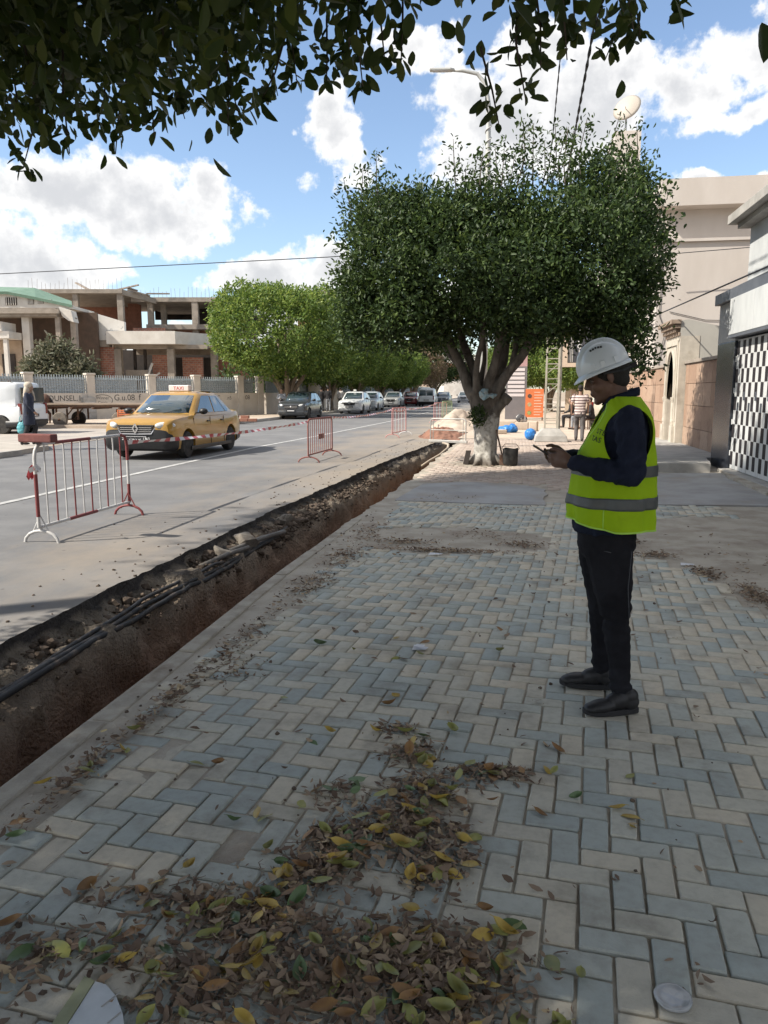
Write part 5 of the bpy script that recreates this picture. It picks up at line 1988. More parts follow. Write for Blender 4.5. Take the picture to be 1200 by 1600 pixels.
def make_car(kind, label, loc, rotz, body, name='parked_car', cat='car', group=None, bumper=None, rimdark=False, panel=False, roofsign=None, grille='bar', face='both', plate_txt=None, glass=None):
    K = KINDS_[kind]
    o = thing(name, label, cat, loc, rotz, group)
    hw = K['W'] / 2
    st = K['st']
    lower = MB().rings([sec(x, zb, zt, w * hw) for x, zb, zt, w in st])
    bo = lower.build('body', body, o, smooth=None)
    cut = MB()
    for ax in (K['fa'], K['fa'] - K['wb']):
        for s in (-1, 1):
            cut.lathe([(K['r'] + .055, -.16), (K['r'] + .055, .16)], (ax, s * (hw - .06), K['r'] + .01), 'y', 26)
    co = cut.build('cut', M_under)
    apply_mod(bo, 'BOOLEAN', operation='DIFFERENCE', object=co, solver='EXACT')
    bpy.data.objects.remove(co)
    bo.data.polygons.foreach_set('use_smooth', [True] * len(bo.data.polygons))
    bo.data.set_sharp_from_angle(angle=R(32))
    MB().box(-K['L'] * .42, K['L'] * .42, -hw * .80, hw * .80, .20, .55).build('chassis', M_under, o)
    # greenhouse
    xf0, xf1, xr1, xr0, z0, z1, wb_, wr = K['gh']

    def outline(xf, xr, w, ins=0):
        half = [(xf - ins, 0), (xf - .02 - ins, w * .55), (xf - .07 - ins, w * .84), (xf - .17 - ins, w - ins), (lerp(xf, xr, .5), w + .012 - ins), (xr + .14 + ins, w - ins), (xr + .05 + ins, w * .86), (xr + .015 + ins, w * .55), (xr + ins, 0)]
        return half + [(a, -b) for a, b in reversed(half[1:-1])]

    def ring(t, ins=0, dz=0):
        return [(x, y, lerp(z0, z1, t) + dz - .0 * x) for x, y in outline(lerp(xf0, xf1, t), lerp(xr0, xr1, t), lerp(wb_, wr, t), ins)]
    gh = MB()
    gh.rings([ring(-.06), ring(.35), ring(.7), ring(.93), ring(1.0, .05, .0), ring(1.0, .16, .028), ring(1.0, .34, .045)], True, False, True)
    gh.build('cabin', body, o, smooth=50)

    def side_pt(x_f, t, s, off=.006):
        """x given as fraction from front pillar (0) to rear pillar (1) at height t"""
        xa = lerp(xf0, xf1, t) - .17
        xb = lerp(xr0, xr1, t) + .14
        x = lerp(xa, xb, x_f)
        y = lerp(wb_, wr, t) + .012 * (1 - abs(2 * x_f - 1)) + off
        return (x, s * y, lerp(z0, z1, t))
    gm = glass or M_glass
    spans = [(.055, .465), (.505, .80), (.825, .95)] if kind == 'sedan' else [(.05, .43), (.47, .78), (.82, .96)]
    if kind == 'van':
        spans = [(.06, .36)] if panel else [(.06, .34), (.37, .66), (.69, .95)]
    for s in (-1, 1):
        for i, (a, b) in enumerate(spans):
            lo, hi = .10, .88
            a2, b2 = a, b
            if i == len(spans) - 1 and kind != 'van':
                hi_b = .5 if kind == 'sedan' else .6
            else:
                hi_b = hi
            mb = MB()
            pts = [side_pt(a, lo, s), side_pt((a + b) / 2, lo, s), side_pt(b, lo + (.12 if hi_b < hi else 0), s), side_pt(b, hi_b, s), side_pt((a + b) / 2, hi if hi_b == hi else .80, s), side_pt(a + (.03 if i == 0 else 0), hi if hi_b == hi else .86, s)]
            mb.add(pts, [tuple(range(6))])
            wn_ = mb.build('window', gm, o)
            apply_mod(wn_, 'SOLIDIFY', thickness=.008, offset=0)
        # door seams and handles
        mb = MB()
        for xs in K['split'] + (K['gh'][0] - .02,):
            mb.bar((xs, s * (hw * 1.001), .28), (xs - .02, s * (hw * .972), .93), .012, .008)
        mb.build('door_seam', M_under, o)
        for xs in K['split']:
            MB().obox((xs + .10 if not (panel and xs < -.3) else xs + .1, s * hw * .985, .83), (.085, 0, 0), (0, .02, 0), (0, 0, .016)).build('door_handle', M_blk if bumper else body, o, bevel=.006)
        mb = MB()
        mb.ell((xf0 - .34, s * (wb_ + .17), z0 + .09), (.09, .11, .075), 10, 7)
        mb.bar((xf0 - .3, s * wb_, z0 + .05), (xf0 - .34, s * (wb_ + .12), z0 + .06), .06, .03)
        mb.build('mirror', M_blk, o, smooth=50)
        # sill
        MB().box(-K['L'] * .29, K['L'] * .29 - .05, s * hw * .985 - .02, s * hw * .985 + .02, .18, .27).build('sill', M_blk, o, bevel=.01)

    def screen(front):
        xa, xb = (xf0, xf1) if front else (xr0, xr1)
        d = 1 if front else -1
        rows = []
        for t in (.10, .5, .90):
            w = lerp(wb_, wr, t)
            xc = lerp(xa, xb, t) + d * .010
            rows.append([(xc - d * .085, -w * .86, lerp(z0, z1, t)), (xc - d * .022, -w * .55, lerp(z0, z1, t) + .004), (xc, 0, lerp(z0, z1, t) + .006), (xc - d * .022, w * .55, lerp(z0, z1, t) + .004), (xc - d * .085, w * .86, lerp(z0, z1, t))])
        mb = MB().rings(rows, close=False)
        g_ = mb.build('windscreen' if front else 'rear_window', gm, o, smooth=60)
        apply_mod(g_, 'SOLIDIFY', thickness=.006, offset=0)
    screen(True)
    if not panel:
        screen(False)
    if panel:
        for s in (-1, 1):
            MB().box(xr0 - .012, xr0 + .02, s * .06, s * (wb_ - .14), z0 + .08, z1 - .16).build('rear_window', gm, o)
            MB().box(xr0 - .02, xr0 + .02, s * .40 - .01, s * .40 + .09, z0 - .12, z0 - .06).build('door_handle', M_blk, o)
        MB().box(xr0 - .02, xr0 + .02, -.008, .008, .45, z1 - .08).build('door_seam', M_under, o)
    # front
    nx = K['L'] / 2
    bm_ = bumper or body
    fst = [(x + .014, zb - .01, min(zt, .50 if not bumper else .72), w * hw * 1.012) for x, zb, zt, w in st[:4]]
    if bumper:
        fst = [(a_, b_, .70 - .012 * q_, d_) for q_, (a_, b_, c_, d_) in enumerate(fst)]
    MB().rings([sec(x, zb, zt, w, .0) for x, zb, zt, w in fst]).build('front_bumper', bm_, o, smooth=40)
    for s in (-1, 1):
        mb = MB()
        rot = Matrix.Rotation(s * R(36), 3, 'Z')
        mb.ell((nx - .115, s * hw * .735, .785), (.085, .235, .085), 14, 9, rot)
        hl = mb.build('headlight', M_lens, o, smooth=180)
        MB().ell((nx - .072, s * hw * .70, .785), (.05, .11, .05), 10, 7, rot).build('lamp_bowl', M_lensin, hl, smooth=180)
        MB().lathe([(.075, -.02), (.075, .02), (.045, .025)], (nx - .10, s * hw * .70, .36), 'x', 14).build('fog_lamp', M_chrome if bumper else M_lensin, o, smooth=40)
    gr = MB()
    gw = hw * .50
    gr.prism([(-gw, .80), (gw, .80), (gw * .84, .61), (-gw * .84, .61)], nx - .05, nx + .022, 'yz')
    go = gr.build('grille', M_blk, o, bevel=.008)
    gb = MB()
    for z in (.65, .695, .74):
        gb.box(nx + .02, nx + .032, -gw * .86, gw * .86, z - .006, z + .006)
    if bumper:
        gb.tube([(nx - .03, -gw * 1.12, .80), (nx + .025, -gw * .84, .60), (nx + .03, gw * .0, .595), (nx + .025, gw * .84, .60), (nx - .03, gw * 1.12, .80)], .014, 6)
    gb.build('grille_bar', M_chrome, go)
    em = MB()
    if grille == 'diamond':
        for (a, b) in (((0, .82), (.058, .72)), ((.058, .72), (0, .62)), ((0, .62), (-.058, .72)), ((-.058, .72), (0, .82))):
            em.bar((nx + .045, a[0], a[1]), (nx + .045, b[0], b[1]), .03, .03, up=(1, 0, 0))
    else:
        em.lathe([(.05, 0), (.05, .02), (.03, .03)], (nx + .02, 0, .71), 'x', 14)
    em.build('emblem', M_chrome, go)
    for front in (True, False):
        xx = nx + .03 if front else -nx - .012
        po_ = MB().box(xx - .012, xx + .012, -.26, .26, .44 if front else .62, .55 if front else .73).build('number_plate', M_plate, o)
        if front and plate_txt:
            put_text(plate_txt, .085, M_ltxt, (xx + .013, 0, .465), (PI / 2, 0, PI / 2), po_, depth=.001)
            mb = MB()
            for (a, b, c, d) in ((-.25, .25, .445, .452), (-.25, .25, .54, .547), (-.25, -.243, .445, .547), (.243, .25, .445, .547)):
                mb.box(xx + .011, xx + .0135, a, b, c, d)
            mb.build('plate_rim', M_ltxt, po_)
        else:
            MB().box(xx + (.012 if front else -.014), xx + (.014 if front else -.012), -.2, .2, .47 if front else .65, .51 if front else .69).build('plate_digits', M_ltxt, po_)
    for s in (-1, 1):
        if kind == 'van':
            MB().box(-nx - .012, -nx + .10, s * hw * .86 - .05, s * hw * .86 + .05, .72, 1.12).build('tail_light', M_red, o, bevel=.01)
        else:
            MB().ell((-nx + .10, s * hw * .74, .86), (.10, .17, .09), 12, 8).build('tail_light', M_red, o, smooth=180)
    rst = [(x - .014, zb - .01, .52, w * hw * 1.012) for x, zb, zt, w in st[-4:]]
    MB().rings([sec(x, zb, zt, w, 0) for x, zb, zt, w in rst]).build('rear_bumper', M_blk if (kind == 'van' or bumper) else body, o, smooth=40)
    for ax in (K['fa'], K['fa'] - K['wb']):
        for s in (-1, 1):
            make_wheel(o, ax, s * (hw - .10), K['r'], rimdark, s)
    # wipers
    mb = MB()
    for y in (-.45, .1):
        a = Vector((xf0 + .01, y, z0 + .045))
        mb.bar(a, a + Vector((-.10, .42, .09)), .015, .012)
    mb.build('wiper', M_blk, o)
    if roofsign:
        sg = MB().box(-.09, .09, -.27, .27, z1 + .05, z1 + .20).build('roof_sign', mat('sign_pale', (.70, .62, .60), rough=.6), o, bevel=.02)
        sg.location.x = -.15
        put_text(roofsign, .125, mat('sign_red', (.45, .05, .05), rough=.6), (.092, 0, z1 + .082), (PI / 2, 0, PI / 2), sg, depth=.001)
        MB().box(-.06, .06, -.25, .25, z1 + .02, z1 + .05).build('sign_foot', M_blk, sg)
    return o


tx = make_car('sedan', 'ochre yellow taxi saloon with black front bumper driving towards the viewer', (-8.36, 18.35, .012), -PI / 2 - R(1.0), paint('taxi_yellow', (.40, .22, .032)),
              name='taxi', cat='taxi', bumper=M_blk, rimdark=True, roofsign='TAXI', grille='diamond', plate_txt='211  \u062a\u0648\u0646\u0633  1363')
# driver and seats seen through the glass stay dark: the cabin glass is opaque and reflective

PG = 'cars parked along the far kerb'
make_car('hatch', 'dark grey dusty hatchback with big headlights, nearest of the parked row', (-12.42, 44.0, 0), -PI / 2, paint('graphite', (.045, .05, .055), 1), group=PG)
make_car('hatch', 'white taxi hatchback with a small roof light, second in the parked row', (-11.45, 55.0, 0), -PI / 2, paint('white_paint', (.66, .68, .69)), group=PG, bumper=None)
lampo = MB().box(-.15, .15, -.1, .1, 1.56, 1.70).build('roof_light', mat('roof_light_white', (.7, .7, .66), rough=.5), None, bevel=.03)
lampo.parent = [q for q in COL.objects if q.get('label', '').startswith('white taxi hatch')][0]
make_car('hatch', 'pale silver blue hatchback behind the white taxi hatchback', (-12.0, 64.0, 0), -PI / 2, paint('pale_blue', (.50, .55, .60)), group=PG)
make_car('hatch', 'grey hatchback behind the pale silver blue one', (-12.15, 77.5, 0), -PI / 2, paint('mid_grey', (.30, .31, .31)), group=PG)
make_car('hatch', 'dark red hatchback in the parked row', (-11.5, 86, 0), -PI / 2, paint('dark_red', (.22, .03, .03)), group=PG)
make_car('hatch', 'dusty beige and dark car between the red hatchback and the white van', (-11.4, 94, 0), -PI / 2, paint('dusty_beige', (.30, .27, .235)), group=PG)
make_car('van', 'small white van seen from behind far down the street', (-9.35, 84.0, 0), PI / 2, MATS['white_paint'], group=PG, panel=True, name='parked_van', cat='van')
make_car('sedan', 'dark green grey saloon in front of the far trees', (-8.35, 91, 0), -PI / 2, paint('slate', (.07, .085, .09)), group=PG)
make_car('hatch', 'small light grey car at the far end of the street', (-7.3, 112, 0), -PI / 2, paint('light_grey', (.45, .46, .47)), group=PG)
make_car('van', 'white van far down the street under a brown awning', (-6.1, 120, 0), -PI / 2, MATS['white_paint'], group=PG, name='parked_van', cat='van')
make_car('van', 'yellow van at the far end of the street', (-4.2, 140, 0), -PI / 2, paint('far_yellow', (.60, .42, .05)), group=PG, name='parked_van', cat='van')
make_car('van', 'white panel van with dark rear windows at the left edge', (-20.0, 26.6, 0), PI, MATS['white_paint'], name='parked_van', cat='van', panel=True)
make_car('van', 'yellow roofed van mostly hidden behind the white panel van', (-22.7, 29.3, .05), PI, paint('taxi_yellow2', (.60, .40, .08)), name='parked_van', cat='van', panel=True)
make_car('van', 'cream vehicle with a white wheel behind the striped shirt man', (4.35, 36.0, 0), R(80), paint('cream_paint', (.58, .52, .42)), name='parked_van', cat='van', panel=True)

# ---------------------------------------------------------------- horse cart
ct = thing('horse_cart', 'flat wooden horse cart on four rubber wheels with an orange crate slung below', 'cart', (-18.05, 31.75, 0), PI + R(3))
M_wood = mat('cart_wood', (.30, .235, .18), (.22, .17, .13), rough=.9, scale=5, stretch=(.3, 3, 3), bump=.3, bscale=20)
M_rust = mat('rusty_frame', (.10, .065, .05), (.16, .085, .05), rough=.9, scale=7)
M_tyreP = mat('pale_tyre', (.20, .17, .14), (.12, .105, .09), rough=.95, scale=5)
for k in range(6):
    MB().box(-2.35, 2.55 - .05 * (k % 2), -.9 + k * .3, -.9 + k * .3 + .285, .98, 1.05).build('plank', M_wood, ct)
mb = MB()
for s in (-1, 1):
    mb.box(-2.3, 2.4, s * .8 - .04, s * .8 + .04, .88, .975)
for x in (-2.1, -1.2, 0, 1.0, 2.1):
    mb.box(x - .04, x + .04, -.88, .88, .80, .875)
for x in (-1.35, -.9, .9, 1.9):
    for s in (-1, 1):
        mb.box(x - .03, x + .03, s * .45 - .03, s * .45 + .03, .34, .8)
mb.tube([(1.55, -.75, .33), (1.55, .75, .33)], .03, 8)
mb.tube([(-1.15, -.75, .33), (-1.15, .75, .33)], .03, 8)
for x in (1.55, -1.15):
    for s in (-1, 1):
        mb.bar((x - .4, s * .45, .8), (x, s * .45, .35), .04, .04)
mb.build('frame', M_rust, ct)
mb = MB()
for s in (-1, 1):
    mb.tube([(2.3, s * .35, .80), (3.4, s * .42, 1.0), (4.8, s * .40, 1.15)], .03, 7)
mb.build('shaft', M_wood, ct)
for x in (1.55, -1.15):
    for s in (-1, 1):
        w = .08
        r = .34
        wt = MB().lathe([(r * .55, -w), (r * .9, -w), (r, -w * .5), (r, w * .5), (r * .9, w), (r * .55, w)], (0, 0, 0), 'y', 20).build('wheel', M_tyreP if s > 0 else M_tyre, ct, smooth=40)  # wheels on one side take the paler tyre colour
        wt.location = (x, s * .80, r)
        MB().lathe([(r * .57, -w * .4), (r * .5, w * .2 * s), (.09, w * .7 * s), (.05, w * 1.1 * s)], (0, 0, 0), 'y', 16).build('rim', M_rust, wt, smooth=40)
crate = thing('crate', 'orange plastic crate hanging under the flat horse cart', 'crate', (-16.55, 31.0, .42), PI)
mb = MB()
mb.box(-.26, .26, -.17, .17, 0, .03)
for z in (.06, .14, .22, .30):
    mb.box(-.27, .27, -.18, -.165, z, z + .05).box(-.27, .27, .165, .18, z, z + .05).box(-.27, -.255, -.165, .165, z, z + .05).box(.255, .27, -.165, .165, z, z + .05)
for sx in (-1, 1):
    for sy in (-1, 1):
        mb.box(sx * .262 - .02, sx * .262 + .02, sy * .172 - .02, sy * .172 + .02, 0, .37)
mb.build('crate_body', mat('crate_orange', (.55, .16, .06), (.45, .13, .05), rough=.7), crate)

# ================================================================== PEOPLE
M_skin = mat('skin_brown', (.135, .075, .052), (.11, .06, .042), rough=.55, scale=14, spec=.4)
M_skin2 = mat('skin_tan', (.33, .20, .14), (.29, .17, .12), rough=.6, scale=14)
M_hair = mat('hair_black', (.012, .010, .009), (.02, .017, .015), rough=.8, scale=60, bump=.6, bscale=220)
M_navy_cloth = mat('navy_cloth', (.017, .022, .042), (.012, .016, .031), rough=.85, scale=9, bump=.4, bscale=260, spec=.15)
M_jean = mat('black_denim', (.012, .012, .015), (.020, .0205, .025), rough=.9, scale=5, bump=.5, bscale=300, spec=.12, c3=(.042, .043, .05), scale3=2.4, lo3=.55, hi3=.85)  # paler blotches put faint grazing highlights into the denim colour
M_shoe = mat('shoe_black', (.010, .010, .012), (.016, .016, .018), rough=.5, scale=8)
M_sole = mat('shoe_sole', (.022, .022, .024), rough=.8)
M_vest = mat('vest_lime', (.33, .52, .010), (.29, .47, .009), rough=.8, scale=3, bump=.3, bscale=240, spec=.2, c3=(.25, .40, .012), scale3=5, lo3=.55, hi3=.8)
M_trim = mat('vest_trim', (.42, .70, .10), rough=.7)
M_refl = mat('reflective_tape', (.085, .095, .095), (.065, .072, .072), rough=.5, scale=10)
M_helm = mat('helmet_white', (.60, .66, .70), (.57, .63, .67), rough=.28, scale=3, spec=.5, coat=.3)


def torso(mb, rows, seg=20, mi=0, pw=.85):
    """rows: z, centre x, half depth, half width"""
    rings = []
    for z, c, a, b_ in rows:
        ring = []
        for k in range(seg):
            t = 2 * PI * k / seg
            co, si = math.cos(t), math.sin(t)
            ring.append((c + a * math.copysign(abs(co) ** pw, co), b_ * math.copysign(abs(si) ** pw, si), z))
        rings.append(ring)
    mb.rings(rings, mi=mi)
    return mb


def head_shapes(mb, hc, pitch, yaw=0.0):
    """skull, face and ears; hc = point between the ears"""
    Rm = Matrix.Rotation(yaw, 3, 'Z') @ Matrix.Rotation(pitch, 3, 'Y')
    hc = Vector(hc)

    def E(c, r, rot=None):
        rr = Rm if rot is None else Rm @ rot
        mb.ell(hc + Rm @ Vector(c), r, 16, 11, rr)
    E((-.014, 0, .045), (.098, .077, .083))
    E((.028, 0, -.030), (.066, .063, .085))
    E((.036, 0, -.080), (.050, .050, .034))
    E((.072, 0, -.100), (.020, .024, .017))
    for i in range(5):
        t = i / 4
        E((lerp(.088, .106, t), 0, lerp(.018, -.022, t)), (lerp(.010, .015, t), lerp(.008, .0125, t), .012))
    for s in (-1, 1):
        E((.097, s * .012, -.028), (.013, .009, .009))
        E((.078, s * .028, .026), (.017, .027, .010))
        E((.058, s * .044, -.030), (.030, .020, .028))
        E((-.004, s * .077, .000), (.018, .009, .030), Matrix.Rotation(s * .35, 3, 'Z'))
        E((-.002, s * .074, -.024), (.011, .008, .013))
    E((.086, 0, -.056), (.014, .023, .0065))
    E((.083, 0, -.067), (.014, .021, .0075))
    return Rm, hc


def set_tree(o, loc, rotz):
    o.location = loc
    o.rotation_euler = (0, 0, rotz)


# ---------------------------------------------------------------- the worker in the lime vest
hc = (.146, 0, 1.615)
PITCH = R(17)
wbm = MB()
Rm, hcv = head_shapes(wbm, hc, PITCH)
limb(wbm, [(.118, 0, 1.57), (.098, 0, 1.52), (.082, 0, 1.45)], [.058, .056, .062])
torso(wbm, [(.80, .115, .11, .15), (.95, .11, .12, .155), (1.10, .10, .12, .155), (1.25, .085, .115, .165), (1.36, .07, .105, .175), (1.43, .065, .085, .15), (1.48, .075, .06, .09)])
for s in (1, -1):
    if s > 0:
        sh, elb, wr_ = (.065, .185, 1.415), (.035, .245, 1.155), (.300, .135, 1.212)
    else:
        sh, elb, wr_ = (.085, -.185, 1.415), (.08, -.25, 1.165), (.315, -.085, 1.222)
    limb(wbm, [sh, Vector(sh).lerp(Vector(elb), .5), elb], [.05, .047, .038])
    limb(wbm, [elb, Vector(elb).lerp(Vector(wr_), .4), wr_], [.038, .038, .026])
    # palm
    w_ = Vector(wr_)
    pd = Vector((.80, -s * .42, .10)).normalized()
    kn = w_ + pd * .085
    rot = pd.to_track_quat('X', 'Z').to_matrix()
    wbm.ell(w_ + pd * .048, (.052, .018, .038), 14, 9, rot)
    limb(wbm, [w_ - pd * .01, w_ + pd * .03], [.024, .026], 10)
    # four fingers run under the phone and curl up round its far edge
    for i in range(4):
        up = .026 - i * .0185
        k0 = kn + Vector((-.004 - i * .004, s * .002, up))
        ln = (.078, .084, .078, .062)[i]
        d1 = Vector((.86, -s * .50, -.08)).normalized()
        d2 = Vector((.55, -s * .80, .16)).normalized()
        d3 = Vector((.10, -s * .90, .45)).normalized()
        p1 = k0 + d1 * ln * .44
        p2 = p1 + d2 * ln * .32
        p3 = p2 + d3 * ln * .26
        limb(wbm, [k0 - d1 * .012, k0, p1, p2, p3], [.0095, .0098, .0090, .0082, .0070], 8)
    # thumb lies on the screen side
    t0 = w_ + pd * .022 + Vector((0, -s * .004, .020))
    t1 = t0 + Vector((.030, -s * .012, .026))
    t2 = t1 + Vector((.034, -s * .020, .012))
    t3 = t2 + Vector((.022, -s * .012, -.002))
    limb(wbm, [t0, t1, t2, t3], [.0135, .0115, .0100, .0085], 8)
    # leg
    if s > 0:
        hp, kneep, ank = (.115, .088, .84), (.072, .150, .475), (.035, .168, .085)
    else:
        hp, kneep, ank = (.130, -.088, .84), (.112, -.118, .470), (.092, -.122, .085)
    limb(wbm, [hp, Vector(hp).lerp(Vector(kneep), .5), kneep], [.072, .058, .042])
    limb(wbm, [kneep, Vector(kneep).lerp(Vector(ank), .35), ank], [.042, .040, .028])
    limb(wbm, [ank, (ank[0] + .015, ank[1], .055), (ank[0] + .08, ank[1] + .012 * s, .04)], [.028, .026, .018])
worker = join_blob('person', wbm, .0052, M_skin, None, 3)
tag(worker, 'man in white hard hat and lime reflective vest looking at a phone on the paving', 'person')
# eyes, brows
for s in (-1, 1):
    c = hcv + Rm @ Vector((.0755, s * .031, .002))
    MB().ell(c, (.0115, .0125, .0105), 12, 8).build('eye', mat('eye_dark', (.10, .07, .055), rough=.3), worker, smooth=180)
    mb = MB()
    q = [hcv + Rm @ Vector((.096, s * .012, .031)), hcv + Rm @ Vector((.094, s * .030, .036)), hcv + Rm @ Vector((.082, s * .046, .031))]
    mb.tube(q, .0045, 6)
    mb.build('eyebrow', M_hair, worker, smooth=180)
hb_ = MB()
hb_.ell(hcv + Rm @ Vector((-.020, 0, .030)), (.095, .0805, .080), 20, 14, Rm)
hb_.ell(hcv + Rm @ Vector((-.045, 0, -.028)), (.054, .064, .046), 16, 11, Rm)
for s in (-1, 1):
    hb_.ell(hcv + Rm @ Vector((.018, s * .068, .012)), (.014, .008, .030), 10, 8, Rm)
join_blob('hair', hb_, .006, M_hair, worker, 2)
# stubble of a beard along the jaw
bd = MB()
bd.ell(hcv + Rm @ Vector((.037, 0, -.083)), (.051, .0515, .033), 16, 11, Rm)
bd.ell(hcv + Rm @ Vector((.0725, 0, -.102)), (.0205, .024, .0165), 12, 8, Rm)
# shirt: torso, sleeves, collar
def fold(p):
    arm = 1.0 + 1.3 * (abs(p.y) > .15) * math.exp(-((p.x - .10) / .13) ** 2 - ((p.z - 1.2) / .12) ** 2)
    return .006 * fbm((p.x * 13, p.y * 11, p.z * 9), 4) + .0075 * arm * mnoise.noise(Vector((p.x * 30 + p.z * 24, p.y * 18, p.z * 16 - p.x * 10)))


sm = MB()
torso(sm, [(.868, .13, .155, .175), (.95, .12, .16, .18), (1.10, .105, .155, .182), (1.22, .092, .148, .186), (1.33, .077, .132, .192), (1.41, .066, .112, .182), (1.455, .068, .092, .145), (1.49, .078, .070, .092), (1.51, .083, .064, .07)])
for s in (1, -1):
    if s > 0:
        sh, elb, wr_ = Vector((.060, .188, 1.412)), Vector((.040, .250, 1.165)), Vector((.295, .138, 1.212))
    else:
        sh, elb, wr_ = Vector((.085, -.188, 1.412)), Vector((.08, -.25, 1.17)), Vector((.31, -.088, 1.222))
    limb(sm, [sh + Vector((0, -s * .02, .01)), sh.lerp(elb, .35), sh.lerp(elb, .75), elb], [(.066, .070), (.064, .068), (.058, .062), (.052, .058)])
    limb(sm, [elb, elb.lerp(wr_, .3), elb.lerp(wr_, .75), wr_], [(.052, .056), (.053, .055), (.046, .046), (.041, .040)])
shirt = join_blob('shirt', sm, .0065, M_navy_cloth, worker, 3, fold)
cm = MB()
rows = []
for (dz, g_) in ((0, 0), (.022, .004), (.040, .003), (.052, .012), (.038, .020), (.012, .026)):
    ring = []
    for k in range(29):
        t = R(30) + (2 * PI - R(60)) * k / 28
        tilt = .026 * -math.cos(t)
        ring.append((.088 + (.066 + g_) * math.cos(t) - .012 * (dz / .05), (.066 + g_) * math.sin(t), 1.492 + dz + tilt))
    rows.append(ring)
cm.rings(rows, close=False)
co_ = cm.build('collar', M_navy_cloth, worker, smooth=180)
apply_mod(co_, 'SOLIDIFY', thickness=.004)
# trousers
tmb = MB()
torso(tmb, [(.74, .12, .115, .165), (.80, .118, .138, .178), (.86, .12, .142, .172), (.905, .12, .138, .165)])
for s in (1, -1):
    if s > 0:
        hp, kneep, ank = Vector((.118, .090, .80)), Vector((.075, .150, .475)), Vector((.036, .168, .105))
    else:
        hp, kneep, ank = Vector((.135, -.090, .80)), Vector((.116, -.118, .470)), Vector((.095, -.122, .105))
    limb(tmb, [hp, hp.lerp(kneep, .4), hp.lerp(kneep, .8), kneep], [(.092, .118), (.084, .102), (.070, .080), (.064, .070)])
    limb(tmb, [kneep, kneep.lerp(ank, .3), kneep.lerp(ank, .75), ank], [(.060, .066), (.056, .063), (.046, .050), (.045, .051)])


def jfold(p):
    k = 1 + 1.6 * math.exp(-((p.z - .47) / .08) ** 2) + 2.0 * math.exp(-((p.z - .12) / .07) ** 2)
    return .0046 * k * mnoise.noise(Vector((p.x * 14, p.y * 12, p.z * 36))) + .004 * fbm((p.x * 9, p.y * 9, p.z * 9), 3)


trousers = join_blob('trousers', tmb, .0065, M_jean, worker, 3, jfold)
mb = MB()
mb.tube([(.225, .115, .838), (.175, .165, .800), (.115, .182, .792)], .0022, 5)
mb.tube([(.02, .178, .80), (.03, .19, .62), (.02, .20, .48)], .0018, 5)
mb.build('seam', mat('seam_grey', (.07, .075, .085), rough=.9), worker)


def shoe(heel, ang, s):
    """black lace-up trainer, heel point on the ground and direction of the toe"""
    L_ = .282
    Mx = Matrix.Translation((heel[0], heel[1], 0)) @ Matrix.Rotation(ang, 4, 'Z')
    mb = MB()
    mb.ell((.045, 0, .055), (.046, .037, .045), 14, 9)
    mb.ell((.050, 0, .085), (.046, .036, .040), 14, 9)
    mb.ell((.110, 0, .062), (.075, .040, .048), 14, 9, Matrix.Rotation(R(16), 3, 'Y'))
    mb.ell((.190, .004 * s, .042), (.085, .046, .034), 14, 9, Matrix.Rotation(R(6), 3, 'Y'))
    mb.ell((.235, .002 * s, .034), (.045, .041, .026), 14, 9)
    mb.v = [tuple(Mx @ Vector(v)) for v in mb.v]
    so = join_blob('shoe', mb, .005, M_shoe, worker, 3)
    out = []
    for k in range(28):
        t = 2 * PI * k / 28
        x = .141 + .143 * math.cos(t)
        wv = .036 + .012 * max(0, (x - .08) / .2) - .004 * (x > .25)
        out.append((x, wv * math.copysign(abs(math.sin(t)) ** .8, math.sin(t))))
    pm = MB().prism(out, .0, .027)
    pm.v = [tuple(Mx @ Vector((v[0], v[1], v[2] + (.010 * max(0, (v[0] - .2) / .08) ** 2)))) for v in pm.v]
    pm.build('sole', M_sole, so, smooth=50, bevel=.004)
    lm = MB()
    for k in range(5):
        x = .105 + k * .021
        z = .108 - k * .0115
        a, b_, c = Mx @ Vector((x, -.026, z - .010)), Mx @ Vector((x + .006, 0, z + .004)), Mx @ Vector((x, .026, z - .010))
        lm.tube([a, b_, c], .0032, 5)
    lm.build('laces', M_sole, so, smooth=180)
    return so


shoe((-.050, .165), R(17), 1)
shoe((.028, -.118), R(-2), -1)

# hard hat
HC = hcv + Vector((.016, 0, .034))
HR = Matrix.Rotation(R(21), 3, 'Y')
hm = MB()
rings = []
ns = 128
for i in range(15):
    ph = (PI / 2) * i / 14
    ring = []
    for k in range(ns):
        t = 2 * PI * k / ns
        cr_ = math.cos(ph) ** .90
        x, y, z = .121 * cr_ * math.cos(t), .105 * cr_ * math.sin(t), .143 * math.sin(ph) ** .96
        if i == 14:
            x, y = .001 * math.cos(t), .001 * math.sin(t)
        rd_ = 1.0
        ridge = max(0, 1 - (abs(y) / .026) ** 4)
        groove = math.exp(-((abs(y) - .034) / .007) ** 2)
        sc_ = 1 + (.075 * ridge - .055 * groove) * (1 if x > -.10 or z > .05 else .5) * min(1, (z + .01) / .05)
        ring.append(tuple(HC + HR @ Vector((x * sc_, y * (1 + .0 * ridge), z * sc_))))
    rings.append(ring)
hm.rings(rings, True, False, True)
he = hm.build('hard_hat', M_helm, worker, smooth=180)
bmr = MB()
rings = []
for (o_, dz) in ((0, .012), (.006, .010), (.010, .0), (.010, -.006), (.0, -.006)):
    ring = []
    for k in range(ns):
        t = 2 * PI * k / ns
        front = max(0, math.cos(t)) ** 2.6
        e = o_ * (1 + 2.5 * front) if o_ else 0
        ring.append(tuple(HC + HR @ Vector(((.121 + e) * math.cos(t), (.105 + e) * math.sin(t), dz - .012 * front * (o_ > 0)))))
    rings.append(ring)
bmr.rings(rings, True, False, False)
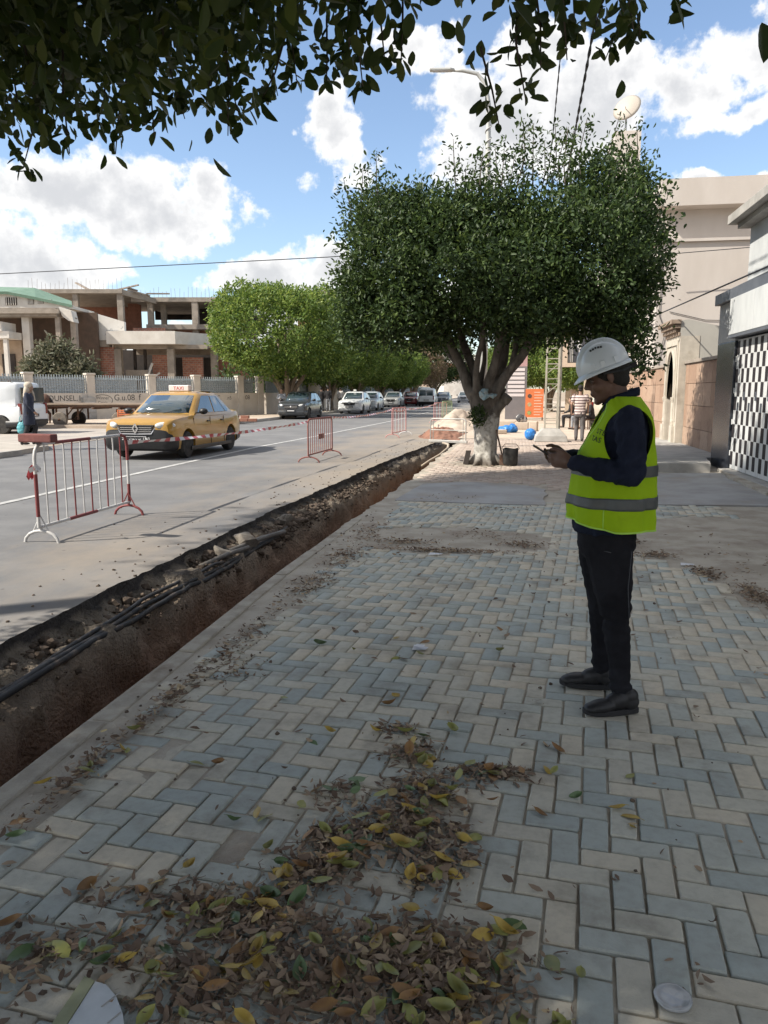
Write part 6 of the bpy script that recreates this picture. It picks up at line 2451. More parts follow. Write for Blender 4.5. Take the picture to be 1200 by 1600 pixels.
br = bmr.build('brim', M_helm, he, smooth=60)
apply_mod(he, 'SOLIDIFY', thickness=.003)
mb = MB()
for k in range(5):
    t = R(97 - k * 8.5)
    ph = R(48 + (2 - abs(k - 2)) * 1.5)
    cr_ = math.cos(ph) ** .90
    c = Vector((.121 * cr_ * math.cos(t), .105 * cr_ * math.sin(t), .143 * math.sin(ph) ** .96))
    nrm = Vector((c.x / .121 ** 2, c.y / .105 ** 2, c.z / .143 ** 2)).normalized()
    tx_ = Vector((0, 0, 1)).cross(nrm).normalized()
    ty_ = nrm.cross(tx_)
    mb.obox(HC + HR @ (c + nrm * .001), HR @ (tx_ * .0042), HR @ (ty_ * .0042), HR @ (nrm * .003))
mb.build('vent_hole', M_sole, he)
mb = MB()
for k, t in ((0, R(118)), (1, R(64)), (2, R(86))):
    c = Vector((.121 * math.cos(t), .105 * math.sin(t), .030))
    tx_ = Vector((-math.sin(t), math.cos(t), 0))
    mb.obox(HC + HR @ (c + Vector((c.x, c.y, 0)).normalized() * -.001), HR @ (tx_ * .012), HR @ Vector((0, 0, .017)), HR @ (Vector((c.x, c.y, 0)).normalized() * .003))
mb.build('lug', M_helm, he, bevel=.002)
mb = MB()
for s in (-1, 1):
    mb.tube([HC + HR @ Vector((.02, s * .094, -.012)), HC + HR @ Vector((-.068, s * .082, -.030)), HC + HR @ Vector((-.116, s * .02, -.028))], .007, 6)
mb.obox(HC + HR @ Vector((-.130, 0, -.026)), HR @ Vector((.016, 0, 0)), Vector((0, .026, 0)), HR @ Vector((0, 0, .012)))
mb.build('headband', M_sole, he, bevel=.002)

# lime vest
VR = [(.905, .105, .205, .215), (.98, .105, .205, .213), (1.06, .102, .202, .210), (1.14, .098, .195, .208), (1.22, .090, .182, .207), (1.30, .078, .163, .205), (1.37, .066, .142, .203), (1.42, .058, .126, .196), (1.455, .058, .108, .178), (1.485, .066, .093, .148), (1.508, .074, .082, .112), (1.522, .080, .078, .088)]


def vest_ring(z):
    zs = [r[0] for r in VR]
    return [float(np.interp(z, zs, [r[i] for r in VR])) for i in (1, 2, 3)]


def vest_pt(t, z, off=0.0):
    c, a, b_ = vest_ring(z)
    co, si = math.cos(t), math.sin(t)
    hang = max(0, (1.30 - z)) / .4
    w = hang * (.0085 * math.sin(t * 7 + 1.3) + .005 * math.sin(t * 13 + z * 6)) + .0085 * fbm((t * 2.6, z * 9, 0), 4)
    zz = z + (.045 * max(0, co) - .012) * max(0, 1 - (z - .905) / .12) if z < 1.02 else z
    k = 1 + (w + off) / a
    return Vector((c + a * k * math.copysign(abs(co) ** .9, co), b_ * k * math.copysign(abs(si) ** .9, si), zz))


nt_, zs_ = 96, list(np.arange(.905, 1.5221, .0115)) + [1.522]
vv = [[vest_pt(2 * PI * k / nt_, z) for k in range(nt_)] for z in zs_]
vm = MB()
fl = []
for i in range(len(zs_) - 1):
    for k in range(nt_):
        q = [(i, k), (i, (k + 1) % nt_), (i + 1, (k + 1) % nt_), (i + 1, k)]
        c = sum((vv[a][b_] for a, b_ in q), Vector()) / 4
        fl.append(q)
idx = {}
for q in fl:
    f = []
    for p in q:
        if p not in idx:
            idx[p] = len(vm.v)
            vm.v.append(tuple(vv[p[0]][p[1]]))
        f.append(idx[p])
    vm.f.append(tuple(f))
    vm.m.append(0)
ve = vm.build('safety_vest', M_vest, worker, smooth=180)
apply_mod(ve, 'SMOOTH', factor=.5, iterations=3)
apply_mod(ve, 'SOLIDIFY', thickness=.0035, offset=1)


def arm_cut(g):
    """armholes and the open neck, as one solid to take away"""
    cu = MB()
    for s in (-1, 1):
        pl = []
        for k in range(48):
            t = 2 * PI * k / 48
            z = 1.345 + math.sin(t) * ((.150 if math.sin(t) < 0 else .128) + g)
            pl.append((.058 + .05 * (1.33 - z) + math.cos(t) * (.112 + g), z))
        cu.prism(pl, s * .10, s * .45, 'xz')
    if g == 0:
        cu.prism([(0.0, 1.205), (.094, 1.535), (-.094, 1.535)], .09, .5, 'yz')
    return cu.build('cut', M_vest)


def cut_away(o, g):
    c = arm_cut(g)
    apply_mod(o, 'BOOLEAN', operation='DIFFERENCE', object=c, solver='EXACT')
    bpy.data.objects.remove(c)
    o.data.polygons.foreach_set('use_smooth', [True] * len(o.data.polygons))
    o.data.set_sharp_from_angle(angle=R(50))


cut_away(ve, 0)
ve.data.polygons.foreach_set('use_smooth', [True] * len(ve.data.polygons))
for (za, zb) in ((.998, 1.052), (1.150, 1.202)):
    rows = []
    for z in np.linspace(za, zb, 6):
        ts = [2 * PI * k / 96 for k in range(97)]
        rows.append([vest_pt(t, z, .0058) for t in ts])
    keep = MB()
    keep.rings([[p for p in r] for r in rows], close=False)
    bo_ = keep.build('reflective_band', M_refl, ve, smooth=180)
    apply_mod(bo_, 'SOLIDIFY', thickness=.002, offset=1)
    if za > 1.1:
        cut_away(bo_, .006)
MB().tube([vest_pt(2 * PI * k / 64, .905, .003) for k in range(65)], .0045, 6, cap=False).build('hem_trim', M_trim, ve, smooth=180)
mb = MB()
for s in (-1, 1):
    mb.tube([vest_pt(math.atan2(s * (z - 1.20) * .31, .15), z, .004) + Vector((0, 0, 0)) for z in np.linspace(1.21, 1.49, 14)], .0042, 6)
mb.tube([vest_pt(R(76), z, .004) for z in np.linspace(.91, 1.0, 6)], .003, 5)
mb.build('edge_trim', M_trim, ve, smooth=180)
M_vtxt = mat('vest_print', (.03, .05, .02), rough=.8)
for s_, zc, t0 in (('STE', 1.352, 34), ('TAS', 1.318, 31)):
    for i, ch in enumerate(s_):
        t = R(t0 + i * 8.2)
        p = vest_pt(t, zc - .004 * i, .0065)
        n_ = (vest_pt(t, zc, .02) - p).normalized()
        tx_ = (vest_pt(t + .05, zc, .0) - vest_pt(t - .05, zc, .0)).normalized()
        up_ = (vest_pt(t, zc + .02) - vest_pt(t, zc - .02)).normalized()
        me = text_mesh(ch, .036, 'lettering', .0006, M_vtxt)
        o = link_obj('lettering', me, ve)
        o.matrix_local = Matrix(((tx_.x, up_.x, n_.x, p.x), (tx_.y, up_.y, n_.y, p.y), (tx_.z, up_.z, n_.z, p.z), (0, 0, 0, 1)))
WL = (.58, 3.88, .004)
set_tree(worker, WL, PI)
# the phone he holds
ph = thing('phone', 'black mobile phone held in both hands by the man in the lime vest', 'phone', (WL[0] - .425, WL[1] - .025, 1.252), PI)
u_ = Vector((.86, 0, .50)).normalized()
n_ = Vector((-.50, 0, .86)).normalized()
MB().obox((0, 0, 0), u_ * .074, Vector((0, .036, 0)), n_ * .0042).build('case', M_blk, ph, bevel=.003)
MB().obox(n_ * .0046, u_ * .069, Vector((0, .033, 0)), n_ * .0003).build('screen', mat('phone_screen', (.02, .025, .03), rough=.06, coat=.8), ph)


# ---------------------------------------------------------------- everybody else
def figure(label, loc, rotz, height, top, bottom, hair=None, pose='stand', skin=None, vox=.014, shoes=None, headscarf=None, long_top=False, group=None, sleeves=True, hairless=False):
    k = height / 1.75
    skin = skin or M_skin2
    P = {}
    if pose == 'stand':
        J = dict(hip=.92, hx=0, sh=(0, .19, 1.43), el=(-.03, .24, 1.16), wr=(.06, .24, .92), kn=(.02, .10, .50), an=(-.02, .11, .09), kn2=(.02, -.10, .50), an2=(-.02, -.11, .09), lean=0)
    elif pose == 'walk':
        J = dict(hip=.92, hx=0, sh=(.02, .19, 1.43), el=(-.08, .25, 1.17), wr=(.02, .25, .93), kn=(.14, .09, .52), an=(.06, .09, .12), kn2=(-.03, -.10, .49), an2=(-.20, -.10, .12), lean=.03)
    elif pose == 'fold':
        J = dict(hip=.92, hx=0, sh=(0, .19, 1.43), el=(.02, .26, 1.17), wr=(.22, .06, 1.16), kn=(.02, .10, .50), an=(-.02, .11, .09), kn2=(.02, -.10, .50), an2=(-.02, -.11, .09), lean=0)
    elif pose == 'sit':
        J = dict(hip=.50, hx=-.05, sh=(.06, .19, 1.0), el=(.12, .24, .74), wr=(.32, .14, .66), kn=(.38, .14, .50), an=(.36, .14, .09), kn2=(.38, -.14, .50), an2=(.38, -.14, .09), lean=.10)
    m = lambda p: (p[0], -p[1], p[2])
    hz = J['hip']
    shz = J['sh'][2]
    ln = J['lean']
    hx = J['hx']
    bm_ = MB()
    hcx = hx + ln + .03
    Rm_, hv = head_shapes(bm_, (hcx, 0, shz + .205), R(6))
    limb(bm_, [(hcx - .02, 0, shz + .16), (hcx - .03, 0, shz + .02)], [.055, .06])
    rows = lambda g: [(lerp(hz, shz, t) - .02, lerp(hx, hx + ln, t), a + g, b_ + g) for t, a, b_ in ((-.12, .10, .14), (.1, .11, .15), (.35, .10, .145), (.65, .11, .165), (.88, .10, .175), (1.02, .075, .13), (1.10, .055, .075))]
    torso(bm_, rows(0))
    armL = [J['sh'], J['el'], J['wr']]
    armR = [m(J['sh']), m(J['el']), m(J['wr'])] if pose != 'walk' else [m(J['sh']), (.06, -.25, 1.17), (.20, -.24, .97)]
    legs = [[(hx, .085, hz), J['kn'], J['an']], [(hx, -.085, hz), J['kn2'], J['an2']]]
    for a in (armL, armR):
        limb(bm_, a[:2], [.045, .036], 10)
        limb(bm_, a[1:], [.036, .025], 10)
        d = (Vector(a[2]) - Vector(a[1])).normalized()
        limb(bm_, [a[2], Vector(a[2]) + d * .06], [.026, .032], 10)
        for q in range(4):
            off = Vector((.018 * (q - 1.5), 0, 0))
            limb(bm_, [Vector(a[2]) + d * .08 + off, Vector(a[2]) + d * .15 + off * 1.1], [.010, .008], 6)
        limb(bm_, [Vector(a[2]) + d * .03 + Vector((.03, 0, 0)), Vector(a[2]) + d * .09 + Vector((.045, 0, 0))], [.011, .009], 6)
    for l in legs:
        limb(bm_, l[:2], [.072, .05], 10)
        limb(bm_, l[1:], [.05, .034], 10)
        limb(bm_, [l[2], (l[2][0] + .14, l[2][1], l[2][2] - .05)], [.036, .028], 8)
    body = join_blob('person', bm_, vox * .75, skin, None, 2)
    tag(body, label, 'person', group)
    tmx = MB()
    rr = rows(.022)
    if long_top:
        rr = [(hz - .34, hx, .15, .19), (hz - .15, hx, .15, .19)] + rr[1:]
    torso(tmx, rr)
    for a in (armL, armR):
        A3 = [Vector(v) for v in a]
        if sleeves:
            limb(tmx, A3[:2], [.062, .054], 10)
            limb(tmx, A3[1:], [.054, .040], 10)
        else:
            limb(tmx, [A3[0], A3[0].lerp(A3[1], .62)], [.064, .058], 10)
    tag(join_blob('top', tmx, vox, top, body, 3, lambda p: .006 * fbm((p.x * 12, p.y * 12, p.z * 10), 3)))
    bmx_ = MB()
    torso(bmx_, [(hz - .14, hx, .11, .155), (hz - .05, hx, .125, .165), (hz + .06, hx, .12, .16)])
    for l in legs:
        A3 = [Vector(v) for v in l]
        limb(bmx_, A3[:2], [.095, .070], 10)
        limb(bmx_, [A3[1], A3[1].lerp(A3[2], .5), A3[2]], [.070, .062, .056], 10)
    join_blob('trousers', bmx_, vox, bottom, body, 3, lambda p: .006 * fbm((p.x * 10, p.y * 10, p.z * 16), 3))
    for l in legs:
        a = Vector(l[2])
        sm_ = MB()
        sm_.ell((a.x + .0, a.y, max(a.z - .045, .045)), (.05, .042, .05), 10, 8)
        sm_.ell((a.x + .10, a.y, max(a.z - .055, .035)), (.11, .045, .034), 10, 8)
        join_blob('shoe', sm_, .010, shoes or M_shoe, body, 1)
    if headscarf:
        hs_ = MB()
        hs_.ell(hv + Vector((-.02, 0, .045)), (.118, .10, .10), 16, 11)
        hs_.ell(hv + Vector((-.05, 0, -.06)), (.085, .095, .13), 16, 11)
        limb(hs_, [hv + Vector((.0, .09, -.02)), hv + Vector((.06, .10, -.18)), hv + Vector((.09, .10, -.36))], [.035, .04, .035], 8)
        limb(hs_, [hv + Vector((-.09, 0, -.05)), hv + Vector((-.11, 0, -.25)), hv + Vector((-.12, 0, -.38))], [.06, .07, .05], 8)
        join_blob('headscarf', hs_, .012, headscarf, body, 2)
    elif not hairless:
        hh = MB()
        hh.ell(hv + Vector((-.024, 0, .055)), (.102, .083, .086), 16, 11)
        hh.ell(hv + Vector((-.055, 0, -.02)), (.058, .07, .05), 12, 9)
        join_blob('hair', hh, .010, M_hair, body, 1)
    body.scale = (k, k, k)
    set_tree(body, loc, rotz)
    return body


M_black_c = mat('black_cloth', (.017, .016, .018), (.026, .025, .028), rough=.9, scale=6)
M_grey_c = mat('grey_trousers', (.11, .10, .10), (.08, .075, .075), rough=.9, scale=6)
M_lgrey_c = mat('light_jean', (.28, .29, .31), (.22, .23, .25), rough=.9, scale=6)
M_white_c = mat('white_cloth', (.62, .60, .58), (.54, .52, .50), rough=.9, scale=6)
M_blue_c = mat('navy_jacket', (.028, .034, .058), (.020, .025, .044), rough=.9, scale=6)
M_scarf = mat('scarf_cream', (.52, .46, .38), (.44, .38, .31), rough=.9, scale=8)

ms = mat('striped_shirt', (.58, .50, .47), rough=.9)
t = ms.node_tree
co = t.nodes.new('ShaderNodeTexCoord').outputs['Object']
sp = t.nodes.new('ShaderNodeSeparateXYZ')
t.links.new(co, sp.inputs[0])
fr = math_n(t, 'FRACT', math_n(t, 'MULTIPLY', sp.outputs[2], 11.5))
mr = t.nodes.new('ShaderNodeMapRange')
mr.inputs['From Min'].default_value = .56
mr.inputs['From Max'].default_value = .62
t.links.new(fr, mr.inputs['Value'])
mx = t.nodes.new('ShaderNodeMix')
mx.data_type = 'RGBA'
mx.inputs[6].default_value = (.60, .51, .48, 1)
mx.inputs[7].default_value = (.13, .085, .085, 1)
t.links.new(mr.outputs[0], mx.inputs[0])
t.links.new(mx.outputs[2], t.nodes['Principled BSDF'].inputs['Base Color'])

figure('man in a striped short sleeved shirt and grey trousers walking away on the sunny pavement', (1.98, 24.8, 0), PI / 2 - .1, 1.74, ms, M_grey_c, pose='walk', sleeves=False)
om = figure('old man in a cream headscarf and navy jacket crossing the far pavement', (-12.75, 18.7, .125), R(20), 1.66, M_blue_c, M_black_c, pose='walk', headscarf=M_scarf, long_top=True)
bg = thing('carrier_bag', 'turquoise plastic bag hanging from the hand of the old man', 'bag', (-12.98, 18.68, .42), 0)
bgm = MB()
bgm.ell((0, 0, .16), (.13, .07, .17), 14, 10)
bgm.tube([(-.07, 0, .28), (-.03, 0, .45), (0, 0, .50)], .012, 6)
bgm.tube([(.07, 0, .28), (.03, 0, .45), (0, 0, .50)], .012, 6)
join_blob('bag', bgm, .012, mat('bag_turquoise', (.10, .36, .40), (.08, .30, .34), rough=.4, scale=9), bg, 2, lambda p: .012 * fbm((p.x * 14, p.y * 14, p.z * 14), 3))
figure('man in black shirt and pale jeans beside the dark hatchback, right of two', (-13.35, 54.6, .13), PI / 2, 1.78, M_black_c, M_lgrey_c, pose='stand', vox=.02, group='men standing by the wall')
figure('man in black clothes half hidden behind the dark hatchback, the left of two', (-14.0, 55.2, .13), PI / 2, 1.74, M_black_c, M_black_c, pose='stand', vox=.02, group='men standing by the wall')
figure('man in a white shirt and dark trousers behind the white taxi hatchback', (-14.6, 64.0, .13), PI / 2, 1.76, M_white_c, M_black_c, pose='walk', vox=.02, group='men standing by the wall')
figure('man in pale clothes at the open door of the dark hatchback', (-13.75, 44.6, .0), -PI / 2, 1.72, M_lgrey_c, M_black_c, pose='fold', vox=.02)
for (x, y, rz, a, b_, lab) in ((2.75, 33.0, R(200), M_black_c, M_lgrey_c, 'seated man in black with pale trousers behind the lattice mast'),
                               (3.15, 33.6, R(190), M_black_c, M_black_c, 'seated man in dark clothes in the shade beside the striped shirt man'),
                               (2.45, 34.6, R(170), M_black_c, M_black_c, 'seated figure in black nearest the lattice mast')):
    figure(lab, (x, y, 0), rz, 1.72, a, b_, pose='sit', vox=.018, group='people seated outside the shop')
    stl = thing('stool', 'low dark stool under the ' + lab.split(' behind')[0].split(' in the')[0].split(' nearest')[0], 'stool', (x - .05 * math.cos(rz), y - .05 * math.sin(rz), 0), rz, 'stools outside the shop')
    sb = MB().box(-.17, .17, -.17, .17, .38, .41)
    sb.build('seat', M_rust, stl)
    for sx in (-1, 1):
        for sy in (-1, 1):
            MB().box(sx * .14 - .015, sx * .14 + .015, sy * .14 - .015, sy * .14 + .015, 0, .38).build('leg', M_rust, stl)
figure('person in dark clothes walking in the road far down the street', (-5.6, 98, 0), PI / 2, 1.75, M_black_c, M_black_c, pose='walk', vox=.025)
figure('person in black under the tree behind the orange sign', (.9, 58, 0), PI, 1.70, M_black_c, M_black_c, pose='stand', vox=.025)
figure('person in a pink top near the tree behind the orange sign', (1.45, 59, 0), PI, 1.66, mat('pink_cloth', (.50, .30, .28), rough=.9), M_grey_c, pose='stand', vox=.025)

# brown horse between the shafts, mostly behind the white van
hm_ = MB()
limb(hm_, [(-.55, 0, 1.18), (-.2, 0, 1.15), (.3, 0, 1.12), (.6, 0, 1.18)], [(.27, .30), (.29, .31), (.28, .30), (.22, .28)], 16)
hm_.ell((-.62, 0, 1.15), (.26, .25, .30), 16, 11)
limb(hm_, [(.65, 0, 1.25), (.95, 0, 1.62), (1.12, 0, 1.82)], [(.13, .22), (.10, .15), (.085, .11)], 14)
limb(hm_, [(1.10, 0, 1.86), (1.36, 0, 1.64), (1.52, 0, 1.46)], [(.10, .13), (.075, .10), (.055, .065)], 12)
for s in (-1, 1):
    hm_.ell((1.06, s * .07, 2.0), (.03, .025, .08), 8, 7)
    limb(hm_, [(.52, s * .15, 1.05), (.53, s * .15, .60), (.50, s * .15, .55)], [.10, .055, .055], 10)
    limb(hm_, [(.52, s * .15, .58), (.54, s * .15, .15), (.60, s * .15, .05)], [.05, .036, .06], 10)
    limb(hm_, [(-.62, s * .16, 1.05), (-.48, s * .16, .78), (-.72, s * .16, .55)], [.16, .10, .06], 10)
    limb(hm_, [(-.72, s * .16, .56), (-.68, s * .16, .14), (-.62, s * .16, .05)], [.055, .038, .06], 10)
horse = join_blob('horse', hm_, .02, mat('horse_brown', (.115, .055, .032), (.085, .04, .025), rough=.7, scale=5), None, 3)
tag(horse, 'brown horse harnessed to the cart, its rump showing beside the white van', 'horse')
tl = MB()
limb(tl, [(-.86, 0, 1.25), (-.98, 0, 1.0), (-.97, 0, .55)], [.05, .07, .05], 8)
tl.build('tail', M_hair, horse, smooth=60)
mn = MB()
limb(mn, [(.75, 0, 1.48), (.9, 0, 1.72), (1.0, 0, 1.92)], [(.03, .08), (.03, .09), (.03, .07)], 8)
mn.build('mane', M_hair, horse, smooth=60)
set_tree(horse, (-21.55, 31.95, 0), PI + R(2))

# ================================================================== STREET FURNITURE, SIGNS, CABLES
M_redp_ = mat('barrier_red', (.22, .045, .045), (.17, .035, .035), rough=.55, scale=12, c3=(.30, .26, .24), scale3=9, lo3=.66, hi3=.72)
M_whp = mat('barrier_white', (.56, .55, .54), (.50, .49, .48), rough=.55, scale=12, c3=(.20, .11, .07), scale3=8, lo3=.68, hi3=.74)
M_rustr = mat('barrier_rust', (.24, .085, .07), (.19, .07, .06), rough=.7, scale=14)
M_pinkr = mat('barrier_faded', (.50, .25, .235), (.44, .21, .2), rough=.7, scale=10)
M_greenb = mat('barrier_green', (.24, .30, .17), (.20, .26, .15), rough=.7, scale=10)
M_galv = mat('barrier_galvanised', (.42, .41, .385), (.36, .35, .33), rough=.5, scale=9, metal=.3)


def barrier(label, a, b, h, ma, mb_, n=10, foot=.18, group='crowd barriers along the trench', zb=.17, bent=False, plate=False, r=.018, frame_mats=None):
    a, b = Vector((*a, 0)), Vector((*b, 0))
    L_ = (b - a).length
    o = thing('crowd_barrier', label, 'barrier', a, math.atan2(b.y - a.y, b.x - a.x), group)
    # one bent tube makes the frame; painted in lengths
    fr = [(0, zb)]
    pts = [(0, 0, zb), (0, 0, h - .14), (.015, 0, h - .07), (.05, 0, h - .022), (.12, 0, h), (L_ * .5, 0, h), (L_ - .12, 0, h), (L_ - .05, 0, h - .022), (L_ - .015, 0, h - .07), (L_, 0, h - .14), (L_, 0, zb)]
    fm = MB()
    fm.tube(pts, r, 10)
    fm.build('frame', ma, o, smooth=60)
    rail = MB().tube([(0, 0, zb), (L_, 0, zb)], r * .95, 10)
    rail.build('rail', ma, o, smooth=60)
    for (p0, p1) in (frame_mats or []):
        MB().tube([p0, tuple((Vector(p0) + Vector(p1)) / 2), p1], r * 1.06, 10).build('painted_band', mb_, o, smooth=60)
    for k in range(n):
        x = L_ * (k + 1) / (n + 1)
        dx = .022 * random.uniform(-1, 1) if bent else 0
        pp = [(x, 0, zb), (x + dx * .3, 0, lerp(zb, h, .5)), (x + dx, 0, lerp(zb, h, .86)), (x, 0, h)]
        MB().tube(pp, r * .48, 7).build('bar', mb_ if k % 2 else ma, o, smooth=60)
    for q, x in enumerate((.03, L_ - .03)):
        ft = MB()
        arc = [(x, foot * math.cos(PI * k / 8) * 1.0, .005 + .125 * math.sin(PI * k / 8)) for k in range(9)]
        ft.tube(arc, r * .9, 8)
        ft.tube([(x, 0, .12), (x, 0, zb + .02)], r * .9, 8)
        if bent:
            ft.tube([(x, foot * .55, .09), (x, 0, zb + .12)], r * .4, 6).tube([(x, -foot * .55, .09), (x, 0, zb + .12)], r * .4, 6)
        ft.build('foot', (mb_ if q else ma), o, smooth=60)
    if plate:
        MB().box(L_ * .42, L_ * .62, -.012, .012, h * .50, h * .62).build('plate', ma, o)
    return o


random.seed(12)
barrier('red and white painted steel barrier with slightly bent bars, nearest on the road', (-4.80, 7.08), (-4.80, 8.98), 1.02, M_whp, M_redp_, 10, .19, bent=True,
        frame_mats=[((0, 0, .28), (0, 0, .72)), ((.35, 0, 1.02), (1.05, 0, 1.02)), ((.55, 0, .17), (1.12, 0, .17)), ((1.9, 0, .17), (1.9, 0, .40)), ((1.72, 0, 1.02), (1.78, 0, 1.02)), ((1.85, 0, .998), (1.885, 0, .95)), ((1.9, 0, .88), (1.9, 0, .70)), ((1.785, 0, 1.0195), (1.85, 0, .998)), ((1.885, 0, .95), (1.9, 0, .88))])
barrier('rusty red steel barrier with a small plate, second along the trench', (-4.46, 16.35), (-4.40, 18.35), .95, M_rustr, M_rustr, 11, .24, plate=True)
barrier('faded pink and white steel barrier, third along the trench', (-4.08, 25.7), (-3.88, 27.6), 1.0, M_pinkr, M_whp, 8, .24)
barrier('faded red steel barrier just left of the green one', (-4.0, 38.5), (-3.55, 40.5), 1.0, M_pinkr, M_whp, 8, .24)
barrier('dull green steel barrier by the far spoil heap', (-3.40, 36.4), (-3.08, 38.2), 1.1, M_greenb, M_greenb, 9, .24)
gb = thing('trench_guard', 'grey tubular guard frame standing across the trench', 'barrier', (-2.54, 23.5, 0), math.atan2(-.4, 1.1))
mb = MB()
mb.tube([(0, 0, .04), (0, 0, .66), (.03, 0, .72), (.08, 0, .74), (1.09, 0, .74), (1.14, 0, .72), (1.17, 0, .66), (1.17, 0, .04)], .019, 8)
mb.build('frame', M_galv, gb, smooth=60)
MB().tube([(0, 0, .40), (1.17, 0, .40)], .015, 8).build('rail', M_galv, gb, smooth=60)
MB().box(-.05, 1.22, -.04, .04, .02, .10).build('base_rail', M_galv, gb, bevel=.01)
mb = MB().tube([(.09, 0, .06), (.09, 0, .73)], .012, 8).tube([(1.08, 0, .06), (1.08, 0, .73)], .012, 8)
mb.build('bar', M_galv, gb, smooth=60)
bk = thing('block', 'dull red block lying across the near end of the nearest barrier', 'block', (-4.80, 7.16, 1.04), R(-6))
MB().box(-.20, .20, -.055, .055, 0, .085).build('block_body', mat('block_red', (.20, .075, .065), (.16, .06, .055), rough=.9, scale=14, bump=.3, bscale=60), bk, bevel=.012)

M_tape_r = mat('tape_red', (.45, .05, .06), rough=.4)
M_tape_w = mat('tape_white', (.68, .66, .66), rough=.4)


def tape(label, pts, sag=.0, w=.055):
    P = []
    for i in range(len(pts) - 1):
        a, b = Vector(pts[i]), Vector(pts[i + 1])
        n = max(6, int((b - a).length / .14))
        for k in range(n):
            t = k / n
            P.append(a.lerp(b, t) - Vector((0, 0, sag * 4 * t * (1 - t))))
    P.append(Vector(pts[-1]))
    mb = MB()
    for i in range(len(P) - 1):
        tw0, tw1 = 1.0 * math.sin(i * .35), 1.0 * math.sin((i + 1) * .35)
        d = (P[i + 1] - P[i]).normalized()
        s = d.cross(Vector((0, 0, 1))).normalized()
        q = lambda tw: (Vector((0, 0, 1)) * math.cos(tw) + s * math.sin(tw)) * w / 2
        mb.add([P[i] - q(tw0), P[i + 1] - q(tw1), P[i + 1] + q(tw1), P[i] + q(tw0)], [(0, 1, 2, 3)], (i // 1) % 2)
    o = mb.build('hazard_tape', [M_tape_w, M_tape_r])
    return tag(o, label, 'tape')


tape('red and white hazard tape running from the nearest barrier in front of the taxi', [(-4.80, 8.98, .92), (-4.46, 16.35, .90)], .05)
tape('red and white hazard tape stretched beyond the rusty barrier towards the far ones', [(-4.40, 18.35, .93), (-4.08, 25.7, .96), (-3.88, 27.6, .93), (-3.9, 38.9, .97)], .07)
kn = MB()
random.seed(4)
for k in range(7):
    a = Vector((-4.80 + random.gauss(0, .02), 7.08 + random.gauss(0, .02), .80 + random.gauss(0, .03)))
    b = a + Vector((random.gauss(-.05, .03), random.gauss(0, .03), random.uniform(-.16, .02)))
    m_ = (a + b) / 2 + Vector((random.gauss(0, .02), random.gauss(0, .02), .02))
    kn.add([a, m_, b, b + Vector((.02, .01, -.04)), m_ + Vector((.03, .02, -.04)), a + Vector((.03, 0, -.05))], [(0, 1, 4, 5), (1, 2, 3, 4)], k % 2)
tag(kn.build('tape_knot', [M_tape_w, M_tape_r]), 'knot of torn hazard tape tied round the near post of the nearest barrier', 'tape')

# street lamp behind the tree
lp = thing('street_lamp', 'tall pale street lamp with a curved arm rising behind the big tree', 'street lamp', (-.90, 22.0, 0))
M_pole = mat('lamp_pole', (.48, .48, .46), (.42, .42, .40), rough=.5, scale=3, metal=.2)
pts = [(0, 0, 0), (0, 0, 4), (0, 0, 8), (-.01, 0, 9.1), (-.10, -.02, 9.6), (-.32, -.05, 9.85), (-.7, -.1, 9.93), (-.95, -.12, 9.95)]
MB().tube(pts, [.11, .09, .07, .06, .055, .05, .045, .042], 12).build('pole', M_pole, lp, smooth=180)
mb = MB()
hp = [(.085 * math.cos(k * .55), .085 * math.sin(k * .55), 2.5 + k * .0265) for k in range(250)]
mb.tube(hp, .014, 5)
mb.build('light_string', M_whp, lp, smooth=180)
hd_ = MB()
hd_.prism([(-1.58, -.085), (-1.02, -.10), (-.92, -.05), (-.92, .05), (-1.02, .10), (-1.58, .085)], 9.93, 9.99)
hd_.v = [(x, y - .12, z + (-x - .95) * .06) for x, y, z in hd_.v]
hdo = hd_.build('lamp_head', M_pole, lp, bevel=.015)
mb = MB().box(-1.5, -1.1, -.20, -.04, 9.925, 9.945)
mb.v = [(x, y, z + (-x - .95) * .06) for x, y, z in mb.v]
mb.build('lens', M_lens, hdo)

M_wire = mat('cable_dark', (.02, .022, .03), rough=.7)


def wire(label, pts, r, sag=0.0, twist=0.0):
    P = []
    for i in range(len(pts) - 1):
        a, b = Vector(pts[i]), Vector(pts[i + 1])
        n = max(2, int((b - a).length / .25)) if twist else 14
        for k in range(n):
            t = k / n
            P.append(a.lerp(b, t) - Vector((0, 0, sag * 4 * t * (1 - t))))
    P.append(Vector(pts[-1]))
    mb = MB()
    if twist:
        for s in (0, PI):
            mb.tube([p + Vector((math.cos(i * 1.3 + s) * twist, 0, math.sin(i * 1.3 + s) * twist)) for i, p in enumerate(P)], r, 5)
    else:
        mb.tube(P, r, 6)
    return tag(mb.build('overhead_cable', M_wire, smooth=180), label, 'cable')


wire('thick twisted overhead cable at the right coming down to the big tree', [(.70, -8, 6.95), (1.30, 25, 7.62)], .016, 0, .016)
wire('thinner twisted overhead cable, left of the thick one', [(.30, -8, 8.08), (.78, 22, 8.10), (.80, 30, 8.1)], .010, 0, .010)
wire('overhead cable strung across the road in front of the left clouds', [(-50, 30.5, 6.5), (-21.3, 30, 6.40), (-7.3, 30, 6.68), (1.5, 29.4, 6.9)], .018)
wire('thin cable running across the cream building wall', [(4.62, 28.2, 6.12), (8.2, 28.2, 6.32)], .014)
wire('black cable sagging along the shop front to the tree', [(4.0, 4, 3.42), (3.98, 13.9, 3.56), (3.97, 26.8, 3.80)], .016)

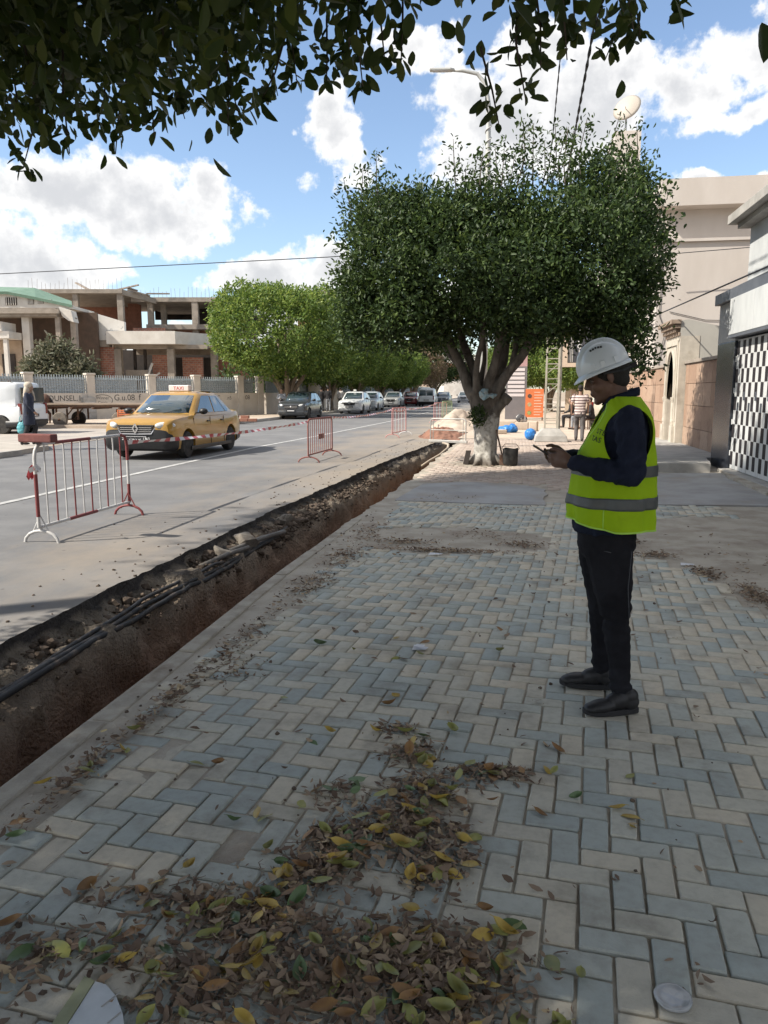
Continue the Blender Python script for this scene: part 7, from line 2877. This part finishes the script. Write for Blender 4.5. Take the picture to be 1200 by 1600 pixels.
# lattice mast on its concrete foot
lm = thing('lattice_mast', 'narrow pale lattice mast bolted to a concrete block on the sunny pavement', 'mast', (1.12, 24.95, 0))
mb = MB()
mb.rings([[(s * a, t * b, z) for s, t in ((-1, -1), (1, -1), (1, 1), (-1, 1))] for a, b, z in ((.52, .45, 0), (.48, .42, .18), (.30, .28, .36), (.27, .26, .40))])
mb.build('footing', M_conc, lm, bevel=.02)
M_mast = mat('mast_cream', (.44, .41, .34), (.38, .35, .29), rough=.6, scale=4)
for sx in (-1, 1):
    for sy in (-1, 1):
        MB().box(sx * .19 - .022, sx * .19 + .022, sy * .17 - .022, sy * .17 + .022, .39, 5.2).build('leg', M_mast, lm)
mb = MB()
for k in range(15):
    z = .55 + k * .31
    for s in (-1, 1):
        mb.bar((-.19, s * .17, z), (.19, s * .17, z + (.31 if k % 2 else 0)), .018)
        mb.bar((-.19, s * .17, z + .16), (.19, s * .17, z + .16), .014)
        mb.bar((s * .19, -.17, z), (s * .19, .17, z + .3), .016)
mb.build('bracing', M_mast, lm)
MB().tube([(.26, .1, .38), (.26, .1, 3.1), (.18, .1, 3.6)], .03, 7).build('conduit', M_mast, lm, smooth=60)

# grey totem with white name strips
to = thing('totem_sign', 'tall grey totem sign with seven pale name strips and a pink slanted head', 'sign', (.02, 44.7, 0))
M_totem = mat('totem_grey', (.17, .155, .16), (.15, .14, .145), rough=.6, scale=3)
MB().box(-.60, .58, -.15, .15, 0, 2.95).build('panel', M_totem, to)
mb = MB().prism([(-.60, 2.952), (.58, 2.952), (.58, 3.55), (.42, 3.62), (-.10, 3.0)], -.15, .15, 'xz')
mb.build('head', mat('totem_pink', (.42, .26, .26), (.38, .23, .23), rough=.6, scale=3), to)
M_strip = mat('strip_white', (.60, .55, .55), rough=.6)
for k in range(7):
    st_ = MB().box(-.48, .46, -.17, -.152, 1.28 + k * .235, 1.44 + k * .235).build('name_strip', M_strip, to, bevel=.02)
og = thing('orange_sign', 'orange notice board with small pictures and pale text lines beside the grey totem', 'sign', (1.0, 42.6, 0))
MB().box(-.48, .48, -.03, .03, .18, 1.70).build('board', mat('sign_orange', (.62, .17, .055), (.56, .15, .05), rough=.6, scale=3), og)
mb = MB()
for r in range(9):
    w = random.uniform(.30, .5)
    mb.box(-.02, -.02 + w, -.036, -.031, .30 + r * .15, .335 + r * .15)
mb.build('text_line', mat('sign_cream', (.66, .50, .40), rough=.6), og)
for k, c in enumerate(((.30, .34, .12), (.55, .45, .25), (.12, .07, .05))):
    MB().lathe([(.11, -.006), (.11, .004)], (-.26, -.035, .42 + k * .45), 'y', 14).build('picture', mat('sign_pic_%s' % 'abc'[k], c, tuple(v * .5 for v in c), rough=.6, scale=12), og)
for s in (-1, 1):
    MB().box(s * .44 - .03, s * .44 + .03, .032, .08, 0, 1.7).build('post', M_rust, og)

# hanging shop sign
ps = thing('pharmacy_sign', 'dark projecting sign box in a pale frame with white letters reading down', 'sign', (2.75, 35, 2.62))
MB().box(-.55, 1.4, -.02, .3, .18, 2.2).build('face', mat('sign_dark', (.05, .052, .06), rough=.35), ps)
mb = MB()
mb.box(-.80, -.57, -.10, .3, .0, 2.2).box(-.57, 1.4, -.10, .3, .0, .17)
mb.build('frame', mat('sign_frame', (.50, .40, .31), rough=.6), ps)
mb = MB()
for k in range(3):
    mb.box(-.52 + k * .07, -.48 + k * .07, -.035, -.021, .2, 2.2)
mb.build('rib', M_galv, ps)
put_text('P\nH\nA\nR\nM\nA\nC\nI\nE', .26, mat('sign_letters', (.75, .75, .74), rough=.5), (-.08, -.025, 2.16), (PI / 2, 0, 0), ps, depth=.002, line=.88)
MB().tube([(1.2, .1, 2.25), (1.2, .1, -2.62)], .06, 8).build('post', M_galv, ps)

# row of shops beyond the wall
sr = thing('shop_row', 'sunlit beige shop row with columns and a red awning behind the seated people', 'building', (8, 46, 0))
def B4(name, m, x0, x1, y0, y1, z0, z1):
    return MB().box(x0 - 8, x1 - 8, y0 - 46, y1 - 46, z0, z1).build(name, m, sr)
M_beige = mat('beige_shop', (.52, .43, .33), (.44, .36, .28), rough=.9, scale=1)
B4('wall', M_beige, 5.2, 16, 38.1, 80, 0, 5.5)
B4('canopy', M_beige, 3.6, 5.19, 39.5, 70, 3.0, 3.3)
for y in (39.8, 44, 48.5, 54, 60):
    B4('column', M_beige, 3.7, 4.05, y, y + .35, 0, 2.99)
B4('shop_opening', M_dark, 5.12, 5.19, 40.5, 46, 0, 2.7)
B4('awning', mat('awning_red', (.40, .08, .06), rough=.8), 2.5, 3.59, 50, 56, 2.5, 2.62)

# odds and ends on the sunny pavement
M_bluep = mat('blue_plastic', (.03, .20, .55), (.02, .15, .45), rough=.4, scale=8)
bb = MB()
bb.ell((0, 0, .19), (.19, .18, .19), 22, 14)
o = join_blob('bag', bb, .014, M_bluep, None, 1, lambda p: .014 * fbm((p.x * 9, p.y * 9, p.z * 9), 3))
o.location = (.50, 25.45, 0)
tag(o, 'round stuffed bright blue bag beside the mast footing', 'bag')
bb = MB()
bb.ell((0, 0, .12), (.36, .25, .16), 20, 12)
bb.ell((.22, .05, .15), (.2, .2, .17), 14, 10)
o = join_blob('tarpaulin', bb, .018, M_bluep, None, 1, lambda p: .05 * fbm((p.x * 6, p.y * 6, p.z * 6), 3))
o.location = (-.30, 30.0, 0)
tag(o, 'crumpled bright blue plastic sheet lying behind the tree trunk', 'sheet')
bu = thing('bucket', 'black rubber bucket standing right of the whitewashed trunk', 'bucket', (-.08, 16.6, 0))
mb = MB()
rings = []
for (w, z) in ((.13, 0), (.155, .03), (.165, .30), (.165, .35), (.15, .352), (.14, .06)):
    rings.append([(w * math.copysign(abs(math.cos(2 * PI * k / 24)) ** .6, math.cos(2 * PI * k / 24)), w * math.copysign(abs(math.sin(2 * PI * k / 24)) ** .6, math.sin(2 * PI * k / 24)), z + .012 * math.sin(k)) for k in range(24)])
mb.rings(rings)
mb.build('tub', mat('rubber_black', (.020, .020, .021), (.04, .038, .035), rough=.8, scale=6, bump=.3, bscale=20), bu, smooth=50)
MB().tube([(-.16, 0, .33), (-.185, 0, .36), (-.12, 0, .45), (.12, 0, .45), (.185, 0, .36), (.16, 0, .33)], .008, 6).build('handle', M_rust, bu, smooth=60)
tl_ = thing('shovel', 'dark wooden tool handle leaning from the bucket against the trunk', 'tool', (-.22, 16.55, .0))
MB().tube([(.02, 0, .0), (-.17, .02, .75)], .018, 8).build('handle', mat('tool_wood', (.085, .055, .04), rough=.8), tl_, smooth=60)
MB().box(-.09, .11, -.015, .015, .0, .22).build('blade', M_rust, tl_, bevel=.005)
pl = thing('plank', 'short dark board leaning at the left foot of the trunk', 'board', (-1.0, 16.62, 0))
MB().obox((0, 0, .15), (.055, 0, 0), (0, .02, 0), (.03, 0, .15)).build('board', M_dark, pl)
fb_ = MB()
fb_.ell((0, 0, 0), (.10, .08, .12), 14, 10)
fb_.ell((.10, .0, -.03), (.16, .06, .05), 14, 10)
o = join_blob('bag', fb_, .012, mat('bag_pale_blue', (.20, .32, .38), (.34, .36, .34), rough=.5, scale=10), None, 1, lambda p: .035 * fbm((p.x * 14, p.y * 14, p.z * 14), 3))
o.location = (-.655, 16.5, 1.50)
tag(o, 'crumpled pale blue plastic bag stuck in the fork of the trunk', 'bag')
random.seed(9)
for k, (x, y, w, d, h, lab) in enumerate(((-.35, 33.0, .8, .35, .34, 'long pale concrete block in front of the totem sign'), (.28, 32.6, .55, .3, .3, 'pale concrete block right of the long one'), (.74, 31.5, .32, .3, .38, 'upright pale concrete block beside the orange sign'), (-.55, 29.0, .5, .25, .16, 'low beige stone beside the blue sheet'))):
    o = thing('concrete_block', lab, 'block', (x, y, 0), random.uniform(-.3, .3), 'concrete blocks on the sunny pavement')
    MB().box(-w / 2, w / 2, -d / 2, d / 2, 0, h).build('block', M_dust, o, bevel=.03)
bk2 = thing('bundle', 'small dark and white bundle lying on the concrete block by the totem', 'bundle', (.22, 32.6, .3))
mb = MB()
mb.ell((0, 0, .16), (.2, .16, .17), 12, 9)
mb.ell((.16, 0, .1), (.12, .1, .16), 12, 9)
mb.build('cloth', mat('bundle_cloth', (.05, .05, .055), (.40, .38, .36), rough=.8, scale=5, lo=.5, hi=.58), bk2, smooth=180)
dr = thing('cable_drum', 'round wooden cable drum standing on the spoil heap behind the tree', 'drum', (-1.55, 38.6, .35), R(25))
mb = MB()
for x in (-.28, .22):
    mb.lathe([(.62, x), (.62, x + .06)], (0, 0, .62), 'x', 24)
mb.build('flange', M_wood, dr)
MB().lathe([(.34, -.22), (.34, .22)], (0, 0, .62), 'x', 20).build('core', M_cable, dr)
# spoil heap and sand at the far end of the trench
for (nm, cx, cy, rx, ry, h, m, lab) in (('spoil_heap', -2.55, 36.5, 1.3, 6.0, .62, M_dust, 'pale sandy heap'), ('spoil_heap', -2.6, 27.5, .8, 2.4, .30, mat('red_spoil', (.26, .13, .085), (.21, .105, .07), rough=.97, scale=3, bump=.7, bscale=12), 'red earth heap')):
    V, Q = [], []
    n = 40
    for i in range(n + 1):
        for j in range(n + 1):
            u, v = 2 * i / n - 1, 2 * j / n - 1
            rr = math.sqrt(u * u + v * v)
            z = h * max(0, 1 - rr ** 1.5) * (1 + .5 * fbm((u * 2.2, v * 4, cy), 4)) - .03 + (.05 * fbm((u * 7, v * 12, cy), 4) if rr < .95 else 0)
            V.append((cx + u * rx, cy + v * ry, z))
    for i in range(n):
        for j in range(n):
            a = i * (n + 1) + j
            Q.append((a, a + n + 1, a + n + 2, a + 1))
    o = link_obj(nm, np_mesh(nm, V, Q, m, True), kind='stuff')
# bricks left on the far pavement
for (x, y, lab, n) in ((-12.9, 35.6, 'low stack of red brown bricks on the far pavement near the dark hatchback', 5), (-14.2, 34.2, 'scatter of flat bricks on the far pavement behind the taxi', 4)):
    o = thing('brick_pile', lab, 'bricks', (x, y, .13))
    for k in range(n):
        q = MB().box(-.2, .2, -.1, .1, 0, .14).build('brick', M_redp, o, bevel=.008)
        q.location = ((k % 3) * .43 - .4, (k // 3) * .12, (k // 3) * .0 + (.145 if k == 4 else 0))
        q.rotation_euler = (0, 0, random.uniform(-.2, .2))

# ================================================================== FALLEN LEAVES AND LITTER
random.seed(77)
rng = np.random.default_rng(77)
HEAPS = [  # x, y, rx, ry, share of the dry litter
    (-.86, 2.02, .36, .10, 1.2), (-.30, 1.92, .30, .16, 2.4), (-.15, 1.84, .22, .14, 2.0), (-.55, 1.73, .38, .16, 2.0), (-.90, 1.66, .40, .14, 1.5), (-.12, 1.62, .22, .14, 1.6),
    (-.55, 2.42, .13, .22, 1.3), (-.36, 2.55, .18, .20, 1.7), (-.32, 2.82, .16, .14, 1.2), (-.06, 2.98, .16, .08, .8), (-.40, 3.10, .12, .12, .6), (-.50, 3.33, .10, .08, .3),
    (-.62, 2.25, .14, .16, 1.2), (-.22, 2.35, .14, .20, 1.2), (-.66, 2.72, .10, .10, .3), (-1.20, 1.75, .22, .10, .7), (-.72, 1.95, .22, .12, .9), (-.9, 1.85, .5, .3, .7),
    (-1.72, 2.7, .07, .5, 1.0), (-1.70, 3.6, .07, .5, .8), (-1.66, 4.6, .10, .6, .7), (-1.5, 3.95, .16, .22, .35), (-1.62, 5.8, .18, .6, 1.0), (-1.55, 7.0, .22, .5, 1.2), (-1.55, 8.2, .18, .6, .8),
    (-.62, 7.42, .75, .10, 2.2), (-1.1, 7.8, .35, .22, 1.2), (.10, 7.85, .22, .22, .8), (-.3, 8.3, .6, .25, .5), (-.2, 10.3, .6, .15, .3), (-.9, 11.2, .6, .6, .3), (-.5, 16.2, .6, .3, .5),
    (1.86, 6.15, .10, .38, 1.5), (1.66, 6.85, .12, .25, .9), (1.35, 7.55, .22, .14, .9), (2.2, 5.75, .35, .12, .8), (1.2, 8.2, .14, .3, .7), (2.4, 7.2, .8, .8, .5)]
tot = sum(h[4] for h in HEAPS)
DRY = [(0, (.11, .075, .055)), (.3, (.175, .125, .092)), (.6, (.245, .18, .13)), (.85, (.33, .25, .175)), (1, (.42, .33, .21))]
M_dry = ramp_mat('litter_dry', DRY, 'island', rough=.85, spec=.2, bump=0)
NL = 7600
P, heap_d = [], []
for (x, y, rx, ry, s) in HEAPS:
    n = int(NL * s / tot)
    g1 = rng.normal(0, .5, (n, 2))
    rad = np.exp(-(g1 ** 2).sum(1))
    px = x + g1[:, 0] * rx
    py = y + g1[:, 1] * ry
    ok = np.array([not (a < XR(b) + .02) and not (abs(a + 1.04) < .15 and abs(b - 1.58) < .15 and rng.random() < .85) for a, b in zip(px, py)])
    hmax = .014 if y < 3.3 else .012
    z = rng.uniform(0, 1, n) ** 1.5 * rad * hmax + .004
    P.append(np.stack([px, py, z], 1)[ok])
n = 420
sc = np.stack([rng.uniform(-1.7, 2.4, n), 1.2 + rng.uniform(0, 1, n) ** 1.3 * 8, np.full(n, .006)], 1)
P.append(sc)
P = np.concatenate(P)


def dry_leaves(P, size, rng):
    """narrow leaves rolled up along their length"""
    n = len(P)
    th = rng.uniform(0, 2 * PI, n)
    tilt = rng.normal(0, .22, n)
    d = np.stack([np.cos(th) * np.cos(tilt), np.sin(th) * np.cos(tilt), np.abs(np.sin(tilt))], 1)
    up = np.stack([rng.normal(0, .45, n), rng.normal(0, .45, n), np.ones(n)], 1)
    s = np.cross(d, up)
    s /= np.linalg.norm(s, axis=1)[:, None]
    nn = np.cross(s, d)
    L_ = (size * rng.uniform(.4, 1.25, n))[:, None]
    w = L_ * rng.uniform(.10, .24, n)[:, None]
    curl = L_ * rng.uniform(-.05, .35, n)[:, None]
    lift = w * rng.uniform(.3, 1.1, n)[:, None]
    v = np.empty((n, 8, 3))
    for k, (t, ww) in enumerate(((0, .15), (.33, 1), (.7, .85), (1, .1))):
        c = P + d * L_ * (t - .5) + nn * curl * (2 * t - 1) ** 2
        v[:, k * 2] = c + s * w * ww + nn * lift * ww
        v[:, k * 2 + 1] = c - s * w * ww + nn * lift * ww * .4
    q = np.array([[0, 1, 3, 2], [2, 3, 5, 4], [4, 5, 7, 6]])
    f = (np.arange(n) * 8)[:, None, None] + q[None]
    return v.reshape(-1, 3), f.reshape(-1, 4)


V, Fq = dry_leaves(P, .043, rng)
link_obj('leaf_litter', np_mesh('leaf_litter', V, Fq, M_dry), kind='stuff')
# dry twigs lying among the leaves
tq = MB()
for k in range(90):
    i = rng.integers(0, len(P))
    a0 = random.uniform(0, 6.28)
    l0 = random.uniform(.03, .13)
    c0 = Vector(P[i]) + Vector((0, 0, .006))
    d0 = Vector((math.cos(a0), math.sin(a0), random.uniform(-.05, .1))) * l0 / 2
    tq.tube([c0 - d0, c0 + Vector((random.gauss(0, .006), random.gauss(0, .006), .004)), c0 + d0], [.0016, .0014, .0009], 5)
tq.build('dry_twigs', mat('dry_twig', (.16, .11, .075), (.10, .07, .05), rough=.9, scale=30), kind='stuff')
# crumbs of soil and leaf dust filling the joints under the heaps
Pc = P[rng.integers(0, len(P), 5000)].copy() + rng.normal(0, .03, (5000, 3)) * np.array([1, 1, 0])
Pc[:, 2] = .003
Vc, Fc = dry_leaves(Pc, .02, rng)
link_obj('leaf_crumbs', np_mesh('leaf_crumbs', Vc, Fc, M_dry), kind='stuff')

KINDL = {
    'yellow': (M_ := mat('leaf_yellow', (.40, .29, .06), (.33, .22, .05), rough=.5, scale=30, per='object', c3=(.22, .12, .05), scale3=14, lo3=.6, hi3=.75)),
    'olive': mat('leaf_olive', (.21, .22, .065), (.26, .25, .07), rough=.5, scale=25, per='object', c3=(.13, .10, .05), scale3=16, lo3=.6, hi3=.75),
    'green': mat('leaf_green', (.085, .14, .055), (.11, .17, .07), rough=.45, scale=25, per='object'),
    'ochre': mat('leaf_ochre', (.27, .15, .055), (.21, .11, .045), rough=.6, scale=25, per='object'),
}


def big_leaf_mesh(m, curl, fold, L_=.088, w=.040):
    rows = []
    n = 7
    for i in range(n):
        t = i / (n - 1)
        ww = w * .5 * (math.sin(PI * min(1, t ** .85)) ** .75) + .0012
        x = L_ * (t - .5)
        z = curl * (2 * t - 1) ** 2 * L_ + .004
        rows.append([(x, -ww, z + fold * ww), (x, -ww * .5, z + fold * ww * .32), (x, 0, z), (x, ww * .5, z + fold * ww * .32), (x, ww, z + fold * ww)])
    mb = MB().rings(rows, close=False)
    mb.tube([(-L_ * .5, 0, curl * L_ + .004), (-L_ * .66, .004, curl * L_ + .001)], .0011, 4)
    return mb.mesh('fallen_leaf', m, 180)


VARS = {}
for c, m in KINDL.items():
    VARS[c] = [big_leaf_mesh(m, cu, fo) for cu, fo in ((.06, .2), (.16, .55), (.26, .9), (-.02, .12))]
W8 = [h for h in HEAPS if h[1] < 3.4]
tw = sum(h[4] for h in W8)
spots = []
for (x, y, rx, ry, s) in W8:
    for k in range(max(1, int(232 * s / tw))):
        spots.append((x + random.gauss(0, .72) * rx, y + random.gauss(0, .72) * ry, random.uniform(.006, .018)))
for k in range(58):
    spots.append((random.uniform(-1.5, .5), random.uniform(1.55, 3.3) if k % 4 else random.uniform(3.0, 5), .003))
CNAME = {'yellow': 'yellow', 'olive': 'yellowish green', 'green': 'green', 'ochre': 'ochre brown'}
SHAPE = ['flat', 'cupped', 'curled', 'smooth flat']


def where(x, y):
    if abs(x + 1.0) < .30 and y < 1.9:
        return 'beside the torn white board at the lower left'
    if y > 3.3:
        return 'on the paving beyond the leaf heaps'
    if y > 2.65:
        return 'in the litter tongue nearest the man'
    if y > 2.2:
        return 'on the narrow middle part of the leaf litter'
    if x < -1.1:
        return 'on the paving near the kerb at the left'
    if x > .02:
        return 'on clear paving right of the leaf heap'
    if x > -.42:
        return 'in the right half of the bottom leaf heap'
    if y > 1.84:
        return 'along the upper edge of the left leaf heap'
    return 'in the left half of the bottom leaf heap'


for (x, y, z) in spots[:298]:
    if x < XR(y) + .03 or (abs(x + 1.04) < .14 and abs(y - 1.57) < .12) or (.2 < x < .75 and 3.5 < y < 4.3):
        continue
    c = random.choices(['yellow', 'olive', 'green', 'ochre'], [.30, .36, .16, .18])[0]
    kv = random.randrange(4)
    o = link_obj('fallen_leaf', VARS[c][kv])
    o.location = (x, y, z)
    s = random.uniform(.55, 1.0)
    o.scale = (s, s, s)
    flip = PI if random.random() < .25 else 0
    o.rotation_euler = (random.gauss(0, .30) + flip, random.gauss(0, .22), random.uniform(0, 6.28))
    if flip:
        o.location.z += .012
    tag(o, SHAPE[kv] + ' ' + CNAME[c] + ' fallen leaf ' + where(x, y), 'leaf', 'fallen leaves on the paving')

# litter
pp = MB()
pp.add([(-.045, -.03, .004), (.04, -.035, .012), (.05, .03, .006), (-.04, .035, .016)], [(0, 1, 2, 3)])
pp.add([(-.04, .0, .022), (.02, -.03, .018), (.03, .02, .024), (-.02, .04, .02)], [(0, 1, 2, 3)])
o = pp.build('paper_scrap', mat('paper_white', (.66, .67, .70), (.55, .57, .62), rough=.8, scale=30), loc=(-.535, 4.459, .002))
tag(o, 'small crumpled white paper lying alone on the middle of the paving', 'paper')
o = MB().add([(-.06, -.03, .004), (.06, -.02, .012), (.07, .03, .008), (-.05, .02, .018)], [(0, 1, 2, 3)]).build('paper_scrap', MATS['paper_white'], loc=(1.565, 7.15, .0))
tag(o, 'small white scrap on the bare dirt behind the man', 'paper')
o = MB().add([(-.07, -.03, .004), (.06, -.02, .012), (.07, .03, .008), (-.05, .02, .018)], [(0, 1, 2, 3)]).build('paper_scrap', MATS['paper_white'], loc=(-.72, 7.2, .004))
tag(o, 'thin pale scrap in the leaves by the bare patch of paving', 'paper')
# crumpled printed wrapper
wr = MB()
rows = []
for i in range(9):
    t = i / 8
    row = []
    for k in range(9):
        u = k / 8 - .5
        wv = .038 * (1 - .45 * t)
        row.append(((t - .5) * .13, u * 2 * wv, .014 + .018 * abs(math.sin(t * 5 + u * 4)) + .012 * mnoise.noise(Vector((t * 6, u * 6, 1))) - .02 * abs(u)))
    rows.append(row)
wr.rings(rows, close=False)
o = wr.build('wrapper', mat('wrapper_print', (.58, .60, .63), (.10, .10, .13), rough=.35, scale=22, lo=.52, hi=.56, c3=(.40, .20, .17), scale3=14, lo3=.58, hi3=.62), smooth=40, loc=(-1.125, 1.60, .006), rotz=R(40))
apply_mod(o, 'SOLIDIFY', thickness=.001)
tag(o, 'crumpled shiny printed wrapper among the leaves at the lower left corner', 'wrapper')
cd = thing('cardboard_disc', 'torn white round cake board with an olive edge at the bottom left', 'card', (-.985, 1.53, .010), R(8))
arc = [(-.105, -.14), (.10, -.14)] + [(.10 - .0 + .005 - .20 * (1 - math.cos(k * .135)), -.14 + .26 * math.sin(k * .135) * 1.0) for k in range(1, 10)]
arc = [(-.075, -.15), (.115, -.15), (.108, -.09), (.09, -.03), (.062, .03), (.025, .085), (-.018, .125), (-.05, .135)]
MB().prism(arc, 0, .004).build('card', mat('card_white', (.56, .59, .61), (.50, .53, .55), rough=.6, scale=12), cd)
MB().prism([(-.115, -.15), (-.077, -.15), (-.052, .135), (-.085, .15)], 0.0, .006).build('edge', mat('card_olive', (.30, .31, .19), (.25, .26, .15), rough=.7, scale=14), cd)
mb = MB()
for (a, b) in (((.0, .05), (.03, .10)), ((.05, -.13), (.055, -.09)), ((.035, .0), (.055, .035))):
    mb.bar((*a, .0052), (*b, .0052), .003, .001)
mb.build('crease', M_conc, cd)
ld = MB()
n = 36
rings = []
for (r_, z) in ((.046, 0), (.048, .004), (.046, .0085), (.040, .0095), (.036, .0065), (.022, .0075), (.006, .0065)):
    rings.append([(r_ * (1 + .02 * math.sin(k * .9)) * math.cos(2 * PI * k / n), r_ * math.sin(2 * PI * k / n), z + .0022 * mnoise.noise(Vector((r_ * 60 * math.cos(2 * PI * k / n), r_ * 60 * math.sin(2 * PI * k / n), 2)))) for k in range(n)])
ld.rings(rings)
o = ld.build('lid', mat('lid_plastic', (.40, .41, .42), (.33, .34, .35), rough=.25, scale=30, coat=.4), smooth=60, loc=(.440, 1.862, .003))
tag(o, 'flattened clear plastic cup lid on the paving near the lower right corner', 'lid')
# stray clods and pebbles on the paving
random.seed(31)
pb = MB()
for k in range(150):
    y = 1.6 + random.random() ** 1.6 * 9
    x = random.uniform(-1.6, 2.2)
    rock(pb, (x, y, .004), random.choice([.003, .004, .006, .010]))
pb.build('pebbles', M_clod, kind='stuff', smooth=50)

bpy.data.scenes.remove(BENCH)
